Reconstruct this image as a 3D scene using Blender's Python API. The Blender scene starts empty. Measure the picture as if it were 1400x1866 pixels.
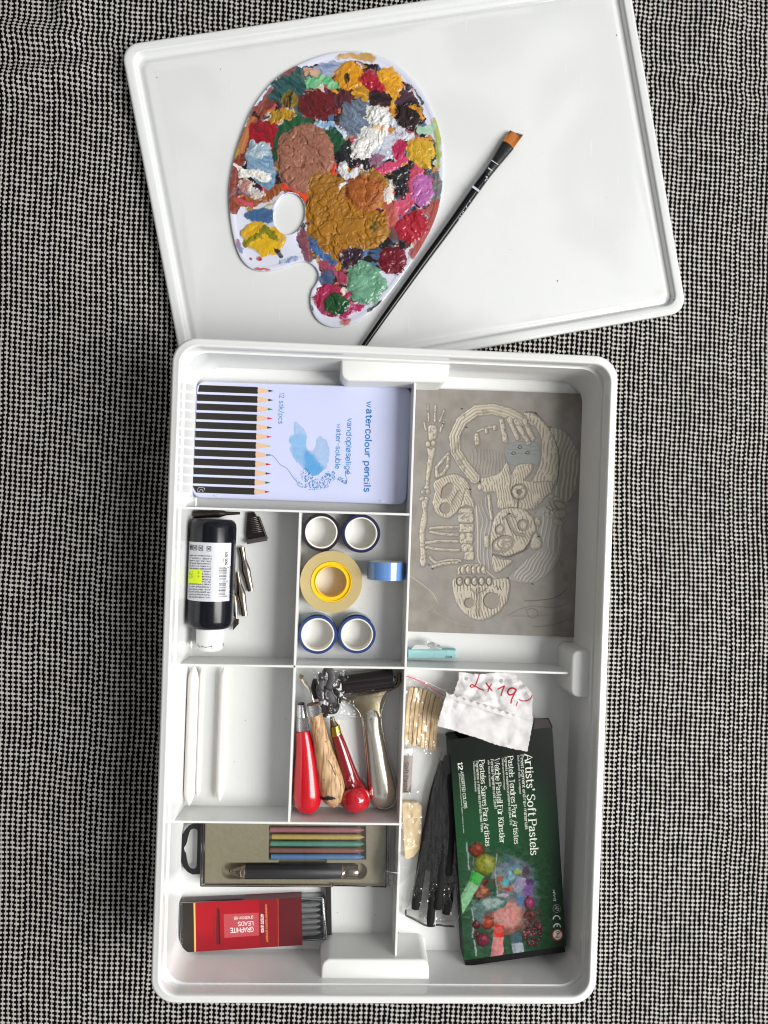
import bpy, bmesh, math, random
import numpy as np
from mathutils import Vector, Matrix
random.seed(7); rng = np.random.RandomState(7)
scene = bpy.context.scene
MM = 0.001
# ------------------------------------------------------------------ camera
# f = 1400 px on an 1866 px tall frame; the camera hangs 683 mm over the box floor
F = 1400.0; CX, CY = 700.0, 933.0; NX, NY = 598.0, 931.0; H = 683.0; ROLL = 0.030
down = Vector((NX-CX, NY-CY, F)).normalized()           # camera frame: x right, y down, z forward
xw = Vector((math.cos(ROLL), math.sin(ROLL), 0)); xw = (xw - down*xw.dot(down)).normalized()
yw = -(down.cross(xw)); 
if yw.y > 0: yw = -yw                                     # world +Y is up in the picture
zw = -down
RW = np.array([xw[:], yw[:], zw[:]])                      # rows: world axes in camera coords
RWt = RW
def P(px, py, z=0.0):
    """point of the plane z (mm) seen at photo pixel px,py"""
    px = np.asarray(px, float); py = np.asarray(py, float)
    d = np.stack([px-CX, py-CY, np.full(px.shape, F)], -1)
    w = d @ RW.T
    t = (z-H)/w[..., 2]
    return np.stack([w[..., 0]*t, w[..., 1]*t, np.zeros(px.shape)+z], -1)
def P2(px, py, z=0.0):
    p = P(px, py, z); return (float(p[0]), float(p[1]))
def PPM(z): return F/(H-z)                                # photo pixels per mm
cd = bpy.data.cameras.new('camera'); cam = bpy.data.objects.new('camera', cd); scene.collection.objects.link(cam)
cd.sensor_fit = 'VERTICAL'; cd.sensor_height = 36.0; cd.sensor_width = 27.0; cd.lens = 36.0*F/1866.0
cd.clip_start = 0.01; cd.clip_end = 60
M = Matrix(((xw.x, -xw.y, -xw.z), (yw.x, -yw.y, -yw.z), (zw.x, -zw.y, -zw.z))).to_4x4()
M.translation = Vector((0, 0, H*MM)); cam.matrix_world = M
scene.camera = cam
# ------------------------------------------------------------------ room light
world = bpy.data.worlds.new('World'); scene.world = world; world.use_nodes = True
wn = world.node_tree.nodes; wl = world.node_tree.links; bg = wn['Background']
tc = wn.new('ShaderNodeTexCoord'); sx = wn.new('ShaderNodeSeparateXYZ'); wl.new(tc.outputs['Generated'], sx.inputs[0])
rp = wn.new('ShaderNodeMapRange'); rp.inputs['From Min'].default_value = -1; rp.inputs['From Max'].default_value = 1
wl.new(sx.outputs['X'], rp.inputs['Value'])
wr = wn.new('ShaderNodeValToRGB'); wl.new(rp.outputs[0], wr.inputs[0])
wr.color_ramp.elements[0].color = (.10, .085, .065, 1); wr.color_ramp.elements[1].color = (1.15, 1.18, 1.24, 1)
we = wr.color_ramp.elements.new(.5); we.color = (.66, .66, .66, 1)
rn = wn.new('ShaderNodeTexNoise'); rn.inputs['Scale'].default_value = 6.5; rn.inputs['Detail'].default_value = 2.5; rn.inputs['Distortion'].default_value = .6; wl.new(tc.outputs['Generated'], rn.inputs['Vector'])
rc = wn.new('ShaderNodeValToRGB'); wl.new(rn.outputs['Fac'], rc.inputs[0]); rc.color_ramp.elements[0].position = .455; rc.color_ramp.elements[0].color = (.38, .37, .36, 1); rc.color_ramp.elements[1].position = .475; rc.color_ramp.elements[1].color = (1, 1, 1, 1)
r3 = rc.color_ramp.elements.new(.515); r3.color = (1.1, 1.1, 1.12, 1); r4 = rc.color_ramp.elements.new(.525); r4.color = (2.6, 2.6, 2.65, 1)
wm_ = wn.new('ShaderNodeMixRGB'); wm_.blend_type = 'MULTIPLY'; wm_.inputs[0].default_value = 1; wl.new(wr.outputs[0], wm_.inputs[1]); wl.new(rc.outputs[0], wm_.inputs[2])
wl.new(wm_.outputs[0], bg.inputs['Color']); bg.inputs['Strength'].default_value = 0.40
def area(name, loc, target, sx_, sy_, power, col):
    l = bpy.data.lights.new(name, 'AREA'); l.shape = 'RECTANGLE'; l.size = sx_; l.size_y = sy_; l.energy = power; l.color = col
    o = bpy.data.objects.new(name, l); scene.collection.objects.link(o); o.location = loc
    o.rotation_euler = (Vector(target)-Vector(loc)).to_track_quat('-Z', 'Y').to_euler(); return o
area('window_light', (2.35, -0.50, 2.35), (0, 0, 0), 1.6, 2.1, 172, (1.0, .985, .96))
scene.view_settings.view_transform = 'Standard'; scene.view_settings.look = 'None'
scene.view_settings.exposure = 0.0; scene.view_settings.gamma = 1.0; scene.view_settings.use_curve_mapping = False
scene.cycles.filter_width = 1.15; scene.cycles.max_bounces = 10; scene.cycles.transparent_max_bounces = 16
# ------------------------------------------------------------------ helpers
def lin(c):
    return tuple((v/255/12.92 if v/255 <= .04045 else ((v/255+.055)/1.055)**2.4) for v in c)
GAIN = .93
def alb(c):
    l = [v*GAIN for v in lin(c)]; k = min(1., .84/max(max(l), 1e-6)); return tuple(v*k for v in l)
MATS = {}
def mat(name, col, rough=.5, metal=0., coat=0., bump=0., bscale=400., vcol=False, var=0., spec=.5, alpha=1., trans=0., stretch=None):
    if name in MATS: return MATS[name]
    m = bpy.data.materials.new(name); m.use_nodes = True; nt = m.node_tree; b = nt.nodes['Principled BSDF']
    b.inputs['Roughness'].default_value = rough; b.inputs['Metallic'].default_value = metal
    b.inputs['Coat Weight'].default_value = coat; b.inputs['Coat Roughness'].default_value = .08
    b.inputs['Specular IOR Level'].default_value = spec; b.inputs['Transmission Weight'].default_value = trans
    b.inputs['Alpha'].default_value = alpha
    c = (*alb(col), 1)
    b.inputs['Base Color'].default_value = c
    if vcol:
        a = nt.nodes.new('ShaderNodeVertexColor'); a.layer_name = 'Col'; nt.links.new(a.outputs['Color'], b.inputs['Base Color'])
    if var > 0 or bump > 0:
        tcn = nt.nodes.new('ShaderNodeTexCoord'); mp = nt.nodes.new('ShaderNodeMapping'); nt.links.new(tcn.outputs['Object'], mp.inputs[0])
        if stretch: mp.inputs['Scale'].default_value = stretch
        n = nt.nodes.new('ShaderNodeTexNoise'); n.inputs['Scale'].default_value = bscale; n.inputs['Detail'].default_value = 5
        nt.links.new(mp.outputs[0], n.inputs['Vector'])
        if var > 0 and not vcol:
            hs = nt.nodes.new('ShaderNodeHueSaturation'); hs.inputs['Color'].default_value = c
            mr = nt.nodes.new('ShaderNodeMapRange'); mr.inputs['From Min'].default_value = .25; mr.inputs['From Max'].default_value = .75
            mr.inputs['To Min'].default_value = 1-var; mr.inputs['To Max'].default_value = 1+var
            nt.links.new(n.outputs['Fac'], mr.inputs['Value']); nt.links.new(mr.outputs[0], hs.inputs['Value'])
            nt.links.new(hs.outputs[0], b.inputs['Base Color'])
        if bump > 0:
            bp = nt.nodes.new('ShaderNodeBump'); bp.inputs['Strength'].default_value = bump; bp.inputs['Distance'].default_value = .0006
            nt.links.new(n.outputs['Fac'], bp.inputs['Height']); nt.links.new(bp.outputs[0], b.inputs['Normal'])
    MATS[name] = m; return m
def film(name, rough=.06, fac=.16, tint=(235, 238, 240), bump=.6, bscale=90):
    """thin clear plastic: mostly see-through, with a wrinkled gloss"""
    if name in MATS: return MATS[name]
    m = bpy.data.materials.new(name); m.use_nodes = True; nt = m.node_tree; nt.nodes.remove(nt.nodes['Principled BSDF'])
    out = nt.nodes['Material Output']; t = nt.nodes.new('ShaderNodeBsdfTransparent'); g = nt.nodes.new('ShaderNodeBsdfGlossy')
    t.inputs['Color'].default_value = (*lin(tint), 1); g.inputs['Roughness'].default_value = rough
    fr = nt.nodes.new('ShaderNodeFresnel'); fr.inputs['IOR'].default_value = 1.45
    ma = nt.nodes.new('ShaderNodeMath'); ma.operation = 'MULTIPLY_ADD'; ma.inputs[1].default_value = .8; ma.inputs[2].default_value = fac*.4; ma.use_clamp = True
    nt.links.new(fr.outputs[0], ma.inputs[0])
    mx = nt.nodes.new('ShaderNodeMixShader'); nt.links.new(ma.outputs[0], mx.inputs[0]); nt.links.new(t.outputs[0], mx.inputs[1]); nt.links.new(g.outputs[0], mx.inputs[2])
    nt.links.new(mx.outputs[0], out.inputs['Surface'])
    if bump > 0:
        tcn = nt.nodes.new('ShaderNodeTexCoord')
        n = nt.nodes.new('ShaderNodeTexNoise'); n.inputs['Scale'].default_value = bscale; n.inputs['Detail'].default_value = 3; n.inputs['Distortion'].default_value = 1.2
        nt.links.new(tcn.outputs['Object'], n.inputs['Vector'])
        bp = nt.nodes.new('ShaderNodeBump'); bp.inputs['Strength'].default_value = bump; bp.inputs['Distance'].default_value = .003
        nt.links.new(n.outputs['Fac'], bp.inputs['Height']); nt.links.new(bp.outputs[0], g.inputs['Normal']); nt.links.new(bp.outputs[0], fr.inputs['Normal'])
    MATS[name] = m; return m

def thing(name, label, cat, px, py, z=0., group=None):
    o = bpy.data.objects.new(name, None); o.empty_display_size = .01; scene.collection.objects.link(o)
    p = P(px, py, z); o.location = Vector(p)*MM; o['label'] = label; o['category'] = cat
    if group: o['group'] = group
    return o
def tag(o, label, cat, group=None):
    o['label'] = label; o['category'] = cat
    if group: o['group'] = group
    return o
def wloc(o):
    v = Vector((0, 0, 0))
    while o is not None: v = v + o.location; o = o.parent
    return v
def mesh(name, verts, faces, m, parent=None, smooth=False, cols=None, origin=None, label=None):
    """verts in world mm; faces list or (n,4)/(n,3) array"""
    V = np.asarray(verts, float)*MM
    me = bpy.data.meshes.new(name)
    if parent is not None: off = np.array(wloc(parent)[:])
    else: off = V.mean(0); off[2] = V[:, 2].min()
    if origin is not None: off = np.array(origin)*MM
    V = V-off
    if isinstance(faces, np.ndarray):
        n, k = faces.shape
        me.vertices.add(len(V)); me.vertices.foreach_set('co', V.astype(np.float32).ravel())
        me.loops.add(n*k); me.loops.foreach_set('vertex_index', faces.astype(np.int32).ravel())
        me.polygons.add(n); me.polygons.foreach_set('loop_start', (np.arange(n)*k).astype(np.int32))
        me.polygons.foreach_set('loop_total', np.full(n, k, np.int32)); me.update(calc_edges=True)
    else:
        me.from_pydata([tuple(v) for v in V], [], faces)
    me.validate(); 
    if smooth is True: me.polygons.foreach_set('use_smooth', [True]*len(me.polygons))
    if cols is not None:
        ca = me.color_attributes.new('Col', 'FLOAT_COLOR', 'POINT')
        c4 = np.ones((len(V), 4), np.float32); c4[:, :3] = cols; ca.data.foreach_set('color', c4.ravel())
    if m is not None: me.materials.append(m)
    o = bpy.data.objects.new(name, me); scene.collection.objects.link(o)
    if parent is not None: o.parent = parent
    else: o.location = Vector(off)
    if smooth not in (True, False):
        me.polygons.foreach_set('use_smooth', [True]*len(me.polygons))
        bm = bmesh.new(); bm.from_mesh(me); lim = math.radians(float(smooth))
        for e in bm.edges:
            if len(e.link_faces) == 2: e.smooth = e.calc_face_angle(0) < lim
        bmesh.ops.recalc_face_normals(bm, faces=bm.faces)
        bm.to_mesh(me); bm.free()
    if label: o['label'] = label
    return o
class MB:
    """collects shapes of one part"""
    def __init__(s): s.v = []; s.f = []
    def add(s, v, f):
        b = len(s.v); s.v += [tuple(map(float, q)) for q in v]; s.f += [tuple(i+b for i in g) for g in f]; return s
    def build(s, name, m, parent=None, smooth=False, **k): return mesh(name, s.v, s.f, m, parent, smooth, **k)
def loft(rings, cap0=True, cap1=True, closed=True):
    n = len(rings[0]); v = [p for r in rings for p in r]; f = []
    for k in range(len(rings)-1):
        for i in range(n if closed else n-1):
            j = (i+1) % n; f.append((k*n+i, k*n+j, (k+1)*n+j, (k+1)*n+i))
    if cap0: f.append(tuple(range(n))[::-1])
    if cap1: f.append(tuple((len(rings)-1)*n+i for i in range(n)))
    return v, f
def inset(poly, d):
    """offset a ccw polygon inwards by d (mm); poly (n,2)"""
    p = np.asarray(poly, float); n = len(p)
    a = np.roll(p, 1, 0); b = np.roll(p, -1, 0)
    e1 = p-a; e2 = b-p; e1 /= np.linalg.norm(e1, axis=1)[:, None]+1e-9; e2 /= np.linalg.norm(e2, axis=1)[:, None]+1e-9
    n1 = np.stack([-e1[:, 1], e1[:, 0]], 1); n2 = np.stack([-e2[:, 1], e2[:, 0]], 1)
    nn = n1+n2; l = (nn*nn).sum(1)[:, None]; nn = nn/np.maximum(l, .3)*2
    return p+nn*d
def ccw(poly):
    p = np.asarray(poly, float); x, y = p[:, 0], p[:, 1]
    return p if (x*np.roll(y, -1)-np.roll(x, -1)*y).sum() > 0 else p[::-1]
def roundpoly(poly, r, n=6):
    """rounded corners; r scalar or list"""
    p = np.asarray(poly, float); out = []; N = len(p)
    for i in range(N):
        ri = r[i] if hasattr(r, '__len__') else r
        a, b, c = p[i-1], p[i], p[(i+1) % N]
        if ri <= 0: out.append(b); continue
        u = (a-b)/np.linalg.norm(a-b); v = (c-b)/np.linalg.norm(c-b)
        ang = math.acos(max(-1, min(1, float(u@v)))); d = min(ri/math.tan(ang/2), .49*np.linalg.norm(a-b), .49*np.linalg.norm(c-b))
        rr = d*math.tan(ang/2); cen = b+(u+v)/np.linalg.norm(u+v)*(rr/math.sin(ang/2))
        s = b+u*d-cen; e = b+v*d-cen
        a0 = math.atan2(s[1], s[0]); a1 = math.atan2(e[1], e[0]); da = (a1-a0+math.pi) % (2*math.pi)-math.pi
        for k in range(n+1): out.append(cen+rr*np.array([math.cos(a0+da*k/n), math.sin(a0+da*k/n)]))
    return np.array(out)
def pxpoly(pts, z): return ccw([P2(x, y, z) for x, y in pts])
def ring3(p2, z): return [(x, y, z) for x, y in p2]
def slab(poly, z0, z1, bev=.3):
    """extruded polygon with a small rounded upper edge"""
    rs = [ring3(poly, z0), ring3(poly, z1-bev)]
    if bev > 0: rs += [ring3(inset(poly, bev*.3), z1-bev*.3), ring3(inset(poly, bev), z1)]
    else: rs[1] = ring3(poly, z1)
    return loft(rs)
def tube(path, radii, n=14, flat=1.0, up=(0, 0, 1), caps=True):
    """swept round section; flat scales the section along up"""
    path = [Vector(p) for p in path]; rs = []
    for i, p in enumerate(path):
        t = (path[min(i+1, len(path)-1)]-path[max(i-1, 0)]).normalized()
        u = Vector(up); s = t.cross(u)
        if s.length < 1e-4: s = t.cross(Vector((1, 0, 0)))
        s.normalize(); w = s.cross(t).normalized(); r = radii[i] if hasattr(radii, '__len__') else radii
        fl = flat[i] if hasattr(flat, '__len__') else flat
        rs.append([tuple(p+s*(r*math.cos(a))+w*(r*fl*math.sin(a))) for a in [2*math.pi*k/n for k in range(n)]])
    return loft(rs, caps, caps)
def spline(pts, n=6):
    p = np.asarray(pts, float); out = []
    for i in range(len(p)-1):
        p0 = p[max(i-1, 0)]; p1 = p[i]; p2 = p[i+1]; p3 = p[min(i+2, len(p)-1)]
        for k in range(n):
            t = k/n; out.append(.5*((2*p1)+(-p0+p2)*t+(2*p0-5*p1+4*p2-p3)*t*t+(-p0+3*p1-3*p2+p3)*t**3))
    out.append(p[-1]); return np.array(out)
def closedspline(pts, n=6):
    p = np.asarray(pts, float); N = len(p); out = []
    for i in range(N):
        p0, p1, p2, p3 = p[i-1], p[i], p[(i+1) % N], p[(i+2) % N]
        for k in range(n):
            t = k/n; out.append(.5*((2*p1)+(-p0+p2)*t+(2*p0-5*p1+4*p2-p3)*t*t+(-p0+3*p1-3*p2+p3)*t**3))
    return np.array(out)
# numpy noise
_T = rng.rand(256, 256)
def vn(x, y):
    xi = np.floor(x).astype(int); yi = np.floor(y).astype(int); fx = x-xi; fy = y-yi
    fx = fx*fx*fx*(fx*(fx*6-15)+10); fy = fy*fy*fy*(fy*(fy*6-15)+10)
    a = _T[xi & 255, yi & 255]; b = _T[(xi+1) & 255, yi & 255]; c = _T[xi & 255, (yi+1) & 255]; d = _T[(xi+1) & 255, (yi+1) & 255]
    return (a*(1-fx)+b*fx)*(1-fy)+(c*(1-fx)+d*fx)*fy
def fbm(x, y, o=4):
    s = 0; a = 1; t = 0
    for i in range(o): s = s+a*vn(x+17.3*i, y+9.7*i); t += a; a *= .5; x = x*2.03; y = y*2.03
    return s/t
def ridge(x, y, o=3):
    s = 0; a = 1; t = 0
    for i in range(o): s = s+a*(1-np.abs(2*vn(x+31.3*i, y+7.7*i)-1)); t += a; a *= .5; x = x*2.1; y = y*2.1
    return s/t
# signed distances, positive inside (units of the frame used)
def s_ell(X, Y, cx, cy, rx, ry, rot=0):
    c, s = math.cos(math.radians(rot)), math.sin(math.radians(rot)); dx = X-cx; dy = Y-cy
    u = (dx*c+dy*s)/rx; v = (-dx*s+dy*c)/ry
    return (1-np.sqrt(u*u+v*v))*min(rx, ry)
def s_chain(X, Y, pts, w):
    best = np.full(X.shape, 1e9); n = len(pts)
    for i in range(max(1, n-1)):
        a = np.array(pts[i], float); b = np.array(pts[min(i+1, n-1)], float); d = b-a; L = d@d+1e-9
        t = np.clip(((X-a[0])*d[0]+(Y-a[1])*d[1])/L, 0, 1)
        best = np.minimum(best, np.hypot(X-a[0]-d[0]*t, Y-a[1]-d[1]*t))
    return w/2-best
def s_poly(X, Y, pts):
    p = np.asarray(pts, float); n = len(p); best = np.full(X.shape, 1e9); ins = np.zeros(X.shape, bool)
    for i in range(n):
        a = p[i]; b = p[(i+1) % n]; d = b-a; L = d@d+1e-9
        t = np.clip(((X-a[0])*d[0]+(Y-a[1])*d[1])/L, 0, 1)
        best = np.minimum(best, np.hypot(X-a[0]-d[0]*t, Y-a[1]-d[1]*t))
        cond = ((a[1] > Y) != (b[1] > Y)) & (X < (b[0]-a[0])*(Y-a[1])/(b[1]-a[1]+1e-12)+a[0]); ins ^= cond
    return np.where(ins, best, -best)
def sdf(X, Y, sh):
    k = sh[0]
    if k == 'e': return s_ell(X, Y, *sh[1:])
    if k == 'c': return s_chain(X, Y, sh[1], sh[2])
    if k == 'p': return s_poly(X, Y, sh[1])
def ss(x, a, b):
    t = np.clip((x-a)/(b-a), 0, 1); return t*t*(3-2*t)
class Canvas:
    """printed or carved sheet: a fine grid over a quad given in photo pixels, colour and relief per vertex"""
    def __init__(s, quad, z, step, base, frame=(0, 0, 1.0)):
        q = np.array(quad, float); s.z = z
        nu = int(max(np.linalg.norm(q[1]-q[0]), np.linalg.norm(q[2]-q[3]))/step)+1; nv = int(max(np.linalg.norm(q[3]-q[0]), np.linalg.norm(q[2]-q[1]))/step)+1
        u, v = np.meshgrid(np.linspace(0, 1, nu), np.linspace(0, 1, nv)); s.nu, s.nv = nu, nv
        # bilinear in the world plane
        w = np.array([P2(*c, z) for c in q]); 
        uu, vv = u[..., None], v[..., None]
        s.W = (w[0]*(1-uu)+w[1]*uu)*(1-vv)+(w[3]*(1-uu)+w[2]*uu)*vv
        pp = (q[0]*(1-uu)+q[1]*uu)*(1-vv)+(q[3]*(1-uu)+q[2]*uu)*vv
        ox, oy, sc = frame; s.X = (pp[..., 0]-ox)*sc; s.Y = (pp[..., 1]-oy)*sc; s.u, s.v = u, v
        s.C = np.zeros((nv, nu, 3)); s.C[:] = alb(base); s.H = np.zeros((nv, nu)); s.keep = np.ones((nv, nu), bool)
    def paint(s, sh, col, soft=1.0, alpha=1.0, edge=0., escale=8., seed=0, var=0., h=None):
        d = sdf(s.X, s.Y, sh)
        if edge: d = d+edge*(fbm(s.X/escale+seed*7.1, s.Y/escale+seed*3.3, 3)-.5)*2
        m = (ss(d, -soft, soft)*alpha)[..., None]
        c = np.array(alb(col))
        if var: c = c*(1+var*(fbm(s.X/escale*1.7+seed, s.Y/escale*1.7, 4)[..., None]-.5)*2)
        s.C = s.C*(1-m)+c*m
        if h is not None: s.H = s.H*(1-m[..., 0])+h*m[..., 0]
        return m[..., 0]
    def build(s, name, m, parent, smooth=False):
        V = np.concatenate([s.W, (s.z+s.H)[..., None]], -1).reshape(-1, 3)
        idx = np.arange(s.nu*s.nv).reshape(s.nv, s.nu)
        f = np.stack([idx[:-1, :-1], idx[1:, :-1], idx[1:, 1:], idx[:-1, 1:]], -1)
        k = s.keep[:-1, :-1] & s.keep[1:, :-1] & s.keep[1:, 1:] & s.keep[:-1, 1:]
        f = f[k]
        used = np.zeros(len(V), bool); used[f.ravel()] = True; rm = np.cumsum(used)-1
        return mesh(name, V[used], rm[f], m, parent, smooth, cols=s.C.reshape(-1, 3)[used])
# ------------------------------------------------------------------ lettering (own stroke alphabet: grid y 0 baseline, 5 x-height, 7.2 cap)
G = {
'A': (5.6, '0,0 2.8,7.2 5.6,0|1,2.5 4.6,2.5'), 'B': (4.8, '0,0 0,7.2|~0,7.2 2.6,7.2 4,6.3 3.8,4.5 2.4,3.8 0,3.8|~0,3.8 3,3.7 4.6,2.6 4.3,.8 2.8,0 0,0'),
'C': (5.2, '~5,6 4.2,7 2.8,7.3 1,6.2 0,3.6 1,1 2.8,-.1 4.4,.3 5.1,1.2'), 'D': (5.2, '0,0 0,7.2|~0,7.2 2.6,7 4.6,5.6 5,3.6 4.6,1.6 2.6,.1 0,0'),
'E': (4.2, '0,0 0,7.2|0,7.2 4,7.2|0,3.8 3.4,3.8|0,0 4.2,0'), 'F': (4, '0,0 0,7.2|0,7.2 4,7.2|0,3.8 3.2,3.8'),
'G': (5.4, '~5,6 4.2,7 2.8,7.3 1,6.2 0,3.6 1,1 2.8,-.1 4.4,.2 5.2,1|5.2,0 5.2,3.2|3.4,3.2 5.2,3.2'), 'H': (5, '0,0 0,7.2|5,0 5,7.2|0,3.7 5,3.7'),
'I': (1.2, '.6,0 .6,7.2'), 'K': (4.8, '0,0 0,7.2|4.4,7.2 0,3.2|1.4,4.3 4.8,0'), 'L': (4, '0,7.2 0,0 4,0'), 'M': (6.4, '0,0 .4,7.2 3.2,1.2 6,7.2 6.4,0'),
'N': (5.2, '0,0 0,7.2 5.2,0 5.2,7.2'), 'O': (5.6, '~2.8,7.3 .8,6 0,3.6 .8,1.2 2.8,-.1 4.8,1.2 5.6,3.6 4.8,6 2.8,7.3'),
'P': (4.4, '0,0 0,7.2|~0,7.2 2.8,7.2 4.4,6.2 4.3,4.2 2.8,3.3 0,3.3'), 'R': (4.8, '0,0 0,7.2|~0,7.2 2.8,7.2 4.3,6.2 4.2,4.4 2.6,3.6 0,3.6|2.2,3.6 4.8,0'),
'S': (4.6, '~4.3,6.2 3.4,7.2 1.8,7.2 .4,6.2 .5,4.7 2.4,3.8 4.2,2.7 4.3,1 2.8,-.1 1.2,0 .1,1.2'), 'T': (5, '0,7.2 5,7.2|2.5,0 2.5,7.2'),
'U': (5, '~0,7.2 0,2 1,.3 2.5,-.1 4,.3 5,2 5,7.2'), 'V': (5.4, '0,7.2 2.7,0 5.4,7.2'), 'W': (7.6, '0,7.2 2,0 3.8,6 5.6,0 7.6,7.2'),
'a': (3.9, '~.4,4.2 1.6,5.1 3,4.7 3.3,3.6 3.3,1 3.9,0|~3.3,2.9 1.3,2.7 .1,1.7 .4,.3 1.6,0 3.3,1.2'), 'b': (4, '0,0 0,7.4|~0,3.6 1.4,5.1 3.2,4.8 4,2.7 3.2,.3 1.4,-.1 0,1'),
'c': (3.5, '~3.4,4.2 2.2,5.1 .7,4.6 0,2.5 .7,.4 2.2,-.1 3.5,.8'), 'd': (4, '4,0 4,7.4|~4,3.6 2.6,5.1 .8,4.8 0,2.6 .8,.2 2.6,-.1 4,1'),
'e': (3.8, '~.1,2.7 3.7,2.8 3.4,4.5 2,5.1 .6,4.4 0,2.5 .7,.4 2.2,-.1 3.7,.9'), 'f': (2.8, '~3,6.9 2,7.5 1.1,6.6 1.1,5 1.1,0|0,4.8 2.6,4.8'),
'g': (4, '4,5 4,0|~4,0 3.6,-1.8 2,-2.4 .4,-1.8|~4,3.6 2.6,5.1 .8,4.8 0,2.6 .8,.2 2.6,-.1 4,1'), 'h': (3.8, '0,0 0,7.4|~0,3.6 1.6,5.1 3.2,4.8 3.8,3.4 3.8,0'),
'i': (.8, '.4,0 .4,5|.4,6.6 .4,7'), 'k': (3.8, '0,0 0,7.4|3.4,5 0,2.1|1.1,3 3.8,0'), 'l': (.8, '.4,0 .4,7.4'), 'j': (1.4, '1,5 1,0|~1,0 .8,-1.8 -.4,-2.3|1,6.6 1,7'),
'm': (6.4, '0,0 0,5|~0,3.6 1.2,5.1 2.6,4.8 3.2,3.4 3.2,0|~3.2,3.6 4.4,5.1 5.8,4.8 6.4,3.4 6.4,0'), 'n': (3.8, '0,0 0,5|~0,3.6 1.6,5.1 3.2,4.8 3.8,3.4 3.8,0'),
'o': (4.2, '~2.1,5.1 .6,4.4 0,2.5 .6,.6 2.1,-.1 3.6,.6 4.2,2.5 3.6,4.4 2.1,5.1'), 'p': (4, '0,-2.4 0,5|~0,3.6 1.4,5.1 3.2,4.8 4,2.6 3.2,.2 1.4,-.1 0,1'),
'q': (4, '4,-2.4 4,5|~4,3.6 2.6,5.1 .8,4.8 0,2.6 .8,.2 2.6,-.1 4,1'), 'r': (2.8, '0,0 0,5|~0,3.2 1,4.8 2.8,4.9'),
's': (3.3, '~3.1,4.3 2,5.1 .6,4.8 .4,3.5 1.6,2.7 3,2.1 3.1,.7 1.8,-.1 .1,.8'), 't': (2.6, '1,6.6 1,1|~1,1 1.6,0 2.8,.4|0,4.8 2.6,4.8'),
'u': (3.8, '~0,5 0,1.6 .6,.2 2,-.1 3.8,1.4|3.8,5 3.8,0'), 'v': (3.8, '0,5 1.9,0 3.8,5'), 'w': (5.6, '0,5 1.4,0 2.8,4.4 4.2,0 5.6,5'),
'x': (3.6, '0,0 3.6,5|0,5 3.6,0'), 'y': (3.8, '0,5 2,0|3.8,5 1.2,-2.4'), 'z': (3.4, '0,5 3.4,5 0,0 3.4,0'),
'0': (4.2, '~2.1,7.2 .6,6.2 0,3.6 .6,1 2.1,0 3.6,1 4.2,3.6 3.6,6.2 2.1,7.2'), '1': (2, '0,5.8 1.4,7.2 1.4,0'), '2': (4.2, '~.2,5.8 1,7 2.4,7.2 3.8,6.2 3.6,4.6 2,2.4 0,0|0,0 4.2,0'),
'3': (4, '~.2,6.4 1.6,7.2 3.4,6.6 3.4,4.6 1.8,3.8|~1.8,3.8 3.6,3.4 4,1.8 3,.2 1.4,-.1 .1,.8'), '4': (4.4, '3.2,0 3.2,7.2 0,2.2 4.4,2.2'), '5': (4, '3.6,7.2 .6,7.2 .4,4|~.4,4 2.2,4.6 3.8,3.6 3.8,1.4 2.4,0 .2,.6'),
'6': (4.2, '~3.6,6.8 1.8,6.2 .4,4 .1,2 .8,.4 2.2,-.1 3.8,.8 4,2.6 3,4 1.6,3.9 .3,2.6'), '8': (4, '~2,7.2 .5,6.4 .5,4.8 2,3.9 3.7,2.9 3.8,1 2,-.1 .2,1 .3,2.9 2,3.9 3.5,4.8 3.5,6.4 2,7.2'), '9': (4.2, '~.6,.3 2.4,1 3.8,3.2 4.1,5.2 3.4,6.8 2,7.3 .5,6.4 .2,4.6 1.2,3.3 2.6,3.4 3.9,4.6'),
"'": (1, '.6,7.4 .4,5.6'), '.': (.8, '.4,0 .4,.5'), ',': (1, '.6,.4 .2,-1.2'), '-': (2.6, '.2,2.8 2.4,2.8'), '/': (3, '0,-1 3,8'), '|': (.8, '.4,-1 .4,8'), '+': (4, '0,3 4,3|2,1 2,5'),
'\u00fc': (3.8, '~0,5 0,1.6 .6,.2 2,-.1 3.8,1.4|3.8,5 3.8,0|.9,6.6 .9,7|2.9,6.6 2.9,7'), '\u00f8': (4.2, '~2.1,5.1 .6,4.4 0,2.5 .6,.6 2.1,-.1 3.6,.6 4.2,2.5 3.6,4.4 2.1,5.1|0,-.4 4.2,5.4'),
'\u00e6': (6.4, '~.4,4.2 1.6,5.1 2.8,4.7 3.2,2.7 6.3,2.8 6,4.5 4.8,5.1 3.4,4 3.2,2.5 3.6,.4 5,-.1 6.3,.9|~3.2,2.9 1.3,2.7 .1,1.7 .4,.3 1.6,0 3.3,1.2'),
}
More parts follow.
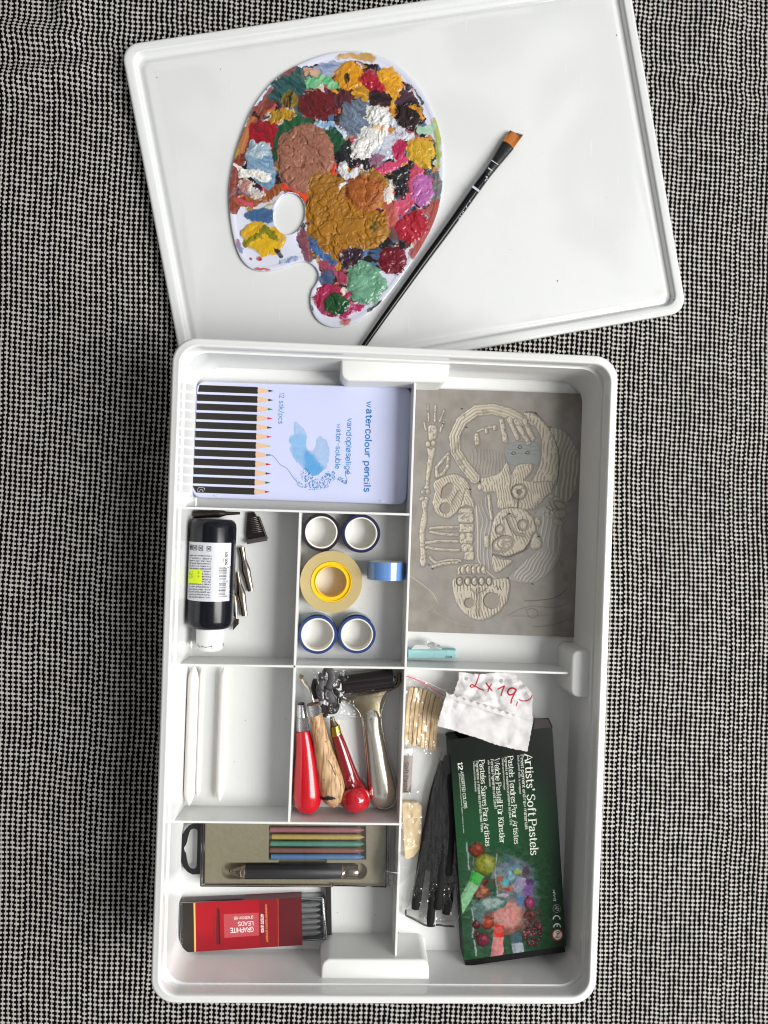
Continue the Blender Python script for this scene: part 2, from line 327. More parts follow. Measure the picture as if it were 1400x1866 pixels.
def ribbon(mb, pts, wid, mapf, lift, contrast=0.):
    """pts in text units -> mapf -> world; wid in text units; contrast>0 makes horizontals thinner (broad pen)"""
    p = np.asarray(pts, float); n = len(p); L = []; R = []
    for i in range(n):
        a = p[i]-p[max(i-1, 0)]; b = p[min(i+1, n-1)]-p[i]
        la = np.linalg.norm(a); lb = np.linalg.norm(b)
        if la < 1e-6: t = b/(lb+1e-9)
        elif lb < 1e-6: t = a/(la+1e-9)
        else: t = a/la+b/lb; t = t/(np.linalg.norm(t)+1e-9)
        nn = np.array([-t[1], t[0]]); k = 1.
        if la > 1e-6 and lb > 1e-6: k = min(1.6, 1/max(.4, abs(float(nn@np.array([-a[1]/la, a[0]/la])))))
        w = wid*(1-contrast*(1-abs(nn[0]))**.8)/2*k
        q = p[i].copy()
        if i == 0: q = q-t*wid*.25
        if i == n-1: q = q+t*wid*.25
        L.append(mapf(q+nn*w, lift)); R.append(mapf(q-nn*w, lift))
    v = L+R; f = [(i, n+i, n+i+1, i+1) for i in range(n-1)]
    mb.add(v, f)
def text(s, x0, y0, x1, y1, cap, z, m, parent, name='lettering', style='sans', weight=.9, width=None, surf=None, track=1.3, jit=0.):
    """baseline from photo pixel (x0,y0) to (x1,y1) (whole line fitted), cap height in photo pixels"""
    d = np.array([x1-x0, y1-y0], float); Ltot = np.linalg.norm(d); e = d/Ltot; up = np.array([e[1], -e[0]])
    adv = []; X = 0
    for ch in s:
        adv.append(X); X += (G[ch][0]+track*(1.15 if style == 'serif' else 1)) if ch in G else 2.6
    X -= track; sx_ = Ltot/X; sy = cap/7.2
    mb = MB(); cnt = 0
    sf = surf or (lambda a, b, l: P(a, b, z+l))
    for ch, a in zip(s, adv):
        if ch not in G: continue
        jx, jy, js = (random.uniform(-jit, jit), random.uniform(-jit, jit), 1+random.uniform(-jit, jit)*.25) if jit else (0, 0, 1)
        def mp(q, l, a=a, jx=jx, jy=jy, js=js):
            w = np.array([x0, y0])+e*((a+jx+q[0]*js)*sx_)+up*((q[1]*js+jy)*sy); r = sf(w[0], w[1], l); return (float(r[0]), float(r[1]), float(r[2]))
        for st in G[ch][1].split('|'):
            sm = st[0] == '~'; pts = [tuple(map(float, c.split(','))) for c in st.lstrip('~').split()]
            pp = spline(pts, 4) if sm else np.array(pts)
            cnt += 1; l = .05+.004*(cnt % 12)
            ribbon(mb, pp, weight, mp, l, .6 if style == 'serif' else 0.)
            if style == 'serif' and not sm:
                for q, o in ((pts[0], pts[1]), (pts[-1], pts[-2])):
                    if q[1] in (0, 7.2, 5, 7.4, -2.4) and abs(q[1]-o[1]) > 1.2:
                        k = (1.25 if q[1] in (0, 7.2, -2.4) else .9)*(.62 if abs(q[0]-o[0]) > .9 else 1)
                        lo, hi = (q[0]-k, q[0]+k) if q[1] in (0, 7.2, -2.4) else (q[0]-k*1.2, q[0]+.2)
                        ribbon(mb, [(lo, q[1]), (hi, q[1])], .45, mp, l+.002)
    return mb.build(name, m, parent)
def strokepx(mb, pts, w, z, smooth=True, lift=.06, surf=None):
    """painted line in photo pixels"""
    pp = spline(pts, 5) if smooth and len(pts) > 2 else np.array(pts, float)
    sf = surf or (lambda a, b, l: P(a, b, z+l))
    ribbon(mb, pp, w, lambda q, l: tuple(map(float, sf(q[0], q[1], l))), lift)
def fillpx(mb, pts, z, lift=.05):
    v = [tuple(P(x, y, z+lift)) for x, y in pts]; n = len(v)
    mb.add(v, [tuple(range(n))])
# ------------------------------------------------------------------ woven cloth the things lie on
def weave():
    m = bpy.data.materials.new('woven_cloth'); m.use_nodes = True; nt = m.node_tree; N = nt.nodes; L = nt.links; b = N['Principled BSDF']
    tcn = N.new('ShaderNodeTexCoord')
    def math_(op, a, b_=None, c=None, clamp=False):
        n = N.new('ShaderNodeMath'); n.operation = op; n.use_clamp = clamp
        for i, v in enumerate((a, b_, c)):
            if v is None: continue
            if isinstance(v, (int, float)): n.inputs[i].default_value = v
            else: L.new(v, n.inputs[i])
        return n.outputs[0]
    def noise(scale, detail=2, off=0):
        n = N.new('ShaderNodeTexNoise'); n.inputs['Scale'].default_value = scale; n.inputs['Detail'].default_value = detail
        mp = N.new('ShaderNodeMapping'); mp.inputs['Location'].default_value = (off, off*.7, 0); L.new(tcn.outputs['UV'], mp.inputs[0]); L.new(mp.outputs[0], n.inputs['Vector'])
        return n.outputs['Fac']
    s = N.new('ShaderNodeSeparateXYZ'); L.new(tcn.outputs['UV'], s.inputs[0])
    n1 = noise(5, 2); n2 = noise(5, 2, 5); n3 = noise(130, 1, 9); n4 = noise(110, 1, 13)
    x = math_('ADD', s.outputs[0], math_('MULTIPLY', math_('SUBTRACT', n1, .5), .010))
    x = math_('ADD', x, math_('MULTIPLY', math_('SUBTRACT', n3, .5), .0011))
    y = math_('ADD', s.outputs[1], math_('MULTIPLY', math_('SUBTRACT', n2, .5), .007))
    y = math_('ADD', y, math_('MULTIPLY', math_('SUBTRACT', n4, .5), .0006))
    y = math_('ADD', y, math_('MULTIPLY', s.outputs[0], .05))
    u = math_('DIVIDE', x, .00478); v = math_('DIVIDE', y, .00422)
    # neighbouring columns are nudged a little along the warp
    cu = math_('FLOOR', u)
    wn1 = N.new('ShaderNodeTexWhiteNoise'); wn1.noise_dimensions = '1D'; L.new(cu, wn1.inputs['W'])
    v = math_('ADD', v, math_('MULTIPLY', wn1.outputs['Value'], .28))
    cv = math_('FLOOR', v)
    cb = N.new('ShaderNodeCombineXYZ'); L.new(cu, cb.inputs[0]); L.new(cv, cb.inputs[1])
    wn2 = N.new('ShaderNodeTexWhiteNoise'); wn2.noise_dimensions = '2D'; L.new(cb.outputs[0], wn2.inputs['Vector'])
    fu = math_('SUBTRACT', math_('FRACT', u), .5); fv = math_('SUBTRACT', math_('FRACT', v), .5)
    colw = math_('MULTIPLY_ADD', wn1.outputs['Value'], .07, .265); w = math_('MULTIPLY_ADD', wn2.outputs['Value'], .12, colw)
    h = math_('MULTIPLY_ADD', wn2.outputs['Color'] if False else wn2.outputs['Value'], .03, .23)
    a = math_('POWER', math_('ABSOLUTE', math_('DIVIDE', fu, w)), 3.0); c = math_('POWER', math_('ABSOLUTE', math_('DIVIDE', fv, h)), 2.8)
    r = math_('ADD', a, c)
    blob = N.new('ShaderNodeMapRange'); blob.interpolation_type = 'SMOOTHSTEP'; L.new(r, blob.inputs['Value'])
    for k, q in (('From Min', 1.15), ('From Max', .85), ('To Min', 0), ('To Max', 1)): blob.inputs[k].default_value = q
    th = N.new('ShaderNodeMapRange'); th.interpolation_type = 'SMOOTHSTEP'; L.new(math_('ABSOLUTE', math_('ADD', fu, math_('MULTIPLY', math_('SUBTRACT', wn1.outputs['Value'], .5), .16))), th.inputs['Value'])
    for k, q in (('From Min', .12), ('From Max', .055), ('To Min', 0), ('To Max', .9)): th.inputs[k].default_value = q
    fac = math_('MAXIMUM', blob.outputs[0], th.outputs[0])
    cr = N.new('ShaderNodeMixRGB'); cr.inputs[1].default_value = (.0025, .0022, .0024, 1)
    tint = N.new('ShaderNodeMixRGB'); L.new(math_('MULTIPLY', noise(26, 3, 21), 1.0), tint.inputs[0])
    tint.inputs[1].default_value = (.41, .392, .355, 1); tint.inputs[2].default_value = (.47, .458, .435, 1)
    vv = N.new('ShaderNodeHueSaturation'); L.new(tint.outputs[0], vv.inputs['Color']); L.new(math_('MULTIPLY_ADD', wn2.outputs['Value'], .16, .86), vv.inputs['Value'])
    L.new(fac, cr.inputs[0]); L.new(vv.outputs[0], cr.inputs[2]); L.new(cr.outputs[0], b.inputs['Base Color'])
    b.inputs['Roughness'].default_value = .95; b.inputs['Specular IOR Level'].default_value = .04
    hh = math_('SUBTRACT', 1.3, math_('MINIMUM', r, 1.3))
    hb = math_('MAXIMUM', hh, math_('MULTIPLY', th.outputs[0], .35))
    fib = noise(2500, 2, 3)
    hb = math_('ADD', hb, math_('MULTIPLY', fib, .35))
    bp = N.new('ShaderNodeBump'); bp.inputs['Strength'].default_value = .32; bp.inputs['Distance'].default_value = .0005
    L.new(hb, bp.inputs['Height']); L.new(bp.outputs[0], b.inputs['Normal'])
    return m
gx = np.arange(-640, 760, 4.0); gy = np.arange(760, -860, -4.0); FX, FY = np.meshgrid(gx, gy)
FZ = np.full(FX.shape, -45.4); FZ = FZ + 13.2*ss(-FY, -70, 130)
def fold(x0, y0, x1, y1, h, w):
    d = w-0+0*FX; dd = -s_chain(FX, FY, [(x0, y0), (x1, y1)], 0.0); return h*np.exp(-(dd/w)**2)
fo = fold(*P2(-200, 40, -45), *P2(120, 72, -45), 6, 12)+fold(*P2(-60, 150, -45), *P2(150, 128, -45), 5, 10)+fold(*P2(120, 20, -45), *P2(200, -30, -45), 5, 9)
fo = fo+fold(*P2(-300, 1250, -40), *P2(60, 1180, -40), 2.5, 30)+fold(*P2(1330, -100, -45), *P2(1290, 60, -45), 3, 15)+fold(*P2(1340, 1500, -35), *P2(1500, 1700, -35), 3, 25)
FZ = FZ+fo+ (fbm(FX/90, FY/90, 2)-.5)*1.0*ss(np.abs(FX), 200, 320)
V = np.stack([FX, FY, FZ], -1).reshape(-1, 3); idx = np.arange(FX.size).reshape(FX.shape)
fa = np.stack([idx[:-1, :-1], idx[1:, :-1], idx[1:, 1:], idx[:-1, 1:]], -1).reshape(-1, 4)
cloth = mesh('tablecloth', V, fa, weave(), None, True)
uvl = cloth.data.uv_layers.new(name='UVMap')
# arc-length coordinates so that the weave crowds together over the folds
ax = np.concatenate([np.zeros((FX.shape[0], 1)), np.cumsum(np.hypot(np.diff(FX, axis=1), np.diff(FZ, axis=1)), 1)], 1)
ay = -np.concatenate([np.zeros((1, FX.shape[1])), np.cumsum(np.hypot(np.diff(FY, axis=0), np.diff(FZ, axis=0)), 0)], 0)
uv = np.stack([ax, ay], -1).reshape(-1, 2)*MM
uvl.data.foreach_set('uv', uv[fa.ravel()].astype(np.float32).ravel())
cloth['kind'] = 'structure'
# ------------------------------------------------------------------ white plastic
def scuffed(m, amount, scale=220):
    # faint grime and fine scratches that belong to the used plastic
    nt = m.node_tree; b = nt.nodes['Principled BSDF']; c = tuple(b.inputs['Base Color'].default_value)
    tcn = nt.nodes.new('ShaderNodeTexCoord'); n = nt.nodes.new('ShaderNodeTexNoise'); n.inputs['Scale'].default_value = 14; n.inputs['Detail'].default_value = 8; n.inputs['Roughness'].default_value = .7; nt.links.new(tcn.outputs['Object'], n.inputs['Vector'])
    cr = nt.nodes.new('ShaderNodeValToRGB'); cr.color_ramp.elements[0].position = .56; cr.color_ramp.elements[1].position = .74; cr.color_ramp.elements[1].color = (amount, amount, amount, 1); cr.color_ramp.elements[0].color = (0, 0, 0, 1); nt.links.new(n.outputs['Fac'], cr.inputs[0])
    n2 = nt.nodes.new('ShaderNodeTexNoise'); n2.inputs['Scale'].default_value = scale*2.2; n2.inputs['Detail'].default_value = 3; nt.links.new(tcn.outputs['Object'], n2.inputs['Vector'])
    c2 = nt.nodes.new('ShaderNodeValToRGB'); c2.color_ramp.elements[0].position = .72; c2.color_ramp.elements[1].position = .76; c2.color_ramp.elements[1].color = (.5, .5, .5, 1); nt.links.new(n2.outputs['Fac'], c2.inputs[0])
    ad = nt.nodes.new('ShaderNodeMath'); ad.operation = 'ADD'; ad.use_clamp = True; nt.links.new(cr.outputs[0], ad.inputs[0]); nt.links.new(c2.outputs[0], ad.inputs[1])
    mx = nt.nodes.new('ShaderNodeMixRGB'); mx.inputs[1].default_value = c; mx.inputs[2].default_value = (c[0]*.55, c[1]*.53, c[2]*.5, 1); nt.links.new(ad.outputs[0], mx.inputs[0]); nt.links.new(mx.outputs[0], b.inputs['Base Color'])
    # hairline scratches: stretched noise nudging the gloss
    mp = nt.nodes.new('ShaderNodeMapping'); mp.inputs['Scale'].default_value = (1, .04, 1); mp.inputs['Rotation'].default_value = (0, 0, .7); nt.links.new(tcn.outputs['Object'], mp.inputs[0])
    n3 = nt.nodes.new('ShaderNodeTexNoise'); n3.inputs['Scale'].default_value = 700; nt.links.new(mp.outputs[0], n3.inputs['Vector'])
    mr = nt.nodes.new('ShaderNodeMapRange'); mr.inputs['From Min'].default_value = .62; mr.inputs['From Max'].default_value = .75; r0 = b.inputs['Roughness'].default_value; mr.inputs['To Min'].default_value = r0; mr.inputs['To Max'].default_value = r0+.25
    nt.links.new(n3.outputs['Fac'], mr.inputs['Value']); nt.links.new(mr.outputs[0], b.inputs['Roughness'])
    return m
white = scuffed(mat('white_plastic', (224, 225, 223), .12, coat=.4, bump=.04, bscale=60), .10)
white2 = mat('white_plastic_soft', (226, 227, 224), .26, bump=.05, bscale=120)
RIM = np.array([P2(*p, 57) for p in ((314.4, 612.7), (272.7, 1830.2), (1086.9, 1832.3), (1129.1, 649.0))])   # ccw
FLO = np.array([P2(*p, 0) for p in ((361.5, 662.5), (325, 1732.5), (1029, 1735), (1063.5, 693.8))])
def rr(q, r, z, n=9): return ring3(roundpoly(q, r, n), z)
inn = inset(RIM, 7.4)
def wallq(z):
    t = (z-0)/54.; return FLO*(1-t)+inn*t
rings = [rr(inset(RIM, 17), 20, -32), rr(inset(RIM, 15.5), 22, -30), rr(inset(RIM, 9.5), 18, 44), rr(inset(RIM, .9), 20, 44.4), rr(inset(RIM, .2), 20, 45),
         rr(RIM, 20, 54), rr(inset(RIM, .35), 20, 55.6), rr(inset(RIM, 1.2), 19.5, 56.6), rr(inset(RIM, 2.2), 19, 57), rr(inset(RIM, 4.8), 17, 57.0),
         rr(inset(RIM, 5.6), 16.5, 57.5), rr(inset(RIM, 6.5), 16, 57.3), rr(inset(RIM, 7.1), 15.5, 56.4), rr(inn, 15, 54), rr(wallq(30), 13.5, 30), rr(wallq(5), 12.2, 5),
         rr(inset(wallq(2.2), .4), 12, 2.2), rr(inset(FLO, 1.5), 11.2, .7), rr(inset(FLO, 4), 10, 0)]
box = thing('storage_box', 'deep white plastic storage box with rounded corners, divided into compartments full of art supplies', 'storage box', 700, 1240, -32)
v, f = loft(rings); mesh('box_shell', v, f, white, box, 50)
divs = [((756.6, 697), (721, 1749)), ((547, 934.5), (526.6, 1497.5)), ((318.5, 925), (748, 937.6)), ((309, 1211.2), (738, 1217.4)), ((740.2, 1217.6), (1038.6, 1227)), ((299, 1497.4), (728.2, 1502.3))]
for (a, b_), nm in zip(divs, ['divider']*6):
    A = np.array(P2(*a, 33)); B = np.array(P2(*b_, 33)); e = (B-A)/np.linalg.norm(B-A); nn = np.array([-e[1], e[0]])
    if a[0] == 756.6: zt = 33.0
    elif b_[0] == 748: zt = 32.8
    else: zt = 32.9 if a[0] < 700 or True else 33
    def sect(w, z, e0=0): return [(*(A+e*e0-nn*w), z), (*(B-e*e0-nn*w), z), (*(B-e*e0+nn*w), z), (*(A+e*e0+nn*w), z)]
    if a[0] == 547: A = A-e*.3; B = B+e*.3
    v, f = loft([sect(1.25, -.3), sect(1.0, zt-.35), sect(.7, zt, .3)]); mesh(nm, v, f, white2, box, False)
def block(pts, rad, z=38, side=None):
    p = pxpoly(pts, z); 
    rs = [ring3(roundpoly(p, rad, 6), z) for z in (-.2,)]
    cen = p.mean(0)
    rs = []
    for zz, ins in ((-.2, -1.6), (1.5, -.9), (z-2.2, 0), (z-.8, .25), (z-.2, .9), (z, 2.0)):
        rs.append(ring3(inset(roundpoly(p, rad, 6), ins), zz))
    v, f = loft(rs); mesh('grip_block', v, f, white2, box, 50)
def pr(pts, order): return pts
# corner radii must follow the ccw order produced by pxpoly: rebuild with explicit lists
def block2(pts, rads, z=38):
    p = np.array([P2(x, y, z) for x, y in pts]); x, y = p[:, 0], p[:, 1]
    if (x*np.roll(y, -1)-np.roll(x, -1)*y).sum() < 0: p = p[::-1]; rads = rads[::-1]
    q = roundpoly(p, rads, 7); rs = []
    for zz, ins in ((-.2, -1.8), (2.0, -1.2), (z-2.4, -.1), (z-.9, .2), (z-.25, .8), (z, 1.8)): rs.append(ring3(inset(q, ins), zz))
    v, f = loft(rs); mesh('grip_block', v, f, white2, box, 50)
block2([(622, 646), (622.5, 694), (815, 697), (822, 655)], [1, 7, 7, 1])
block2([(584, 1796), (783.5, 1796), (781, 1749), (587, 1748)], [1, 1, 7, 7])
block2([(1082, 1187), (1043.5, 1185), (1041, 1270), (1078, 1272)], [1, 6, 7, 1])
# loose grit on the box floor
gr = MB()
for i in range(46):
    x = random.choice([random.uniform(340, 520), random.uniform(400, 730), random.uniform(615, 710), random.uniform(560, 730)]); y = random.choice([random.uniform(1230, 1470), random.uniform(1635, 1700), random.uniform(1000, 1190), random.uniform(1660, 1720)])
    p = P2(x, y, 0); r = random.uniform(.15, .42); a0 = random.random()*6
    v_, f_ = loft([[(p[0]+r*math.cos(a0+k*1.26)*random.uniform(.6, 1.2), p[1]+r*math.sin(a0+k*1.26)*random.uniform(.6, 1.2), z) for k in range(5)] for z in (0.01, .25)])
    gr.add(v_, f_)
o = gr.build('pigment_crumbs', mat('crumbs', (70, 62, 60), .9)); tag(o, 'scattered dark pigment crumbs on the white box floor', 'crumbs'); o['kind'] = 'stuff'
# ------------------------------------------------------------------ the lid
LID = np.array([P2(*p, -33) for p in ((218.9, 81), (342.2, 726.8), (1253.4, 567.7), (1143.5, -55.5))])
lid = thing('box_lid', 'large white glossy plastic lid lying face up on the cloth, carrying the palette and brush', 'lid', 740, 330, -45)
L_ = lambda d, r, z: rr(inset(LID, d), r, z, 9)
rings = [L_(1.2, 15, -45), L_(.2, 16, -44), L_(0, 16, -35), L_(.4, 16, -33.8), L_(1.4, 15.5, -33.1), L_(2.6, 15, -33), L_(7.4, 12, -33), L_(8.4, 11, -33.3), L_(9.2, 10.5, -34.2), L_(9.8, 10, -36),
         L_(10.6, 9.5, -38.6), L_(11.6, 9, -39.2), L_(13.2, 8.5, -39.2), L_(14.4, 8, -38.6), L_(15.4, 8, -37.7), L_(16.6, 8, -37.2), L_(19, 8, -37), L_(30, 8, -37.0)]
v, f = loft(rings); mesh('lid_shell', v, f, scuffed(mat('lid_plastic', (218, 220, 218), .05, coat=1.0, bump=.01, bscale=30, spec=.9), .08), lid, 60)
for px, py, r in ((1016, 512, .8), (1228, 546, .8), (1124, 64, .7), (402, 126, .5), (286, 141, .5), (930, 455, .3), (700, 690, .3), (560, 640, .3), (1105, 360, .3), (980, 620, .3)):
    if py > 620: continue
    p = P2(px, py, -37 if py < 540 or px < 1200 else -33)
    zz = -33.0 if (px, py) in ((1228, 546), ) else -37.0
    v, f = loft([[(p[0]+r*math.cos(a), p[1]+r*math.sin(a)*.8, z) for a in np.linspace(0, 6.28, 8)[:-1]] for z in (zz, zz+.2)])
    mesh('speck', v, f, mat('crumbs', (40, 36, 36), .9), lid)
# ------------------------------------------------------------------ palette with paint (coordinates of a 3.333x enlargement of the photo)
ZP = -34.6
def zf(x, y): return (400+x/3.33333, 80+y/3.33333)
outl = [(820,45),(930,60),(1050,110),(1150,190),(1240,300),(1310,440),(1350,580),(1362,720),(1355,870),(1330,1010),(1280,1140),(1200,1280),(1110,1410),(1020,1530),(920,1630),(830,1690),(740,1720),(670,1718),(610,1690),(570,1640),(552,1570),(560,1500),(590,1450),(602,1400),(575,1350),(520,1322),(450,1335),(380,1362),(290,1382),(210,1372),(150,1330),(110,1260),(80,1150),(62,1020),(58,880),(75,760),(100,650),(140,530),(190,410),(260,300),(350,205),(450,140),(560,90),(690,52)]
outl = closedspline(outl, 4)
hole = np.array([(425+95*math.cos(a)-10*math.sin(a), 1032+127*math.sin(a)) for a in np.linspace(0, 2*math.pi, 49)[:-1]])
pal = thing('paint_palette', 'kidney shaped white plastic palette thickly covered in dried and wet paint, with a thumb hole', 'palette', 610, 345, -37)
OW = pxpoly([zf(*p) for p in outl], ZP); HW = pxpoly([zf(*p) for p in hole], ZP)[::-1]
def palette_body():
    bm = bmesh.new(); off = wloc(pal)
    def ringv(p, z): return [bm.verts.new((Vector((x, y, z))*MM-off)) for x, y in p]
    def skin(a, b_):
        n = len(a)
        for i in range(n): bm.faces.new((a[i], a[(i+1) % n], b_[(i+1) % n], b_[i]))
    o = [ringv(inset(OW, .5), -37), ringv(OW, -36.3), ringv(OW, ZP-.1), ringv(inset(OW, .35), ZP+.35), ringv(inset(OW, 1.0), ZP+.5), ringv(inset(OW, 4.2), ZP+.5), ringv(inset(OW, 4.9), ZP+.1), ringv(inset(OW, 5.6), ZP)]
    h = [ringv(inset(HW, .5), -37), ringv(HW, -36.4), ringv(HW, ZP+.2), ringv(inset(HW, .4), ZP+.5), ringv(inset(HW, 1.6), ZP+.5), ringv(inset(HW, 2.4), ZP)]
    for s in (o, h):
        for a, b_ in zip(s, s[1:]): skin(a, b_)
    for a, b_ in ((o[-1], h[-1]), (o[0], h[0])):
        ed = []
        for r in (a, b_):
            for i in range(len(r)):
                e = bm.edges.get((r[i], r[(i+1) % len(r)])); ed.append(e)
        bmesh.ops.triangle_fill(bm, edges=ed, use_beauty=True)
    bmesh.ops.recalc_face_normals(bm, faces=bm.faces)
    for fa_ in bm.faces: fa_.smooth = True
    for e in bm.edges:
        if len(e.link_faces) == 2 and e.calc_face_angle(0) > .7: e.smooth = False
    me = bpy.data.meshes.new('palette_body'); bm.to_mesh(me); bm.free()
    me.materials.append(mat('palette_plastic', (206, 208, 222), .22, coat=.2))
    ob = bpy.data.objects.new('palette_body', me); scene.collection.objects.link(ob); ob.parent = pal
palette_body()
# name, shape, colour 1, colour 2, thickness mm, wrinkle mm, ragged edge
D = []
def dab(sh, c1, c2=None, h=.25, wr=.1, edge=10, esc=34, st=0, rim=.0, mode=0): D.append((sh, c1, c2 or c1, h, wr, edge, esc, st, rim, mode))
E = lambda *a: ('e',)+a
C = lambda w, *pts: ('c', list(pts), w)
PL = lambda *pts: ('p', [tuple(q) for q in closedspline(pts, 4)])
# stains and muddled ground
dab(PL((470,160),(640,110),(860,110),(1060,190),(1190,330),(1280,500),(1320,700),(1300,900),(1230,1110),(1120,1290),(960,1420),(900,1540),(760,1600),(640,1480),(600,1330),(480,1230),(500,1000),(330,900),(150,980),(110,800),(170,560),(280,360)), (84,40,46), (120,90,100), .5, .5, 26, 60, 1, mode=2)
dab(C(75,(455,165),(340,290),(225,430),(150,590),(98,760),(80,900),(85,1000)), (120,44,30), (160,75,45), .12, .06, 14, 40, 2)
dab(C(50,(200,470),(160,560),(130,640)), (196,135,80), (160,90,50), .15, .05, 10)
dab(C(30,(100,690),(118,660)), (190,160,60), None, .15, .05, 6)
dab(E(690,150,110,45,-8), (140,160,200), (190,196,214), .15, .05, 12)
dab(C(40,(500,180),(600,178)), (214,160,120), (222,196,180), .15, .05, 10)
dab(C(46,(740,75),(880,70),(930,92)), (214,168,66), (190,150,90), .2, .1, 16)
dab(C(36,(1310,470),(1332,600),(1325,740)), (196,200,130), (170,190,90), .15, .05, 12)
dab(C(50,(1225,530),(1285,520)), (150,205,165), (200,220,205), .15, .05, 14)
dab(C(60,(1322,800),(1330,900),(1312,960)), (84,88,94), (150,150,140), .15, .05, 16)
dab(C(90,(1315,1000),(1270,1130),(1190,1270)), (168,48,48), (190,110,90), .2, .08, 16)
dab(C(40,(840,1280),(930,1255)), (105,140,190), (70,90,130), .6, .3, 12)
dab(C(26,(110,1200),(130,1260)), (110,140,190), (200,120,110), .12, .04, 9)
dab(C(15,(220,1368),(300,1378)), (200,90,70), None, .12, .04, 7)
dab(C(34,(375,1328),(455,1302)), (92,135,190), (215,225,238), .3, .1, 9)
dab(C(60,(505,1150),(525,1250),(540,1310)), (136,84,100), (120,60,80), .25, .08, 14)
dab(E(765,1690,38,22,-15), (206,84,70), (200,140,120), .15, .05, 7)
dab(C(16,(1165,255),(1235,360)), (16,62,50), None, .3, .1, 7)
dab(C(14,(560,1590),(570,1640)), (50,50,62), None, .3, .1, 5)
dab(C(22,(905,1620),(985,1565)), (58,58,52), None, .4, .2, 8)
# middle layers
dab(E(430,262,135,95,-30), (34,74,74), (62,112,112), 1.0, .5, 24, 40, 3)
dab(C(60,(470,330),(480,440)), (64,90,92), (60,120,110), .5, .3, 16)
dab(C(70,(560,235),(640,220),(700,250)), (84,176,122), (180,220,180), 1.2, .6, 18, 26, 3)
dab(E(740,320,130,60,-8), (74,34,42), (120,60,70), .8, .5, 20)
dab(E(595,372,112,92,10), (118,28,34), (84,20,26), 1.5, .7, 18, 30, 3)
dab(E(985,325,95,55,10), (32,26,30), (80,40,50), 1.4, .6, 16)
dab(E(1120,330,70,60,20), (90,62,80), (60,50,60), .7, .4, 16)
dab(E(425,345,52,52,0), (28,32,40), (180,150,40), 1.4, .8, 10, 20, 0, mode=3)
dab(PL((210,480),(330,470),(360,560),(330,640),(210,590),(180,540)), (172,22,40), (120,20,36), 1.0, .5, 14, 30, 3)
dab(C(26,(210,425),(235,445)), (34,18,22), None, .6, .3, 8)
dab(C(26,(275,450),(295,440)), (34,22,26), None, .6, .3, 8)
dab(PL((320,410),(400,395),(470,430),(420,460),(340,480),(310,500)), (214,166,40), (90,84,36), 1.8, 1.0, 16, 22, 3)
dab(C(60,(120,960),(250,945),(370,880)), (132,66,46), (190,120,50), .5, .3, 16, 30, 3)
dab(C(40,(130,950),(190,985)), (206,100,110), (160,50,50), .4, .2, 10)
dab(C(26,(170,1010),(260,1015),(330,960)), (170,150,70), (200,215,200), .4, .2, 9)
dab(PL((165,1020),(320,1000),(332,1080),(250,1095),(170,1070)), (74,112,150), (60,90,140), .5, .2, 9)
dab(E(500,640,182,198,0), (24,84,58), (40,110,70), 1.2, .6, 22, 34, 3)
dab(C(30,(400,860),(500,920),(560,960),(690,800),(705,715)), (232,84,34), (214,60,40), 1.6, .6, 12)
dab(C(56,(610,490),(690,505),(760,550)), (140,178,216), (232,238,242), 1.8, .9, 16, 22, 3)
dab(E(695,600,68,85,0), (18,76,52), (30,96,64), 1.8, .7, 16)
dab(PL((760,600),(880,640),(930,700),(920,770),(840,740),(760,760),(700,720)), (30,30,34), (50,52,60), 2.4, 1.0, 18, 26, 3)
dab(E(835,450,112,120,12), (98,104,118), (140,160,186), 2.2, .8, 20, 30, 3)
dab(PL((900,620),(1000,540),(1140,560),(1090,640),(1060,700),(960,690)), (184,190,208), (226,228,236), 2.2, 1.0, 22, 26, 3)
dab(C(56,(960,400),(1070,500),(1150,565)), (196,200,212), (236,236,238), 2.6, 1.2, 22, 24, 3)
dab(E(1095,635,44,60,25), (186,34,92), (160,24,76), 2.0, .7, 12)
dab(E(955,705,48,36,0), (166,114,140), (120,80,110), 1.6, .6, 12)
dab(C(62,(960,780),(1060,740),(1120,700)), (222,92,134), (200,60,110), 2.0, .9, 14, 24, 3)
dab(C(100,(1195,760),(1160,920),(1050,1040)), (216,100,128), (190,70,100), 1.8, .9, 18, 28, 3)
dab(C(70,(1030,980),(1060,1080),(1000,1120)), (206,110,110), (170,90,60), 1.2, .6, 18)
dab(E(1060,1150,60,50,0), (84,70,72), (130,90,90), .8, .4, 14)
dab(PL((1160,705),(1195,720),(1150,800),(1150,900),(1110,950),(1070,900),(1020,830),(1030,790),(1100,760)), (34,32,36), (58,56,62), 2.8, 1.2, 14, 22, 3)
dab(E(1235,895,68,98,0), (196,120,182), (170,100,160), 3.0, 1.0, 14, 30, 4, .6)
dab(E(1150,430,90,92,20), (30,22,22), (60,36,30), 3.0, 1.2, 18, 28, 4, .4)
dab(C(30,(1165,385),(1215,400),(1222,450)), (232,172,36), (190,130,40), 2.2, 1.0, 16, 18)
dab(PL((950,170),(1050,150),(1108,205),(1100,290),(1065,330),(1000,290)), (234,178,44), (214,150,50), 2.2, 1.0, 14, 26, 4)
dab(C(22,(1068,315),(1045,390)), (226,170,50), None, 1.8, .7, 8)
dab(E(788,192,96,86,0), (226,164,26), (200,136,30), 2.6, 1.0, 14, 30, 4, .6)
dab(E(775,212,20,36,10), (44,40,32), (130,100,30), 1.2, .4, 7)
dab(E(868,290,60,38,0), (222,172,48), (180,130,40), 2.2, .9, 14)
dab(C(24,(690,285),(720,305)), (226,160,30), None, 1.4, .5, 9)
dab(PL((860,190),(930,175),(980,220),(1010,280),(950,290),(880,260),(845,240)), (156,20,48), (200,40,70), 3.0, 1.1, 10, 26, 4)
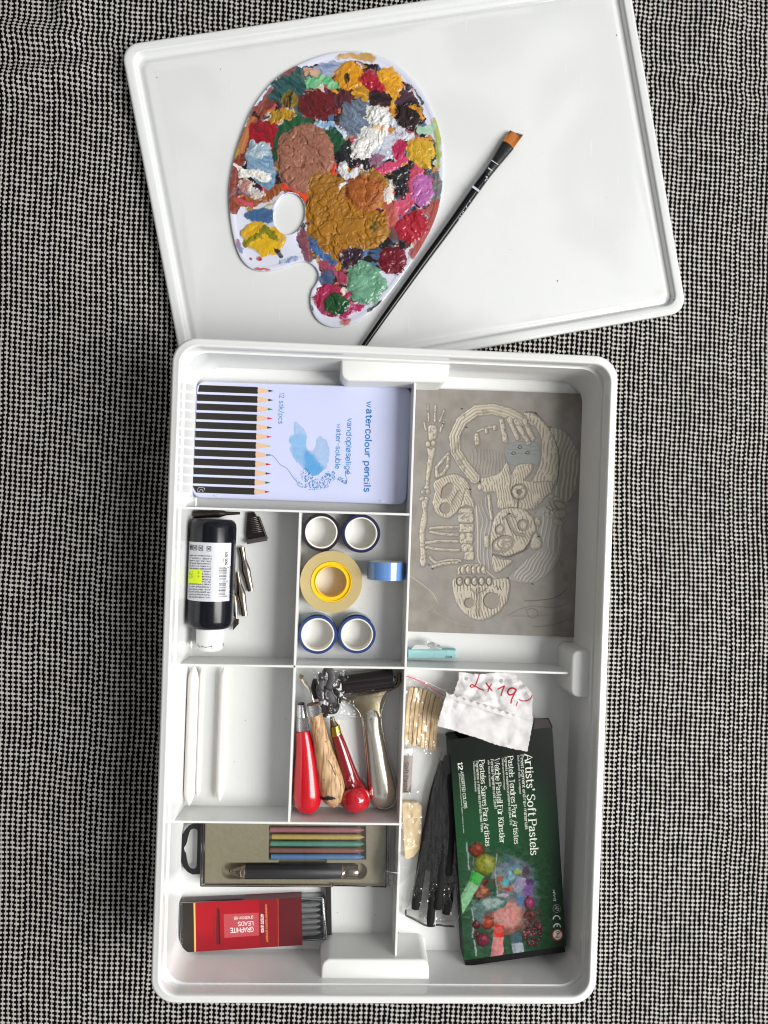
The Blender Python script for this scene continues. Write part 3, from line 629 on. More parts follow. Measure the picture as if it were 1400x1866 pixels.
dab(PL((1150,590),(1220,570),(1295,610),(1300,690),(1270,760),(1200,740),(1140,670)), (222,178,62), (192,160,40), 3.2, 1.0, 14, 30, 4, .5)
# thick skins in the middle
dab(PL((350,640),(400,540),(500,480),(600,500),(680,600),(700,720),(640,830),(560,880),(510,910),(430,870),(360,780)), (168,118,98), (150,102,84), 3.6, 1.9, 12, 40, 5, .7)
dab(E(655,880,120,100,10), (170,120,40), (140,100,36), 2.8, 1.4, 18, 30, 5)
dab(C(46,(745,740),(770,800),(850,770),(880,790)), (236,236,236), (200,200,206), 2.4, 1.3, 16, 20)
dab(C(26,(735,868),(760,850)), (236,236,236), None, 2.0, .8, 8)
dab(E(1030,905,34,66,0), (238,238,238), (220,200,170), 2.6, 1.2, 14, 20)
dab(C(56,(870,800),(990,810),(1000,850)), (176,126,50), (150,110,40), 2.8, 1.2, 16, 24)
dab(PL((530,960),(620,900),(750,930),(870,1000),(1020,1040),(1032,1130),(1000,1210),(900,1250),(830,1240),(740,1335),(640,1265),(560,1190),(528,1080)), (178,126,38), (150,104,30), 3.8, 2.1, 14, 44, 5, .7)
dab(C(16,(738,1290),(728,1372)), (178,120,40), None, 2.0, .5, 4)
dab(E(942,1112,28,34,20), (96,92,42), (140,110,40), 4.2, 1.4, 12, 16)
dab(PL((750,880),(800,820),(900,800),(985,840),(1000,920),(960,1000),(880,1030),(800,980)), (178,108,48), (150,84,36), 4.6, 1.8, 12, 34, 5, .5)
dab(C(130,(960,440),(975,520),(900,590),(850,640)), (240,238,230), (216,216,216), 4.4, 2.0, 26, 26, 4)
dab(C(34,(940,510),(985,520)), (222,196,160), None, 4.8, 1.2, 12, 14)
# lower right
dab(PL((1060,1110),(1120,1050),(1200,1010),(1260,1080),(1250,1160),(1180,1220),(1110,1180)), (166,22,44), (200,60,84), 2.4, 1.1, 18, 28, 4)
dab(C(46,(560,1200),(600,1270),(700,1335)), (78,120,170), (60,84,130), 1.6, .8, 12, 20, 3)
dab(E(800,1300,80,62,-10), (44,26,42), (70,40,70), 2.0, 1.0, 16, 24, 3)
dab(C(60,(630,1340),(700,1390),(760,1440)), (176,78,104), (140,50,80), .9, .5, 16, 24, 3)
dab(E(645,1425,44,50,0), (60,86,120), (80,100,130), .8, .4, 12)
dab(E(950,1270,50,40,0), (30,56,60), (90,120,170), 1.2, .5, 12)
dab(E(1056,1318,84,90,0), (110,14,34), (140,30,50), 3.2, 1.0, 12, 30, 4, .8)
dab(E(680,1555,112,100,20), (156,22,64), (190,60,110), 1.6, .9, 16, 24, 3)
dab(C(20,(745,1490),(765,1505)), (236,226,220), None, 2.2, .6, 6)
dab(C(44,(755,1655),(800,1620),(850,1595)), (176,36,96), (210,90,150), 1.6, .8, 12, 20, 3)
dab(PL((870,1310),(950,1350),(1020,1450),(990,1530),(900,1590),(810,1545),(770,1455),(800,1370)), (126,176,148), (100,150,122), 3.6, 1.2, 14, 34, 4, .5)
dab(E(868,1452,46,40,0), (136,186,158), (110,164,132), 5.2, .5, 5, 30)
dab(PL((645,1540),(710,1505),(770,1540),(795,1590),(740,1640),(670,1640),(640,1600)), (16,76,40), (30,96,50), 3.0, 1.0, 8, 30, 4, .4)
# left edge
dab(PL((175,640),(260,610),(320,680),(345,790),(330,860),(280,880),(200,800),(165,720)), (108,146,178), (160,186,205), 1.6, .7, 12, 30, 4)
dab(E(242,640,70,52,10), (190,204,212), (150,176,190), 2.4, 1.1, 16, 24, 4)
dab(C(54,(130,850),(190,890),(245,925)), (216,212,206), (180,150,140), 2.0, 1.1, 22, 18, 4)
dab(E(150,862,28,40,20), (196,140,130), (150,110,100), 2.2, .8, 10)
dab(C(30,(95,735),(130,765)), (240,238,230), None, 2.6, .9, 9)
dab(C(60,(140,785),(220,785),(290,815)), (240,238,230), (224,224,222), 3.4, 1.5, 14, 24, 4)
dab(PL((130,1130),(220,1075),(320,1105),(400,1155),(385,1240),(290,1292),(195,1245),(140,1190)), (224,184,30), (206,160,30), 1.6, .6, 10, 30, 3)
dab(C(42,(165,1215),(250,1165),(285,1120)), (120,124,24), (160,150,30), 1.9, .5, 10, 20)
dab(C(32,(275,1120),(340,1185)), (124,126,28), None, 1.9, .5, 9, 20)
dab(C(24,(340,1245),(375,1292)), (44,44,34), None, 1.6, .4, 8)
dab(E(243,1303,20,15,0), (186,30,50), None, .6, .2, 3)
dab(E(190,1306,10,9,0), (186,30,50), None, .5, .2, 2)
def build_paint():
    st = .62   # photo px
    pxs = np.arange(410, 812, st); pys = np.arange(90, 604, st); X0, Y0 = np.meshgrid(pxs, pys); X = (X0-400)*3.33333; Y = (Y0-80)*3.33333
    so = s_poly(X, Y, [tuple(p) for p in outl[::2]]); sh = s_poly(X, Y, [tuple(p) for p in hole[::2]])
    inside = (so > 3) & (sh < -4)
    Hh = np.zeros(X.shape); Hh += .5*ss(20-so, 0, 10)*0
    body = np.where(so < 28, .5, np.where(so < 38, .5*(38-so)/10, 0)); body = np.maximum(body, .5*ss(sh, -17, -9))
    Hh = body.copy(); Cc = np.zeros(X.shape+(3,)); Cc[:] = alb((206, 208, 222)); own = np.full(X.shape, -1)
    for k, (shp, c1, c2, h, wr, edge, esc, stt, rim, mode) in enumerate(D):
        pts = np.array(shp[1]) if shp[0] != 'e' else np.array([(shp[1]-max(shp[3:5]), shp[2]-max(shp[3:5])), (shp[1]+max(shp[3:5]), shp[2]+max(shp[3:5]))])
        pad = edge+12+(shp[2] if shp[0] == 'c' else 0)
        j0 = np.searchsorted(X[0], pts[:, 0].min()-pad); j1 = np.searchsorted(X[0], pts[:, 0].max()+pad); i0 = np.searchsorted(Y[:, 0], pts[:, 1].min()-pad); i1 = np.searchsorted(Y[:, 0], pts[:, 1].max()+pad)
        sl = (slice(max(0, i0), i1), slice(max(0, j0), j1)); x, y = X[sl], Y[sl]
        if x.size == 0: continue
        d = sdf(x, y, shp)
        # ragged, slightly combed edges
        nz = fbm(x/esc+k*3.7, y/esc+k*1.9, 4)-.5; nz2 = fbm(x/7+k, y/7, 2)-.5
        d = d+edge*2.5*nz+min(edge, 10)*.6*nz2
        ang = (k*2.39) % math.pi; ca, sa = math.cos(ang), math.sin(ang); us = (x*ca+y*sa); vs = (-x*sa+y*ca)
        streak = fbm((us+16*(fbm(x/50, y/50+k, 2)-.5))/70+k, (vs+24*(fbm(x/44+k, y/44, 2)-.5))/13+k*2, 3)
        if stt == 5:   # dried skin: domain-warped creases
            wx = x+34*(fbm(x/60+k, y/60, 3)-.5)*2; wy = y+34*(fbm(x/60, y/60+k, 3)-.5)*2
            r1 = np.abs(fbm(wx/84, wy/66, 2)-.5)*2; r2 = np.abs(fbm(wx/40+9, wy/46+4, 2)-.5)*2
            rel = (ss(r1, 0, .22)-.7)*.75+(ss(r2, 0, .22)-.7)*.28+.45*(fbm(wx/30, wy/30, 2)-.5)+.05*(fbm(x/7, y/7, 2)-.5)
        elif stt in (3, 4):
            wx = x+26*(fbm(x/40+k, y/40, 2)-.5)*2; wy = y+26*(fbm(x/40, y/40+k, 2)-.5)*2; uw = wx*ca+wy*sa; vw = -wx*sa+wy*ca
            rel = (fbm(uw/64+k, vw/26+k, 2)-.5)*1.5+(ss(np.abs(fbm(wx/48+k, wy/48, 2)-.5)*2, 0, .3)-.6)*.55+(fbm(x/16, y/16, 2)-.5)*.15
        elif stt == 0 and mode == 3:
            rr_ = np.hypot(x-shp[1], y-shp[2]); rel = np.sin(rr_/5+np.arctan2(y-shp[2], x-shp[1]))*.4
        else: rel = (fbm(us/60+k, vs/14+k, 3)-.5)*1.1+(fbm(x/16, y/16, 2)-.5)*.25
        prof = ss(d, -1.5, 4+h*6); rimr = rim*np.exp(-((d-9)/7)**2)
        top = Hh[sl]*.42+h*.52*(.65+.35*ss(d, 0, 60))+wr*rel*.8+rimr*.6
        new = Hh[sl]*(1-prof)+np.maximum(top, Hh[sl]*.4+.08)*prof
        m = d > 0
        cov = ss(d, -2.5, 2.5)
        if h < .4: cov = cov*np.clip(.75+1.1*(streak-.3), .3, 1)
        mix = np.clip((streak-.42)*2.6+.3, 0, 1)[..., None]*.75
        if mode == 2:
            mz = fbm(x/70+3, y/70, 3); mix = ss(mz, .42, .58)[..., None]
        col = np.array(alb(c1))*(1-mix)+np.array(alb(c2))*mix
        if mode == 2:
            for n_, (cc_, lo_) in enumerate((((34, 30, 36), .47), ((70, 20, 30), .52), ((24, 60, 56), .56), ((120, 60, 40), .56), ((86, 116, 150), .58), ((190, 90, 110), .60), ((214, 206, 200), .62), ((200, 150, 50), .63), ((28, 24, 28), .58))):
                t3 = ss(fbm(x/42+40+n_*13.7, y/42+8+n_*5.1, 4), lo_, lo_+.03)[..., None]; col = col*(1-t3)+np.array(alb(cc_))*t3
        # a little of the neighbouring colour dragged in near the edge
        drag = (np.exp(-np.maximum(d, 0)/14)*.35*ss(streak, .45, .65))[..., None]; under = Cc[sl]
        col = col*(1-drag)+under*drag
        Hh[sl] = np.where(d > -1.5, new, Hh[sl])
        cv = cov[..., None]; Cc[sl] = Cc[sl]*(1-cv)+col*cv
        o_ = own[sl]; o_[m] = k; own[sl] = o_
    own[~inside] = -1
    # thin paint is dragged about by the brush
    ii = np.arange(Y.shape[0])[:, None]; jj = np.arange(X.shape[1])[None, :]
    di = (9*(fbm(X/38+5, Y/38, 3)-.5)*2*ss(2.2-Hh, 0, 1.2)).astype(int); dj = (9*(fbm(X/38, Y/38+11, 3)-.5)*2*ss(2.2-Hh, 0, 1.2)).astype(int)
    Cc = Cc[np.clip(ii+di, 0, X.shape[0]-1), np.clip(jj+dj, 0, X.shape[1]-1)]
    Cc = .84*Cc**1.12; Hh = np.where(own >= 0, np.maximum(Hh, body+.06), Hh)
    W = P(X0, Y0, ZP); Wz = np.stack([W[..., 0], W[..., 1], ZP+np.maximum(Hh, 0.02)+.03], -1)
    # soften at 1 cell
    zz = Wz[..., 2]
    for _ in range(2): zz[1:-1, 1:-1] = (zz[1:-1, 1:-1]*4+zz[:-2, 1:-1]+zz[2:, 1:-1]+zz[1:-1, :-2]+zz[1:-1, 2:])/8
    zz[1:-1, 1:-1] = (zz[1:-1, 1:-1]*4+zz[:-2, 1:-1]+zz[2:, 1:-1]+zz[1:-1, :-2]+zz[1:-1, 2:])/8
    idx = np.arange(X.size).reshape(X.shape)
    q = np.stack([idx[:-1, :-1], idx[1:, :-1], idx[1:, 1:], idx[:-1, 1:]], -1).reshape(-1, 4)
    ow = own.ravel(); qo = ow[q]; fo_ = qo.max(1)          # a face belongs to the uppermost dab touching it
    V = Wz.reshape(-1, 3); Cf = Cc.reshape(-1, 3)
    # exact shared normals would need one mesh; custom split keeps the relief continuous because borders share positions
    pm2 = mat('dried_paint', (200, 200, 200), .5, vcol=True, coat=.03, bump=.06, bscale=900, spec=.3)
    pm = mat('wet_paint', (200, 200, 200), .30, vcol=True, coat=.15, bump=.06, bscale=900, spec=.4)
    for k in range(len(D)):
        fk = q[fo_ == k]
        if len(fk) < 6: continue
        used, inv = np.unique(fk, return_inverse=True)
        mesh('paint_dab', V[used], inv.reshape(-1, 4), pm2 if D[k][7] in (5, 0, 1, 2) else pm, pal, True, cols=Cf[used])
build_paint()
# ------------------------------------------------------------------ brush
br = thing('paint_brush', 'long black flat paint brush with orange brown bristles lying beside the palette', 'paint brush', 800, 430, -37)
cl = [(652, 646), (702, 575), (771, 479), (815, 419), (866, 347), (886, 320)]; zc = [-31.5, -31.5, -31.2, -30.8, -30.6, -30.6]
rad = [2.3, 2.7, 3.3, 3.7, 4.1, 3.9]
path = [tuple(P(x, y, z)) for (x, y), z in zip(cl, zc)]
pp = spline(path, 5); rr_ = np.interp(np.linspace(0, 1, len(pp)), np.linspace(0, 1, 6), rad)
v, f = tube(pp, rr_, 18); mesh('handle', v, f, mat('black_lacquer', (14, 14, 16), .12, coat=0, spec=.22), br, 60)
def brp(x, y, z): return tuple(P(x, y, z))
fer = [brp(886, 320, -30.6), brp(892, 312, -30.6), brp(903, 297, -31), brp(915, 280, -31.6), brp(926, 264.5, -32)]
v, f = tube(fer, [3.9, 4.1, 4.6, 5.6, 6.4], 20, flat=[1, 1, .85, .6, .45]); mesh('ferrule', v, f, mat('painted_ferrule', (24, 24, 26), .32, spec=.4, bump=.5, bscale=500), br, 60)
# bristles: one flat tuft made of many fine hairs
bmt = MB(); a0 = np.array(brp(925.5, 265, -32)); a1 = np.array(brp(941.5, 241, -33.4)); ax = (a1-a0); Lb = np.linalg.norm(ax); ax /= Lb; sd = np.array([ax[1], -ax[0], 0])
cols = []
bv, bf, bc = [], [], []
for i in range(340):
    s = random.uniform(-1, 1); t = random.uniform(-1, 1); ln = Lb*(.96+.16*s+random.uniform(-.06, .06)); w = .16
    b0 = a0+sd*s*5.9+np.array([0, 0, t*2.0]); b1 = a0+sd*s*(6.5+random.uniform(-.3, .3))+ax*ln+np.array([0, 0, t*.9-1.2+random.uniform(-.2, .2)])
    n0 = len(bv)
    for q, tt in ((b0, 0), ((b0*.4+b1*.6), .6), (b1, 1)):
        bv += [tuple(q-sd*w*(1-.6*tt)), tuple(q+sd*w*(1-.6*tt)+np.array([0, 0, .12])), tuple(q+np.array([0, 0, .3]))]
        c = np.array(alb((214, 132, 44)))*(1-tt*.15) if tt < .7 else np.array(alb((96, 54, 30)))
        c = c*random.uniform(.8, 1.1); bc += [c, c, c]
    for k in (0, 3):
        for e in ((0, 1), (1, 2), (2, 0)): bf.append((n0+k+e[0], n0+k+e[1], n0+k+3+e[1], n0+k+3+e[0]))
mesh('bristles', bv, np.array(bf), mat('bristle_hair', (200, 130, 60), .45, vcol=True), br, False, cols=np.array(bc))
v, f = tube([a0-ax*1.0, a0+ax*Lb*.9+np.array([0, 0, -1.0])], [5.6, 6.2], 16, flat=[.4, .18]); mesh('bristle_core', v, f, mat('bristle_core', (176, 104, 40), .6), br, 60)
def brs(px, py, l):   # printed on the round handle
    z = -27.2; p = P(px, py, z); return (p[0], p[1], z+l)
wm = mat('print_white', (210, 210, 212), .5)
text('AMI', 838, 402, 848, 387, 4.2, -27.3, wm, br, 'handle_print', weight=.9, surf=lambda a, b, l: P(a, b, -27.0+l))
mb = MB()
for pts, w in (([(862, 340), (873, 348)], 4.0), ([(890, 306), (897, 311)], 2.0), ([(886, 321), (888, 327)], 1.6), ([(884, 330), (889, 322)], 1.4), ([(856, 366), (857, 368)], 1.4), ([(850, 375), (851, 379)], 1.2), ([(896, 292), (908, 300)], 1.4)):  # widest stroke is the ring's highlight painted on; the rest are pale specks
    strokepx(mb, pts, w, -26.3, False)
mb.build('specks_and_highlight', mat('pale_speck_highlight', (190, 196, 204), .5), br)
# ------------------------------------------------------------------ helpers for printed flats
def flat(name, pts, z, m, parent, lift=.05, label=None):
    v = [tuple(P(x, y, z+lift)) for x, y in pts]; return mesh(name, v, [tuple(range(len(v)))], m, parent, label=label)
def quad_uv(q):
    q = np.array(q, float)
    return lambda u, v: tuple((q[0]*(1-u)+q[1]*u)*(1-v)+(q[3]*(1-u)+q[2]*u)*v)
# ------------------------------------------------------------------ tin of watercolour pencils (coordinates of a 2.917x enlargement)
t4 = lambda x, y: (300+x/2.9167, 600+y/2.9167)
ZT = 12.0
tin = thing('pencil_tin', 'pale lilac metal tin of watercolour pencils with blue lettering and twelve printed pencils', 'pencil tin', 545, 805, 0)
tq = [t4(172, 276), t4(1316, 311), t4(1284, 932), t4(146, 893)]
tp = np.array([P2(*c, ZT) for c in tq]); tpo = ccw(tp); tpo = roundpoly(tpo, 7.5, 8)
tinm = mat('tin_lacquer', (198, 204, 234), .2, coat=.6); side = mat('tin_side', (46, 46, 60), .3, metal=.4)
rs = [ring3(inset(tpo, .8), 0.02), ring3(inset(tpo, .5), 1), ring3(inset(tpo, .7), 4.5)]; v, f = loft(rs); mesh('tin_base', v, f, side, tin, 50)
rs = [ring3(inset(tpo, -.1), 4.6), ring3(inset(tpo, -.2), 5), ring3(inset(tpo, -.2), ZT-1.1), ring3(inset(tpo, 0), ZT-.5), ring3(inset(tpo, .5), ZT-.1), ring3(inset(tpo, 1.3), ZT)]
v, f = loft(rs); mesh('tin_lid', v, f, tinm, tin, 60)
# printed pencils
blk = mat('print_black', (40, 35, 30), .32, coat=.2); wood = mat('print_wood', (216, 182, 150), .35)
leadc = [(28, 26, 44), (58, 34, 66), (40, 130, 84), (196, 30, 84), (92, 32, 62), (206, 60, 92), (190, 190, 80), (96, 120, 160), (176, 26, 60), (70, 44, 80), (40, 96, 60), (190, 26, 60)]
for i in range(12):
    yc = 318+48.85*i; yl = lambda x, yc=yc: yc+(x-300)*.036
    xl = 175-2.3*i+(6 if i == 0 else 0); xe = 497-1.6*i; xt = 581-1.7*i; hh = 18.0
    pe = []
    for k in range(7):
        yy = -hh+2*hh*k/6; bulge = 5*abs(math.sin(math.pi*k/2)) if k % 2 else 0
        pe.append((xe-(3 if k % 2 == 0 else -2), yy))
    xl_ = xl+(10 if i in (0,) else 0)+(14 if i == 11 else 0)
    body = [(xl_, yl(xl_)-hh), *[(x, yl(x)+yy) for x, yy in pe], (xl, yl(xl)+hh)]
    if i == 0: body = [(xl+5, yl(xl)-hh), *[(x, yl(x)+yy) for x, yy in pe], (xl-4, yl(xl)+hh)]
    if i == 11: body = [(xl-1, yl(xl)-hh), *[(x, yl(x)+yy) for x, yy in pe], (xl+18, yl(xl)+hh)]
    flat('printed_pencil', [t4(*p) for p in body], ZT, blk, tin, .06)
    xm = xe+(xt-xe)*.68; r = 1-.68
    flat('printed_point', [t4(*p) for p in [(xe-3, yl(xe)-hh), (xm, yl(xm)-hh*.36), (xm-3, yl(xm)), (xm, yl(xm)+hh*.36), (xe-3, yl(xe)+hh), (xe+2, yl(xe)+6), (xe-3, yl(xe)), (xe+2, yl(xe)-8)]], ZT, wood, tin, .09)
    flat('printed_lead', [t4(*p) for p in [(xm, yl(xm)-hh*.36), (xt, yl(xt)), (xm, yl(xm)+hh*.36), (xm-3, yl(xm))]], ZT, mat('lead_print_%d' % i, leadc[i], .35), tin, .10)
bl = mat('print_blue', (36, 112, 178), .4); bl2 = mat('print_blue_soft', (60, 130, 190), .4)
text('12 stk/pcs', *t4(612, 338), *t4(606, 500), 8.4, ZT, bl2, tin, weight=1.0, jit=.25, track=1.7)
text('vandopl\u00f8selige', *t4(972, 474), *t4(962, 768), 9.4, ZT, bl2, tin, weight=1.1, jit=.3, track=1.5)
text('water-soluble', *t4(916, 503), *t4(908, 740), 8.6, ZT, bl2, tin, weight=1.1, jit=.3, track=1.5)
text('watercolour pencils', *t4(1074, 387), *t4(1060, 862), 11.0, ZT, bl, tin, weight=1.35, jit=.35, track=1.7)
# watercolour wash print
cv = Canvas([t4(640, 470), t4(1000, 480), t4(985, 860), t4(630, 850)], ZT+.07, .5, (196, 200, 230), (300, 600, 2.9167))
mask = np.zeros(cv.X.shape)
def wsh(sh, c, a, edge=9, soft=3, seed=0):
    m = cv.paint(sh, c, soft, a, edge, 24, seed, .12); np.maximum(mask, m, out=mask)
W1 = PL((688,498),(705,497),(737,530),(755,572),(752,622),(770,648),(802,622),(812,580),(828,567),(866,610),(876,670),(864,724),(846,742),(820,765),(790,775),(765,755),(735,735),(700,700),(672,650),(665,590),(668,565),(690,560))
wsh(W1, (150, 182, 218), .8, seed=1); cv.paint(PL((672,575),(750,560),(760,640),(790,700),(840,740),(780,765),(720,720),(676,640)), (112, 170, 218), 10, .6, 10, 24, 2, .2)
cv.paint(PL((740,660),(775,655),(830,720),(860,750),(840,800),(770,790),(748,750)), (56, 146, 206), 12, .7, 10, 14, 3, .2)
d = sdf(cv.X, cv.Y, W1); rimm = np.exp(-((d-1)/2.2)**2)[..., None]*.35; cv.C = cv.C*(1-rimm)+np.array(alb((110, 160, 205)))*rimm
scr = np.maximum(np.maximum(s_chain(cv.X, cv.Y, [(750, 770), (780, 830), (850, 815), (880, 780)], 62), s_chain(cv.X, cv.Y, [(880, 765), (930, 795), (962, 812)], 26)), s_chain(cv.X, cv.Y, [(690, 785), (715, 820), (745, 835)], 20))
tex = ss(fbm((cv.X+cv.Y*.4)/3.2, cv.Y/6, 2), .44, .52)*ss(scr+8*(fbm(cv.X/10, cv.Y/10, 2)-.5), 0, 3)
cv.C = cv.C*(1-tex[..., None])+np.array(alb((60, 128, 184)))*tex[..., None]; mask = np.maximum(mask, tex)
cv.keep = mask > .04; cv.build('wash_print', mat('printed_paper', (200, 200, 200), .3, vcol=True, coat=.2), tin)
mb = MB(); strokepx(mb, [t4(*p) for p in ((555, 665), (575, 672), (600, 700), (618, 722), (645, 735), (665, 758), (682, 785), (700, 805), (712, 830), (735, 842))], .8, ZT, lift=.12)
mb.build('scribble_line', bl, tin); mb = MB(); strokepx(mb, [t4(*p) for p in ((935, 785), (950, 812), (965, 818), (970, 800), (962, 770), (975, 756), (992, 768))], .7, ZT, lift=.12)
mb.build('scribble_line', bl, tin)
mb = MB()
for p in ([(176, 862), (178, 846), (188, 840), (206, 842), (212, 850), (208, 862)], [(188, 862), (190, 852), (200, 852), (202, 862)], [(206, 842), (214, 846), (210, 858)], [(176, 862), (188, 862)], [(200, 862), (208, 862)]):
    strokepx(mb, [t4(*q) for q in p], .55, ZT, lift=.14)
mb.build('elephant_emblem', mat('print_white', (210, 210, 212), .5), tin)
for (x0, y0, x1, y1) in ((634, 699.5, 656, 701.6), ):
    a = P2(x0, y0+.5, 11); b_ = P2(x1, y1+.5, 11)
    v, f = slab(np.array([(a[0], a[1]-.6), (b_[0], b_[1]-.6), (b_[0], b_[1]+1.0), (a[0], a[1]+1.0)]), 5, 11, .3); mesh('hinge', v, f, side, tin)
for (x, y) in ((395, 903.2), (696, 913.2)):
    p = P2(x, y, ZT)
    v, f = slab(roundpoly([(p[0]-2.4, p[1]-1.4), (p[0]+2.4, p[1]-1.4), (p[0]+2.4, p[1]+1.2), (p[0]-2.4, p[1]+1.2)], 1.1, 4), 11.5, 12.35, .3); mesh('lid_dimple', v, f, tinm, tin, 40)
# ------------------------------------------------------------------ ink bottle lying on its side (5.385x enlargement)
t6 = lambda x, y: (300+x/5.385, 920+y/5.385)
bot = thing('ink_bottle', 'dark blue plastic ink bottle lying on its side, white barcode label and neon yellow sticker', 'ink bottle', 385, 1060, 0)
RB = 19.6
A0 = P(*t6(483, 140), RB); A1 = P(*t6(446, 1205), RB)
axb = (A1-A0)/np.linalg.norm(A1-A0); LBt = np.linalg.norm(A1-A0)
def btube(ts, rs_, n=40, z=None):
    path = [tuple(A0+axb*t) for t in ts]; return tube(path, rs_, n)
v, f = btube([0.0, .4, 1.6, 3.6, 7, LBt-7, LBt-3.4, LBt-1.2, LBt-.2, LBt+.3], [RB-5, RB-3.6, RB-1.9, RB-.7, RB-.05, RB-.05, RB-.8, RB-2.4, RB-4.6, RB-8])
mesh('bottle_body', v, f, mat('ink_plastic', (11, 13, 20), .2, spec=.35, bump=.06, bscale=50), bot, 40)
v, f = btube([LBt, LBt+1.4, LBt+1.5, LBt+14.5, LBt+14.6, LBt+17.5, LBt+18.8], [11.6, 11.8, 11.3, 11.0, 11.3, 11.2, 10.0]); mesh('cap', v, f, mat('cap_white', (226, 226, 224), .35), bot, 40)
mb = MB()
zc_ = RB+11.35
for pts in ([(382-14.5, 1173), (382-14.5, 1179), (368+5, 1179)], [(368, 1180), (372, 1182), (384, 1182), (388, 1178), (387, 1184), (369, 1184), (368, 1179)], [(404, 1174), (406, 1178)]): pass
for pts in ([(368, 1176), (368.5, 1181)], [(368.5, 1178), (376, 1179.4), (386, 1177.6)], [(387, 1175), (386.6, 1183)], [(359.5, 1174), (361, 1178), (364, 1180)], [(404, 1175), (405.5, 1178), (404, 1180)]):
    strokepx(mb, pts, .9, 0, False, .1, surf=lambda a, b, l: (lambda p: (p[0], p[1], RB+math.sqrt(max(1, 11.35**2-(p[0]-A1[0]-axb[0]/axb[1]*(p[1]-A1[1]))**2))+l))(P(a, b, RB+10)))
mb.build('cap_groove_shade', mat('cap_shadow', (80, 78, 82), .6), bot)  # shade of the cap grooves, drawn as flat dark strokes
def cyl(a, b, l, r=None):
    r = (r or RB)+.12; z = RB+r
    for _ in range(6):
        p = P(a, b, z); dx = (p[0]-A0[0])*axb[1]*-1+(p[1]-A0[1])*axb[0]; dx = max(-r*.985, min(r*.985, dx)); z = RB+math.sqrt(r*r-dx*dx)
    nrm = (-dx/r, math.sqrt(max(0, 1-dx*dx/r/r))); s_ = np.array([-axb[1], axb[0]])*(-1)
    q = np.array([p[0], p[1]]); sd_ = np.array([axb[1], -axb[0]])*-1
    # sideways unit so that moving along it raises dx
    u = np.array([-axb[1], axb[0]])
    return (p[0]+u[0]*dx/r*l, p[1]+u[1]*dx/r*l, z+l*nrm[1])
# label: a strip wrapped on the body between two axial positions
def wrap(t0, t1, a0, a1, lift, n=36, rc=0):
    V_, F_ = [], []
    u = np.array([-axb[1], axb[0]]); m_ = 10
    for i in range(m_+1):
        for j in range(n+1):
            t = t0+(t1-t0)*i/m_; a = a0+(a1-a0)*j/n
            e = 0
            if rc:
                arc = (a1-a)*(RB); ed = min(t-t0, t1-t)
            r = RB+lift; c = A0+axb*t; V_.append((c[0]+u[0]*r*math.sin(a), c[1]+u[1]*r*math.sin(a), RB+r*math.cos(a)))
    for i in range(m_):
        for j in range(n): q = i*(n+1)+j; F_.append((q, q+1, q+n+2, q+n+1))
    return V_, F_
tl0 = (P(*t6(470, 372), RB*2)-A0)@axb; tl1 = (P(*t6(455, 950), RB*2)-A0)@axb
sgn = 1 if (-axb[1]) > 0 else -1     # +angle points to the right of the picture when sgn>0
v, f = wrap(tl0, tl1, -sgn*2.1, sgn*1.02, .10); mesh('label', v, f, mat('label_paper', (206, 208, 214), .35, coat=.2), bot, True)
ink_ = mat('print_dark', (46, 46, 50), .5)
rows = ['May produce an alle', 'EUH208 - Contains 2', 'time. Use with wate', 'viscous body and gi', 'It is easy to work', 'good light resistan', 'colour. High qualit', 'Water based lino in', 'Kann allergische Re', 'EUH208 - Enthaelt m', 'der Anwendung. Auch', 'Lange Trocknungszei', 'Lichtechtheit und v', 'arme, Alle Farbtone', 'mit guten Deckverm', 'Hochwertige Druckf', 'AMI Linoldruckfarbe']
for i, r_ in enumerate(rows):
    y = 505+25.4*i; text(r_, *t6(462-1.0*i, y+6-12), *t6(250-.6*i, y-10-4), 2.5, 0, ink_, bot, 'label_print', weight=1.0, surf=lambda a, b, l: cyl(a, b, l+.1))
mb = MB()
y = 612
while y < 895:
    w = random.choice([3, 3, 5, 7, 9]); g_ = random.choice([3, 4, 6])
    xs = 536-(y-612)*.03; x1 = 624-(y-612)*.06+(8 if y < 620 or y > 880 or 740 < y < 756 else 0)
    x1 -= 12 if not (y < 620 or y > 880 or 740 < y < 756) else 0
    mb.add([cyl(*t6(a, b), .12) for a, b in ((xs, y), ((xs+x1)/2, y), (x1, y), (x1, y+w), ((xs+x1)/2, y+w), (xs, y+w))], [(0, 1, 4, 5), (1, 2, 3, 4)]); y += w+g_
mb.build('barcode', ink_, bot)
sfc = lambda a, b, l: cyl(a, b, l+.1)
text('501.101', *t6(614, 588), *t6(618, 466), 3.8, 0, ink_, bot, 'label_print', weight=1.5, surf=sfc)
text('OAKL', *t6(584, 566), *t6(586, 516), 2.6, 0, ink_, bot, 'label_print', weight=1.0, surf=sfc)
text('AMI Art Material International', *t6(640, 915), *t6(650, 600), 2.2, 0, ink_, bot, 'label_print', weight=1.2, surf=sfc)
mb = MB()
for cx_, cy_ in ((300, 421), (358, 425), (437, 430), (262, 416)):
    k = 19 if cx_ > 280 else 9
    for pts in ([(-1, -1), (1, -1), (1, 1), (-1, 1), (-1, -1)], [(-.6, -.5), (.5, .5)], [(-.5, .5), (.1, -.2), (.6, -.6)], [(-.5, 0), (.4, .1)]):
        strokepx(mb, [t6(cx_+p*k, cy_+q*23) for p, q in pts], .9, 0, False, .1, surf=sfc)
mb.build('recycling_marks', ink_, bot)
st_ = [t6(244, 628), t6(371, 636), t6(367, 775), t6(236, 766)]
qf = quad_uv(st_); V_, F_ = [], []
for i in range(6):
    for j in range(11): V_.append(cyl(*qf(j/10, i/5), .35))
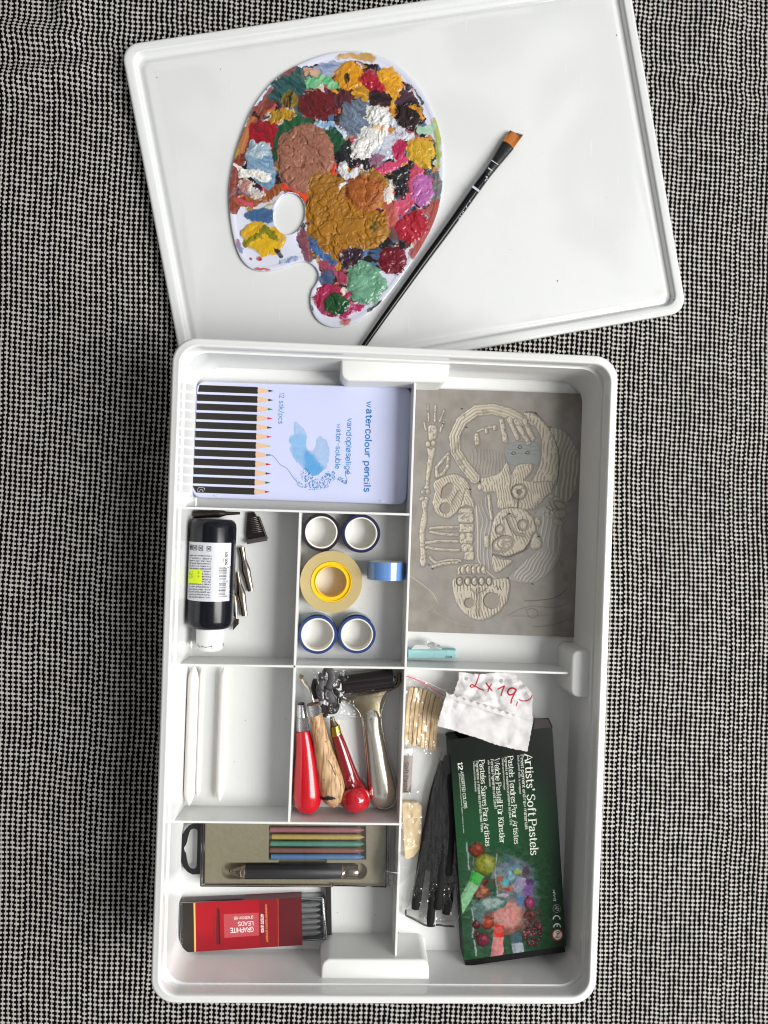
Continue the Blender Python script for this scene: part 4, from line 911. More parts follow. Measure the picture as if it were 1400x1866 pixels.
for i in range(5):
    for j in range(10): q = i*11+j; F_.append((q, q+1, q+12, q+11))
mesh('price_sticker', V_, F_, mat('neon_paper', (226, 250, 10), .55), bot, True)
sg = mat('sticker_print', (110, 130, 30), .6)
text('125', *t6(252, 645), *t6(250, 715), 5, 0, sg, bot, 'sticker_print', weight=.7, surf=lambda a, b, l: cyl(a, b, l+.4))
text('R 9', *t6(330, 655), *t6(328, 710), 2.6, 0, sg, bot, 'sticker_print', weight=.9, surf=lambda a, b, l: cyl(a, b, l+.4))
# ------------------------------------------------------------------ steel nibs
steel = mat('burnished_steel', (150, 142, 130), .22, metal=1.0, bump=.2, bscale=300); dsteel = mat('dark_steel', (92, 84, 76), .26, metal=.95, bump=.2, bscale=300)
def nib(name, label, pts, wid, m, z, flats, group='steel lino and pen nibs'):
    t = thing(name, label, 'nib', *pts[len(pts)//2], 0, group)
    path = spline([tuple(P(x, y, z if not hasattr(z, '__len__') else z[i])) for i, (x, y) in enumerate(pts)], 5)
    k = np.linspace(0, 1, len(path)); kk = np.linspace(0, 1, len(wid)); r = np.interp(k, kk, wid)/2/PPM(5); fl = np.interp(k, kk, flats)
    v, f = tube([tuple(p) for p in path], r, 20, flat=fl); mesh('nib_body', v, f, m, t, 50)
    # slot in the tail, a dark groove along the top
    i0, i1 = int(len(path)*.40), int(len(path)*.62); mb = MB()
    mb.add([(path[i][0]-.16+.32*s, path[i][1], path[i][2]+r[i]*fl[i]+.03) for i in range(i0, i1) for s in (0, 1)], [(2*i, 2*i+1, 2*i+3, 2*i+2) for i in range(i1-i0-1)])
    mb.build('nib_slot', mat('slot_dark', (30, 26, 24), .5), t); return t
nib('pen_nib', 'dark steel nib lying crosswise behind the base of the ink bottle', [t6(286, 98), t6(430, 92), t6(530, 84), t6(612, 84), t6(742, 82)], [12.5, 12.5, 15.5, 7, 4.5], dsteel, 12, [.5, .6, .6, .5, .3])
nib('pen_nib', 'shiny steel nib with a rounded tip, nearest the ribbed comb nib', [t6(757, 418), t6(775, 530), t6(798, 640), t6(822, 740), t6(846, 846)], [12.5, 9.5, 17, 13.5, 10.5], steel, 3, [.8, .7, .55, .6, .5])
nib('pen_nib', 'shiny steel nib touching the side of the bottle, between the other two', [t6(716, 660), t6(732, 770), t6(752, 880), t6(768, 980), t6(786, 1090)], [6, 8, 17, 13.5, 11], steel, 3.2, [.8, .7, .55, .6, .5])
nb = nib('pen_nib', 'steel nib with a dark diamond blade, half hidden beside the bottle', [t6(683, 880), t6(692, 970), t6(694, 1050), t6(704, 1120)], [5, 9, 9, 4], steel, 5, [.8, .7, .6, .5])
bd = [t6(*p) for p in ((697, 1118), (733, 1122), (731, 1165), (668, 1236), (678, 1150))]
v, f = slab(pxpoly(bd, 3.4), 2.2, 3.6, .3); mesh('blade', v, f, dsteel, nb, False)
cmb = thing('comb_nib', 'black ribbed trapezoid multi-line nib standing near the divider', 'nib', 466, 960, 0)
cb_ = [t6(*p) for p in ((813, 76), (880, 70), (905, 112), (935, 118), (1012, 325), (1006, 342), (812, 378), (798, 290))]
v, f = slab(pxpoly(cb_, 3.5), .1, 3.5, .5); mesh('comb_plate', v, f, mat('black_steel', (40, 37, 36), .32, metal=.6), cmb, False)
for i in range(9):
    y = 136+17.5*i; xa = 806-.5*i*1.6; xb = 930+8.2*i
    a = P(*t6(xa, y+6), 3.6); b_ = P(*t6(xb-8, y-22), 3.6); v, f = tube([tuple(a), tuple(b_)], .42, 6); mesh('rib', v, f, mat('rib_steel', (120, 114, 108), .3, metal=.9), cmb, True)
a = P(*t6(808, 362), 4.2); b_ = P(*t6(1006, 326), 4.2); v, f = tube([tuple(a), tuple(b_)], 2.3, 12, flat=.8); mesh('rolled_edge', v, f, mat('rib_steel', (120, 114, 108), .3, metal=.9), cmb, 50)
a = P(*t6(925, 120), 4.4); b_ = P(*t6(1000, 322), 4.4); v, f = tube([tuple(a), tuple(b_)], .5, 8); mesh('rolled_edge', v, f, mat('rib_steel', (120, 114, 108), .3, metal=.9), cmb, 50)
# ------------------------------------------------------------------ rolls of tape (6.087x enlargement)
t7 = lambda x, y: (530+x/6.087, 920+y/6.087)
def annulus(cx, cy, r0, r1, z0, z1, n=64, bev=.35, wob=0):
    def c(r, z): return [(cx+(r+wob*math.sin(5*a+1))*math.cos(a), cy+(r+wob*math.sin(5*a+1))*math.sin(a), z) for a in [2*math.pi*k/n for k in range(n)]]
    rs = [c(r1, z0), c(r1, z1-bev), c(r1-bev, z1), c(r0+bev, z1), c(r0, z1-bev), c(r0, z0)]
    return loft(rs+[rs[0]], False, False)
core = mat('card_core', (232, 228, 218), .7, var=.03, bscale=200)
def roll(label, px, py, R, r1, r0, h, colr, grp='rolls of decorative tape', seam=True):
    t = thing('tape_roll', label, 'tape roll', *t7(px, py), 0, grp); c = P(*t7(px, py), h); k = 1/6.087/PPM(h)
    v, f = annulus(c[0], c[1], r1*k, R*k, .1, h, wob=.12); mesh('tape_winding', v, f, mat('tape_%d' % (colr[2]*3+colr[0]), colr, .28, coat=.3), t, 40)
    v, f = annulus(c[0], c[1], r0*k, r1*k-.05, .1, h+.15, wob=.06); mesh('card_core', v, f, core, t, 40)
    return t
roll('almost black tape roll against the divider corner, leftmost of the upper pair', 338, 305, 211, 179, 162, 15, (30, 24, 40))
roll('dark navy tape roll, right one of the upper pair beside the near black roll', 779, 318, 214, 182, 166, 15, (28, 30, 72))
t1 = roll('blue tape roll in the lower left of the tape compartment, below the yellow cored roll', 298, 1440, 214, 184, 167, 15, (34, 58, 118))
t2 = roll('blue tape roll on the right of the lower pair, with a pale blue outer edge', 733, 1440, 210, 180, 164, 15, (38, 62, 120))
for t, px, py in ((t1, 298, 1440), (t2, 733, 1440)):
    c = P(*t7(px, py), 15); R_ = 210/6.087/PPM(15); V_, F_ = [], []
    for k in range(25):
        a = math.radians(40+k*5.0); rr_ = R_+.25+.9*math.sin(math.pi*k/24)
        for z in (.2, 14.6): V_.append((c[0]+rr_*math.cos(a), c[1]+rr_*math.sin(a), z))
    F_ = [(2*k, 2*k+2, 2*k+3, 2*k+1) for k in range(24)]
    mesh('loose_end', V_, F_, mat('pale_blue_tape', (140, 170, 200), .3), t, True)
# big clear tape with yellow core
t = thing('tape_roll', 'large roll of yellowish clear tape on a bright yellow plastic core', 'tape roll', *t7(450, 855), 0, 'rolls of decorative tape')
c = P(*t7(450, 855), 18); k = 1/6.087/PPM(18)
am = mat('amber_tape', (224, 202, 142), .2, coat=.5, var=.03, bscale=60, trans=.35)
v, f = annulus(c[0], c[1], 226*k, 345*k, .1, 18, 96, .3); mesh('tape_winding', v, f, am, t, 40)
yl_ = mat('yellow_plastic', (252, 206, 10), .3, coat=.2)
def c_(r, z, n=72): return [(c[0]+r*math.cos(a), c[1]+r*math.sin(a), z) for a in [2*math.pi*q/n for q in range(n)]]
rs = [c_(225*k, .1), c_(225*k, 18.4), c_(222*k, 18.6), c_(214*k, 18.5), c_(212*k, 17.4), c_(180*k, 17.2), c_(178*k, 18.2), c_(174*k, 18.4), c_(168*k, 18.2), c_(167*k, 17), c_(166*k, .1)]
v, f = loft(rs+[rs[0]], False, False); mesh('yellow_core', v, f, yl_, t, 40)
# light blue roll standing on its edge
t = thing('tape_roll', 'small light blue tape roll standing on its edge against the right divider', 'tape roll', *t7(1055, 715), 0, 'rolls of decorative tape')
ya = P(*t7(1052, 628), 16.5)[1]; yb = P(*t7(1052, 828), 20)[1]; xc = P(*t7(1056, 700), 16.5)[0]; Rr = 209/6.087/PPM(16.5)
def cy_(r, y, n=64): return [(xc+r*math.cos(a), y, Rr+.1+r*math.sin(a)) for a in [2*math.pi*q/n for q in range(n)]]
rs = [cy_(Rr, yb), cy_(Rr, ya), cy_(Rr-1.8, ya), cy_(Rr-1.8, yb)]; v, f = loft(rs+[rs[0]], False, False); mesh('tape_winding', v, f, mat('light_blue_tape', (98, 140, 200), .16, coat=.6), t, 40)
rs = [cy_(Rr-1.85, yb), cy_(Rr-1.85, ya+.1), cy_(Rr-3.6, ya+.1), cy_(Rr-3.6, yb)]; v, f = loft(rs+[rs[0]], False, False); mesh('card_core', v, f, core, t, 40)
# ------------------------------------------------------------------ white paper blending stumps
def stump(label, a, b_, w, z):
    t = thing('blending_stump', label, 'blending stump', (a[0]+b_[0])/2, (a[1]+b_[1])/2, 0, 'paper blending stumps')
    A = P(*a, z); B = P(*b_, z); d = (B-A); r = w/2/PPM(z); L_ = np.linalg.norm(d); d = d/L_; tp_ = min(11, r*2.6)
    path = [A, A+d*1.5, A+d*tp_*.55, A+d*tp_, A+d*(L_*.3), A+d*(L_*.7), B-d*tp_, B-d*tp_*.55, B-d*1.5, B]; path = [tuple(p) for p in path]
    v, f = tube(path, [r*.18, r*.42, r*.78, r, r, r, r, r*.78, r*.38, r*.12], 22); mesh('stump_body', v, f, mat('blotting_paper', (226, 222, 218), .85, var=.04, bump=.3, bscale=500), t, 45)
    return t
stump('thick white blending stump, leftmost of the three against the box wall', (353.5, 1214), (344.3, 1468), 19.5, 9.2)
stump('thin white blending stump lying tightly beside the thick one', (368.5, 1216), (360, 1452), 10.5, 5)
stump('white blending stump lying apart from the others, furthest right', (409, 1216), (400, 1461), 14.2, 6.8)
# ------------------------------------------------------------------ carving tools and brayer (6.017x enlargement)
t8 = lambda x, y: (520+x/6.017, 1200+y/6.017)
def rod(pts, wid, z, n=28, flats=1.0, sub=5):
    path = spline([tuple(P(*t8(x, y), z if not hasattr(z, '__len__') else z[i])) for i, (x, y) in enumerate(pts)], sub)
    k = np.linspace(0, 1, len(path)); r = np.interp(k, np.linspace(0, 1, len(wid)), wid)/2/6.017/PPM(12)
    fl = flats if not hasattr(flats, '__len__') else np.interp(k, np.linspace(0, 1, len(flats)), flats)
    return tube([tuple(p) for p in path], r, n, flat=fl)
alu = mat('turned_aluminium', (196, 196, 198), .25, metal=1.0)
def knurl(): 
    if 'knurled' in MATS: return MATS['knurled']
    m = mat('knurled', (190, 190, 192), .3, metal=1.0); nt = m.node_tree; b = nt.nodes['Principled BSDF']
    tcn = nt.nodes.new('ShaderNodeTexCoord'); bp = nt.nodes.new('ShaderNodeBump'); bp.inputs['Distance'].default_value = .0005; bp.inputs['Strength'].default_value = .9
    last = None
    for r in (45, -45):
        mp = nt.nodes.new('ShaderNodeMapping'); mp.inputs['Rotation'].default_value = (0, 0, math.radians(r)); nt.links.new(tcn.outputs['Object'], mp.inputs[0])
        w = nt.nodes.new('ShaderNodeTexWave'); w.inputs['Scale'].default_value = 320; nt.links.new(mp.outputs[0], w.inputs['Vector'])
        if last is None: last = w.outputs['Fac']
        else:
            a = nt.nodes.new('ShaderNodeMath'); a.operation = 'ADD'; nt.links.new(last, a.inputs[0]); nt.links.new(w.outputs['Fac'], a.inputs[1]); last = a.outputs[0]
    nt.links.new(last, bp.inputs['Height']); nt.links.new(bp.outputs[0], b.inputs['Normal']); return m
kn = knurl()
G_ = 'lino cutting tools'
t = thing('lino_cutter', 'bright red plastic handled lino cutter with silver knurled collar, lying against the left divider', 'lino cutter', 557, 1400, 0, G_)
v, f = rod([(196, 790), (215, 950), (228, 1130), (238, 1330), (243, 1480), (243, 1590), (243, 1660), (243, 1692)], [150, 190, 240, 290, 316, 290, 205, 60], 15); mesh('handle', v, f, mat('red_plastic', (190, 6, 26), .22, coat=.3, bump=.05, bscale=120), t, 60)
v, f = rod([(178, 500), (182, 560), (186, 640)], [112, 120, 124], 13.5); mesh('collet', v, f, alu, t, 40)
v, f = rod([(186, 638), (190, 720), (194, 778), (194, 792)], [128, 144, 152, 148], 13.8); mesh('collar', v, f, kn, t, 40)
v, f = rod([(176, 486), (178, 502)], [64, 70], 13.5); mesh('collet_bore', v, f, mat('violet_steel', (90, 60, 90), .4, metal=.8), t, 40)
t = thing('gouge', 'worn wooden handled gouge with black stains, silver ferrule and a bent steel blade', 'gouge', 590, 1380, 0, G_)
def woodm():
    m = mat('worn_wood', (196, 160, 118), .6, bump=.5, bscale=160, stretch=(3, .35, 3)); nt = m.node_tree; b = nt.nodes['Principled BSDF']
    tcn = nt.nodes.new('ShaderNodeTexCoord'); mp = nt.nodes.new('ShaderNodeMapping'); mp.inputs['Scale'].default_value = (1, .12, 1); mp.inputs['Rotation'].default_value = (0, 0, .2); nt.links.new(tcn.outputs['Object'], mp.inputs[0])
    n = nt.nodes.new('ShaderNodeTexNoise'); n.inputs['Scale'].default_value = 500; n.inputs['Detail'].default_value = 4; nt.links.new(mp.outputs[0], n.inputs['Vector'])
    cr = nt.nodes.new('ShaderNodeValToRGB'); cr.color_ramp.elements[0].position = .34; cr.color_ramp.elements[1].position = .62
    cr.color_ramp.elements[0].color = (*alb((140, 100, 62)), 1); cr.color_ramp.elements[1].color = (*alb((206, 172, 130)), 1)
    nt.links.new(n.outputs['Fac'], cr.inputs[0])
    n2 = nt.nodes.new('ShaderNodeTexNoise'); n2.inputs['Scale'].default_value = 130; n2.inputs['Detail'].default_value = 6; nt.links.new(tcn.outputs['Object'], n2.inputs['Vector'])
    c2 = nt.nodes.new('ShaderNodeValToRGB'); c2.color_ramp.elements[0].position = .30; c2.color_ramp.elements[1].position = .34
    nt.links.new(n2.outputs['Fac'], c2.inputs[0]); mx = nt.nodes.new('ShaderNodeMixRGB'); nt.links.new(c2.outputs[0], mx.inputs[0]); mx.inputs[1].default_value = (.03, .025, .02, 1); nt.links.new(cr.outputs[0], mx.inputs[2])
    nt.links.new(mx.outputs[0], b.inputs['Base Color']); return m
wz = [22, 20, 18, 16, 15, 15, 15, 15, 15]
v, f = rod([(330, 600), (352, 700), (378, 820), (410, 980), (450, 1160), (492, 1330), (518, 1450), (530, 1550), (535, 1622)], [140, 148, 160, 200, 250, 288, 292, 225, 60], wz); mesh('handle', v, f, woodm(), t, 60)
v, f = rod([(308, 500), (316, 555), (326, 612)], [156, 158, 156], 22.5); mesh('ferrule', v, f, kn, t, 40)
v, f = rod([(306, 492), (308, 504)], [140, 150], 22.5); mesh('ferrule_end', v, f, mat('brown_end', (120, 90, 66), .6), t, 40)
v, f = rod([(318, 498), (300, 440), (282, 380), (262, 330), (232, 290), (205, 250), (180, 218), (158, 200)], [20, 22, 26, 34, 44, 40, 38, 34], [23, 23.5, 23, 21, 19, 18, 17, 17], 14, [1, 1, .8, .5, .35, .3, .3, .25]); mesh('blade', v, f, mat('blade_steel', (206, 200, 184), .2, metal=1.0), t, 60)
v, f = rod([(190, 212), (168, 196), (156, 192)], [52, 46, 40], [17.8, 17.4, 17.2], 12, .3); mesh('blade_tip', v, f, mat('tarnished_steel', (120, 108, 86), .4, metal=.8), t, 60)
def surf_rod(pts, wid, z):
    def g(a, b, l):
        p = P(a, b, z); best = None
        for i in range(len(pts)-1):
            A = P(*t8(*pts[i]), z)[:2]; B = P(*t8(*pts[i+1]), z)[:2]; d = B-A; tt = max(0, min(1, float((p[:2]-A)@d/(d@d)))); q = A+d*tt; dist = np.linalg.norm(p[:2]-q)
            if best is None or dist < best[0]: best = (dist, (wid[i]*(1-tt)+wid[i+1]*tt)/2/6.017/PPM(12))
        return (p[0], p[1], z+math.sqrt(max(.2, best[1]**2-best[0]**2))+l)
    return g
gp = [(330, 600), (410, 980), (518, 1450)]; gw = [150, 205, 296]
mb = MB()
for pts, w in (([(322, 620), (338, 715)], 1.6), ([(388, 690), (394, 740)], .9), ([(412, 850), (422, 870), (428, 876)], 1.2), ([(396, 965), (410, 956), (424, 950)], 1.0), ([(500, 1120), (530, 1200), (550, 1240)], 1.0), ([(470, 1080), (520, 1160)], .7), ([(420, 1280), (428, 1296)], 1.0), ([(600, 1340), (612, 1360)], .7)):
    strokepx(mb, [t8(*p) for p in pts], w, 0, False, .12, surf=surf_rod(gp, gw, 15.5))
for i in range(26):
    x = 388+i*6; yy = 1512-i*1.7+random.uniform(-12, 12); strokepx(mb, [t8(x, yy), t8(x+random.uniform(5, 16), yy+random.uniform(-14, 8))], random.uniform(1.8, 4.4), 0, False, .12+.004*i, surf=surf_rod(gp, gw, 15.5))
mb.build('ink_stains', mat('dried_ink', (24, 22, 24), .7), t)
t = thing('lino_cutter', 'dark red lacquered mushroom handled cutter with brass ferrule', 'lino cutter', 630, 1400, 0, G_)
v, f = rod([(564, 835), (605, 960), (648, 1100), (690, 1240), (722, 1350), (745, 1420), (756, 1470)], [118, 140, 158, 178, 210, 262, 306], 11); mesh('handle', v, f, mat('dark_red_lacquer', (128, 8, 24), .14, coat=.8), t, 60)
v, f = rod([(744, 1462), (750, 1486), (762, 1520), (774, 1570), (780, 1620), (784, 1660), (786, 1678)], [250, 308, 334, 322, 270, 180, 50], [14, 15, 15, 14.5, 14, 14, 14]); mesh('knob', v, f, mat('red_knob', (178, 10, 30), .16, coat=.7), t, 60)
v, f = rod([(544, 738), (550, 780), (562, 838)], [110, 116, 120], 11); mesh('ferrule', v, f, mat('brass', (190, 160, 70), .22, metal=1.0), t, 40)
v, f = rod([(512, 640), (522, 690), (540, 742)], [44, 60, 96], 11, 16, .7); mesh('blade_root', v, f, mat('tarnished_steel', (120, 108, 86), .4, metal=.8), t, 50)
hp = [(564, 835), (648, 1100), (745, 1420)]; hw = [126, 168, 250]
text('601', *t8(726, 1222), *t8(690, 1300), 3.6, 0, mat('faded_print', (226, 180, 180), .5), t, 'handle_number', weight=1.0, surf=surf_rod(hp, hw, 11.2))
mb = MB()
for i in range(10): strokepx(mb, [t8(728+i*5, 1340+i*10), t8(744+i*5, 1344+i*10)], 1.3, 0, False, .1, surf=surf_rod(hp, hw, 11.2))
mb.build('faded_maker_print', mat('faded_print', (226, 180, 180), .5), t)
# brayer
t = thing('brayer', 'chrome handled brayer with a glossy black rubber roller, rightmost tool of the compartment', 'brayer', 690, 1350, 0, G_)
a = P(*t8(628, 288), 14); b_ = P(*t8(1178, 222), 14); d = (b_-a)/np.linalg.norm(b_-a)
v, f = tube([tuple(a-d*.2), tuple(a), tuple(b_), tuple(b_+d*.2)], [8.0, 8.6, 8.6, 8.0], 40); mesh('roller', v, f, mat('black_rubber', (24, 16, 19), .2, coat=.2), t, 40)
v, f = tube([tuple(b_+d*.2), tuple(b_+d*.9)], [7.6, 7.4], 32); mesh('roller_hub', v, f, mat('blue_hub', (90, 110, 124), .3, metal=.6), t, 40)
v, f = tube([tuple(b_+d*.9), tuple(b_+d*3)], [2.2, 2.2], 20); mesh('axle_nut', v, f, mat('dark_steel', (92, 84, 76), .26, metal=.95), t, 40)
def chrome():
    m = mat('worn_nickel', (232, 226, 212), .2, metal=1.0, bump=.15, bscale=60); return m
ch = chrome()
pts = [(900, 560), (920, 600), (940, 660), (955, 800), (985, 980), (1010, 1160), (1040, 1340), (1062, 1480), (1078, 1580), (1084, 1634)]
hwid = [120, 175, 196, 200, 225, 250, 285, 300, 220, 60]
fan = pxpoly([t8(*p) for p in closedspline([(650,436),(900,390),(1112,345),(1062,440),(1036,560),(1044,650),(960,690),(850,640),(806,556),(728,492)], 4)], 9)
vv_, ff_ = slab(fan, 6.2, 9.6, .9); mesh('fork_plate', vv_, ff_, mat('tarnished_nickel', (150, 140, 116), .34, metal=1.0, bump=.5, bscale=120, var=.12), t, 40)
v, f = rod(pts, hwid, [8, 8.5, 9.5, 10, 10, 10, 10, 10, 10, 10], 36, [.2, .3, .42, .52, .5, .48, .45, .42, .42, .4]); mesh('handle', v, f, ch, t, 80)
pts = [(1090, 350), (1170, 320), (1225, 290), (1248, 235), (1252, 160)]
v, f = rod(pts, [60, 54, 46, 44, 40], [8, 9, 10, 12, 14], 16, .5); mesh('fork_arm', v, f, mat('dark_nickel', (120, 108, 92), .3, metal=1.0), t, 60)
pts = [(655, 440), (620, 420), (600, 370), (606, 300)]
v, f = rod(pts, [50, 44, 38, 34], [8, 9, 11, 14], 16, .5); mesh('fork_arm', v, f, mat('dark_nickel', (120, 108, 92), .3, metal=1.0), t, 60)
v, f = rod([(644, 452), (720, 500), (790, 560), (832, 640), (862, 800), (880, 980), (898, 1200), (920, 1440), (960, 1570), (1040, 1640), (1130, 1640), (1200, 1580), (1222, 1480), (1190, 1300), (1130, 1080), (1080, 860), (1050, 680), (1060, 560), (1110, 430), (1170, 340)], [14]*20, 7.2, 8); mesh('handle_rim', v, f, ch, t, 60)
# crumpled black rubber nib bag: several folded flaps and a clear sleeve
t = thing('nib_bag', 'crumpled small clear bag holding dark grey rubbery pieces behind the gouge blade', 'plastic bag', 600, 1260, 0)
dk = mat('dark_film', (76, 74, 75), .5, bump=.3, bscale=140, spec=.3); dk2 = mat('dark_film_deep', (44, 42, 44), .5, bump=.3, bscale=140, spec=.3)
for pts, w, z, mm_ in (([(330, 220), (318, 320), (350, 440)], [40, 75, 60], [16, 18, 17], dk2), ([(372, 160), (400, 230), (380, 340), (410, 460)], [36, 70, 90, 80], [20, 23, 23, 22], dk),
                  ([(425, 180), (450, 130), (500, 140), (508, 220), (480, 330)], [50, 70, 74, 80, 90], [20, 24, 25, 24, 23], dk), ([(460, 300), (470, 400), (520, 480), (480, 560)], [80, 110, 100, 60], [21, 23, 22, 18], dk),
                  ([(540, 280), (560, 360), (600, 420), (560, 520)], [50, 70, 66, 50], [20, 22, 20, 16], dk2), ([(420, 600), (470, 560), (540, 560), (580, 500)], [60, 110, 90, 40], [14, 16, 16, 14], dk2),
                  ([(580, 220), (640, 240), (610, 330), (640, 400)], [60, 80, 70, 40], [19, 20, 20, 18], dk2), ([(390, 520), (430, 560), (440, 640)], [60, 80, 50], [16, 16, 12], dk2)):
    v, f = rod(pts, w, z, 16, .42); mesh('rubber_flap', v, f, mm_, t, True)
def crumple(quadpts, z0, amp, sc, m, parent, name, n=40, seed=0, zf_=None):
    qf = quad_uv(quadpts); V_ = []; u, v_ = np.meshgrid(np.linspace(0, 1, n), np.linspace(0, 1, n))
    for j in range(n):
        for i in range(n):
            x, y = qf(u[j, i], v_[j, i]); zz = z0+amp*(float(ridge(np.array(x/sc+seed), np.array(y/sc+seed*2), 2))-.5)*2
            if zf_: zz += zf_(u[j, i], v_[j, i])
            V_.append(tuple(P(x, y, zz)))
    idx = np.arange(n*n).reshape(n, n); F_ = np.stack([idx[:-1, :-1], idx[1:, :-1], idx[1:, 1:], idx[:-1, 1:]], -1).reshape(-1, 4)
    return mesh(name, V_, F_, m, parent, True)
clear = film('clear_wrap', .2, .10, (240, 241, 242), .25, 60)
crumple([t8(300, 110), t8(700, 130), t8(780, 660), t8(400, 680)], 23, 3.5, 16, clear, t, 'clear_sleeve', 44, 2, lambda u, v: -16*max(0, u-.55)-8*max(0, v-.7))
# ------------------------------------------------------------------ case of coloured leads and a lead holder (3.111x enlargement)
t9 = lambda x, y: (290+x/3.1111, 1480+y/3.1111)
case = thing('lead_holder_case', 'clear hanging plastic case with olive grey moulded insert and black hook, under the lowest divider', 'display case', 535, 1560, 0)
ZI = 9.0
iq = [t9(262, 60), t9(1284, 62), t9(1276, 412), t9(258, 402)]
cvs = Canvas(iq, ZI, .8, (170, 163, 140), (290, 1480, 3.1111))
cav = [('c', [(395, 333), (1130, 335)], 92), ('p', [(618, 76), (1170, 80), (1172, 270), (616, 270)]), ('p', [(672, 262), (945, 262), (945, 300), (672, 300)])]
dd = np.max([sdf(cvs.X, cvs.Y, c) for c in cav], 0)
cvs.H = -7.5*ss(dd, -1.5, 5); cvs.C *= (1+.10*(fbm(cvs.X/14, cvs.Y/14, 4)[..., None]-.5)*2)
cvs.build('moulded_insert', mat('flocked_insert', (142, 136, 116), .6, vcol=True, spec=.25, bump=.15, bscale=500), case, True)
ipoly = pxpoly(iq, ZI)
V_, F_ = loft([ring3(inset(ipoly, .2), .3), ring3(inset(ipoly, .0), ZI-.02)], True, False); mesh('insert_wall', V_, F_, mat('insert_wall', (120, 112, 96), .6), case)
cq = [t9(238, 58), t9(1318, 62), t9(1312, 424), t9(234, 420)]; cpoly = roundpoly(pxpoly(cq, 13), 1.5, 3)
v, f = loft([ring3(cpoly, .15), ring3(cpoly, 12.4), ring3(inset(cpoly, .5), 13)], False, True); mesh('clear_cover', v, f, film('case_clear', .04, .08, (252, 252, 250), 0), case, False)
eb = mat('edge_dark', (38, 32, 32), .2, coat=.5); er = mat('edge_red', (130, 30, 44), .3, coat=.4)
def bar(a, b_, r, z, m, name): v, f = tube([tuple(P(*t9(*a), z)), tuple(P(*t9(*b_), z))], r, 8); mesh(name, v, f, m, case, True)
bar((241, 60), (236, 418), .5, 12.6, eb, 'cover_edge'); bar((258, 62), (254, 404), .7, 9.4, eb, 'insert_edge'); bar((1292, 66), (1286, 424), .55, 12.6, eb, 'cover_edge'); bar((1303, 66), (1300, 408), .3, 12.6, eb, 'cover_edge')
bar((236, 420), (980, 424), .35, 12.8, eb, 'cover_edge'); bar((262, 411), (975, 414), .8, 6, er, 'red_backing_edge'); bar((980, 414), (1288, 424), .55, 12.6, eb, 'cover_edge'); bar((250, 418), (975, 421), .45, 8, mat('edge_pale', (200, 190, 190), .2, coat=.5), 'cover_edge')
bar((985, 424), (985, 400), .3, 12.6, eb, 'cover_edge')
# hook
tA = lambda x, y: (320+x/10, 1480+y/10)
ho = [(500,205),(410,200),(320,210),(240,250),(170,330),(110,440),(75,560),(65,680),(75,800),(100,900),(150,1010),(220,1090),(310,1135),(400,1135),(470,1115)]
hi = [(400,340),(380,310),(330,298),(280,320),(250,380),(225,470),(205,560),(190,600),(165,630),(152,670),(165,720),(190,760),(205,860),(225,950),(240,1000),(280,1035),(340,1040),(375,1010),(385,960),(392,800),(398,560)]
HO = [P2(*tA(*p), 8) for p in ho]; HI = [P2(*tA(*p), 8) for p in hi]
bm = bmesh.new(); offs = wloc(case)
def vring(p, z): return [bm.verts.new(Vector((x, y, z))*MM-offs) for x, y in p]
layers = []
for z, ins in ((6.6, 0), (8, 0)):
    layers.append((vring(HO, z), vring(HI, z)))
for (o0, i0), (o1, i1) in zip(layers, layers[1:]):
    for a, b_ in ((o0, o1), (i0, i1)):
        n = len(a)
        for k in range(n): bm.faces.new((a[k], a[(k+1) % n], b_[(k+1) % n], b_[k]))
for o_, i_ in layers:
    ed = [bm.edges.get((r[k], r[(k+1) % len(r)])) for r in (o_, i_) for k in range(len(r))]; bmesh.ops.triangle_fill(bm, edges=ed)
bmesh.ops.recalc_face_normals(bm, faces=bm.faces)
me = bpy.data.meshes.new('hanging_hook'); bm.to_mesh(me); bm.free(); me.materials.append(mat('hook_black', (22, 22, 24), .35)); ob = bpy.data.objects.new('hanging_hook', me); scene.collection.objects.link(ob); ob.parent = case
for cc, yy, nm, x0 in (((184, 118, 130), 98, 'dusky pink', 627), ((214, 190, 112), 138, 'mustard yellow', 640), ((100, 168, 150), 177, 'sea green', 632), ((154, 106, 94), 214, 'brown', 630), ((104, 150, 204), 250, 'blue', 634)):
    pos = {'dusky pink': 'topmost of the five', 'mustard yellow': 'second from the top of the five', 'sea green': 'in the middle of the five', 'brown': 'fourth of the five', 'blue': 'lowest of the five, nearest the holder'}[nm]
    a = P(*t9(x0, yy), 7.0); b_ = P(*t9(1135, yy+2), 7.0); c = P(*t9(1164, yy+3), 7.0); d = (b_-a)/np.linalg.norm(b_-a)
    r = 14.6/3.1111/PPM(7)
    v, f = tube([tuple(p) for p in (a, a+d*.3, b_-d*6, b_, b_+d*.1, c)], [r*.8, r, r, r*1.0, r*.95, r*.12], 20)
    o = mesh('coloured_lead', v, f, mat('lead_'+nm.replace(' ', '_'), cc, .42, var=.08, bscale=300), None, 50); tag(o, nm+' sharpened lead in the olive insert, '+pos, 'lead', 'coloured leads in the case')
t = thing('lead_holder', 'black clutch lead holder with silver tip and silver push end, in the olive insert', 'lead holder', *t9(760, 335), 0)
zz = 8.0
def seg(x0, x1, w0, w1, m, name, n=24, ang=60, y=334):
    r0 = w0/2/3.1111/PPM(zz); r1 = w1/2/3.1111/PPM(zz); a = P(*t9(x0, y), zz); b_ = P(*t9(x1, y+.4), zz); d = (b_-a)/np.linalg.norm(b_-a); L_ = np.linalg.norm(b_-a)
    v, f = tube([tuple(p) for p in (a, a+d*min(.4, L_*.2), b_-d*min(.4, L_*.2), b_)], [max(.1, r0-.3), r0, r1, max(.1, r1-.3)], n); mesh(name, v, f, m, t, 40)
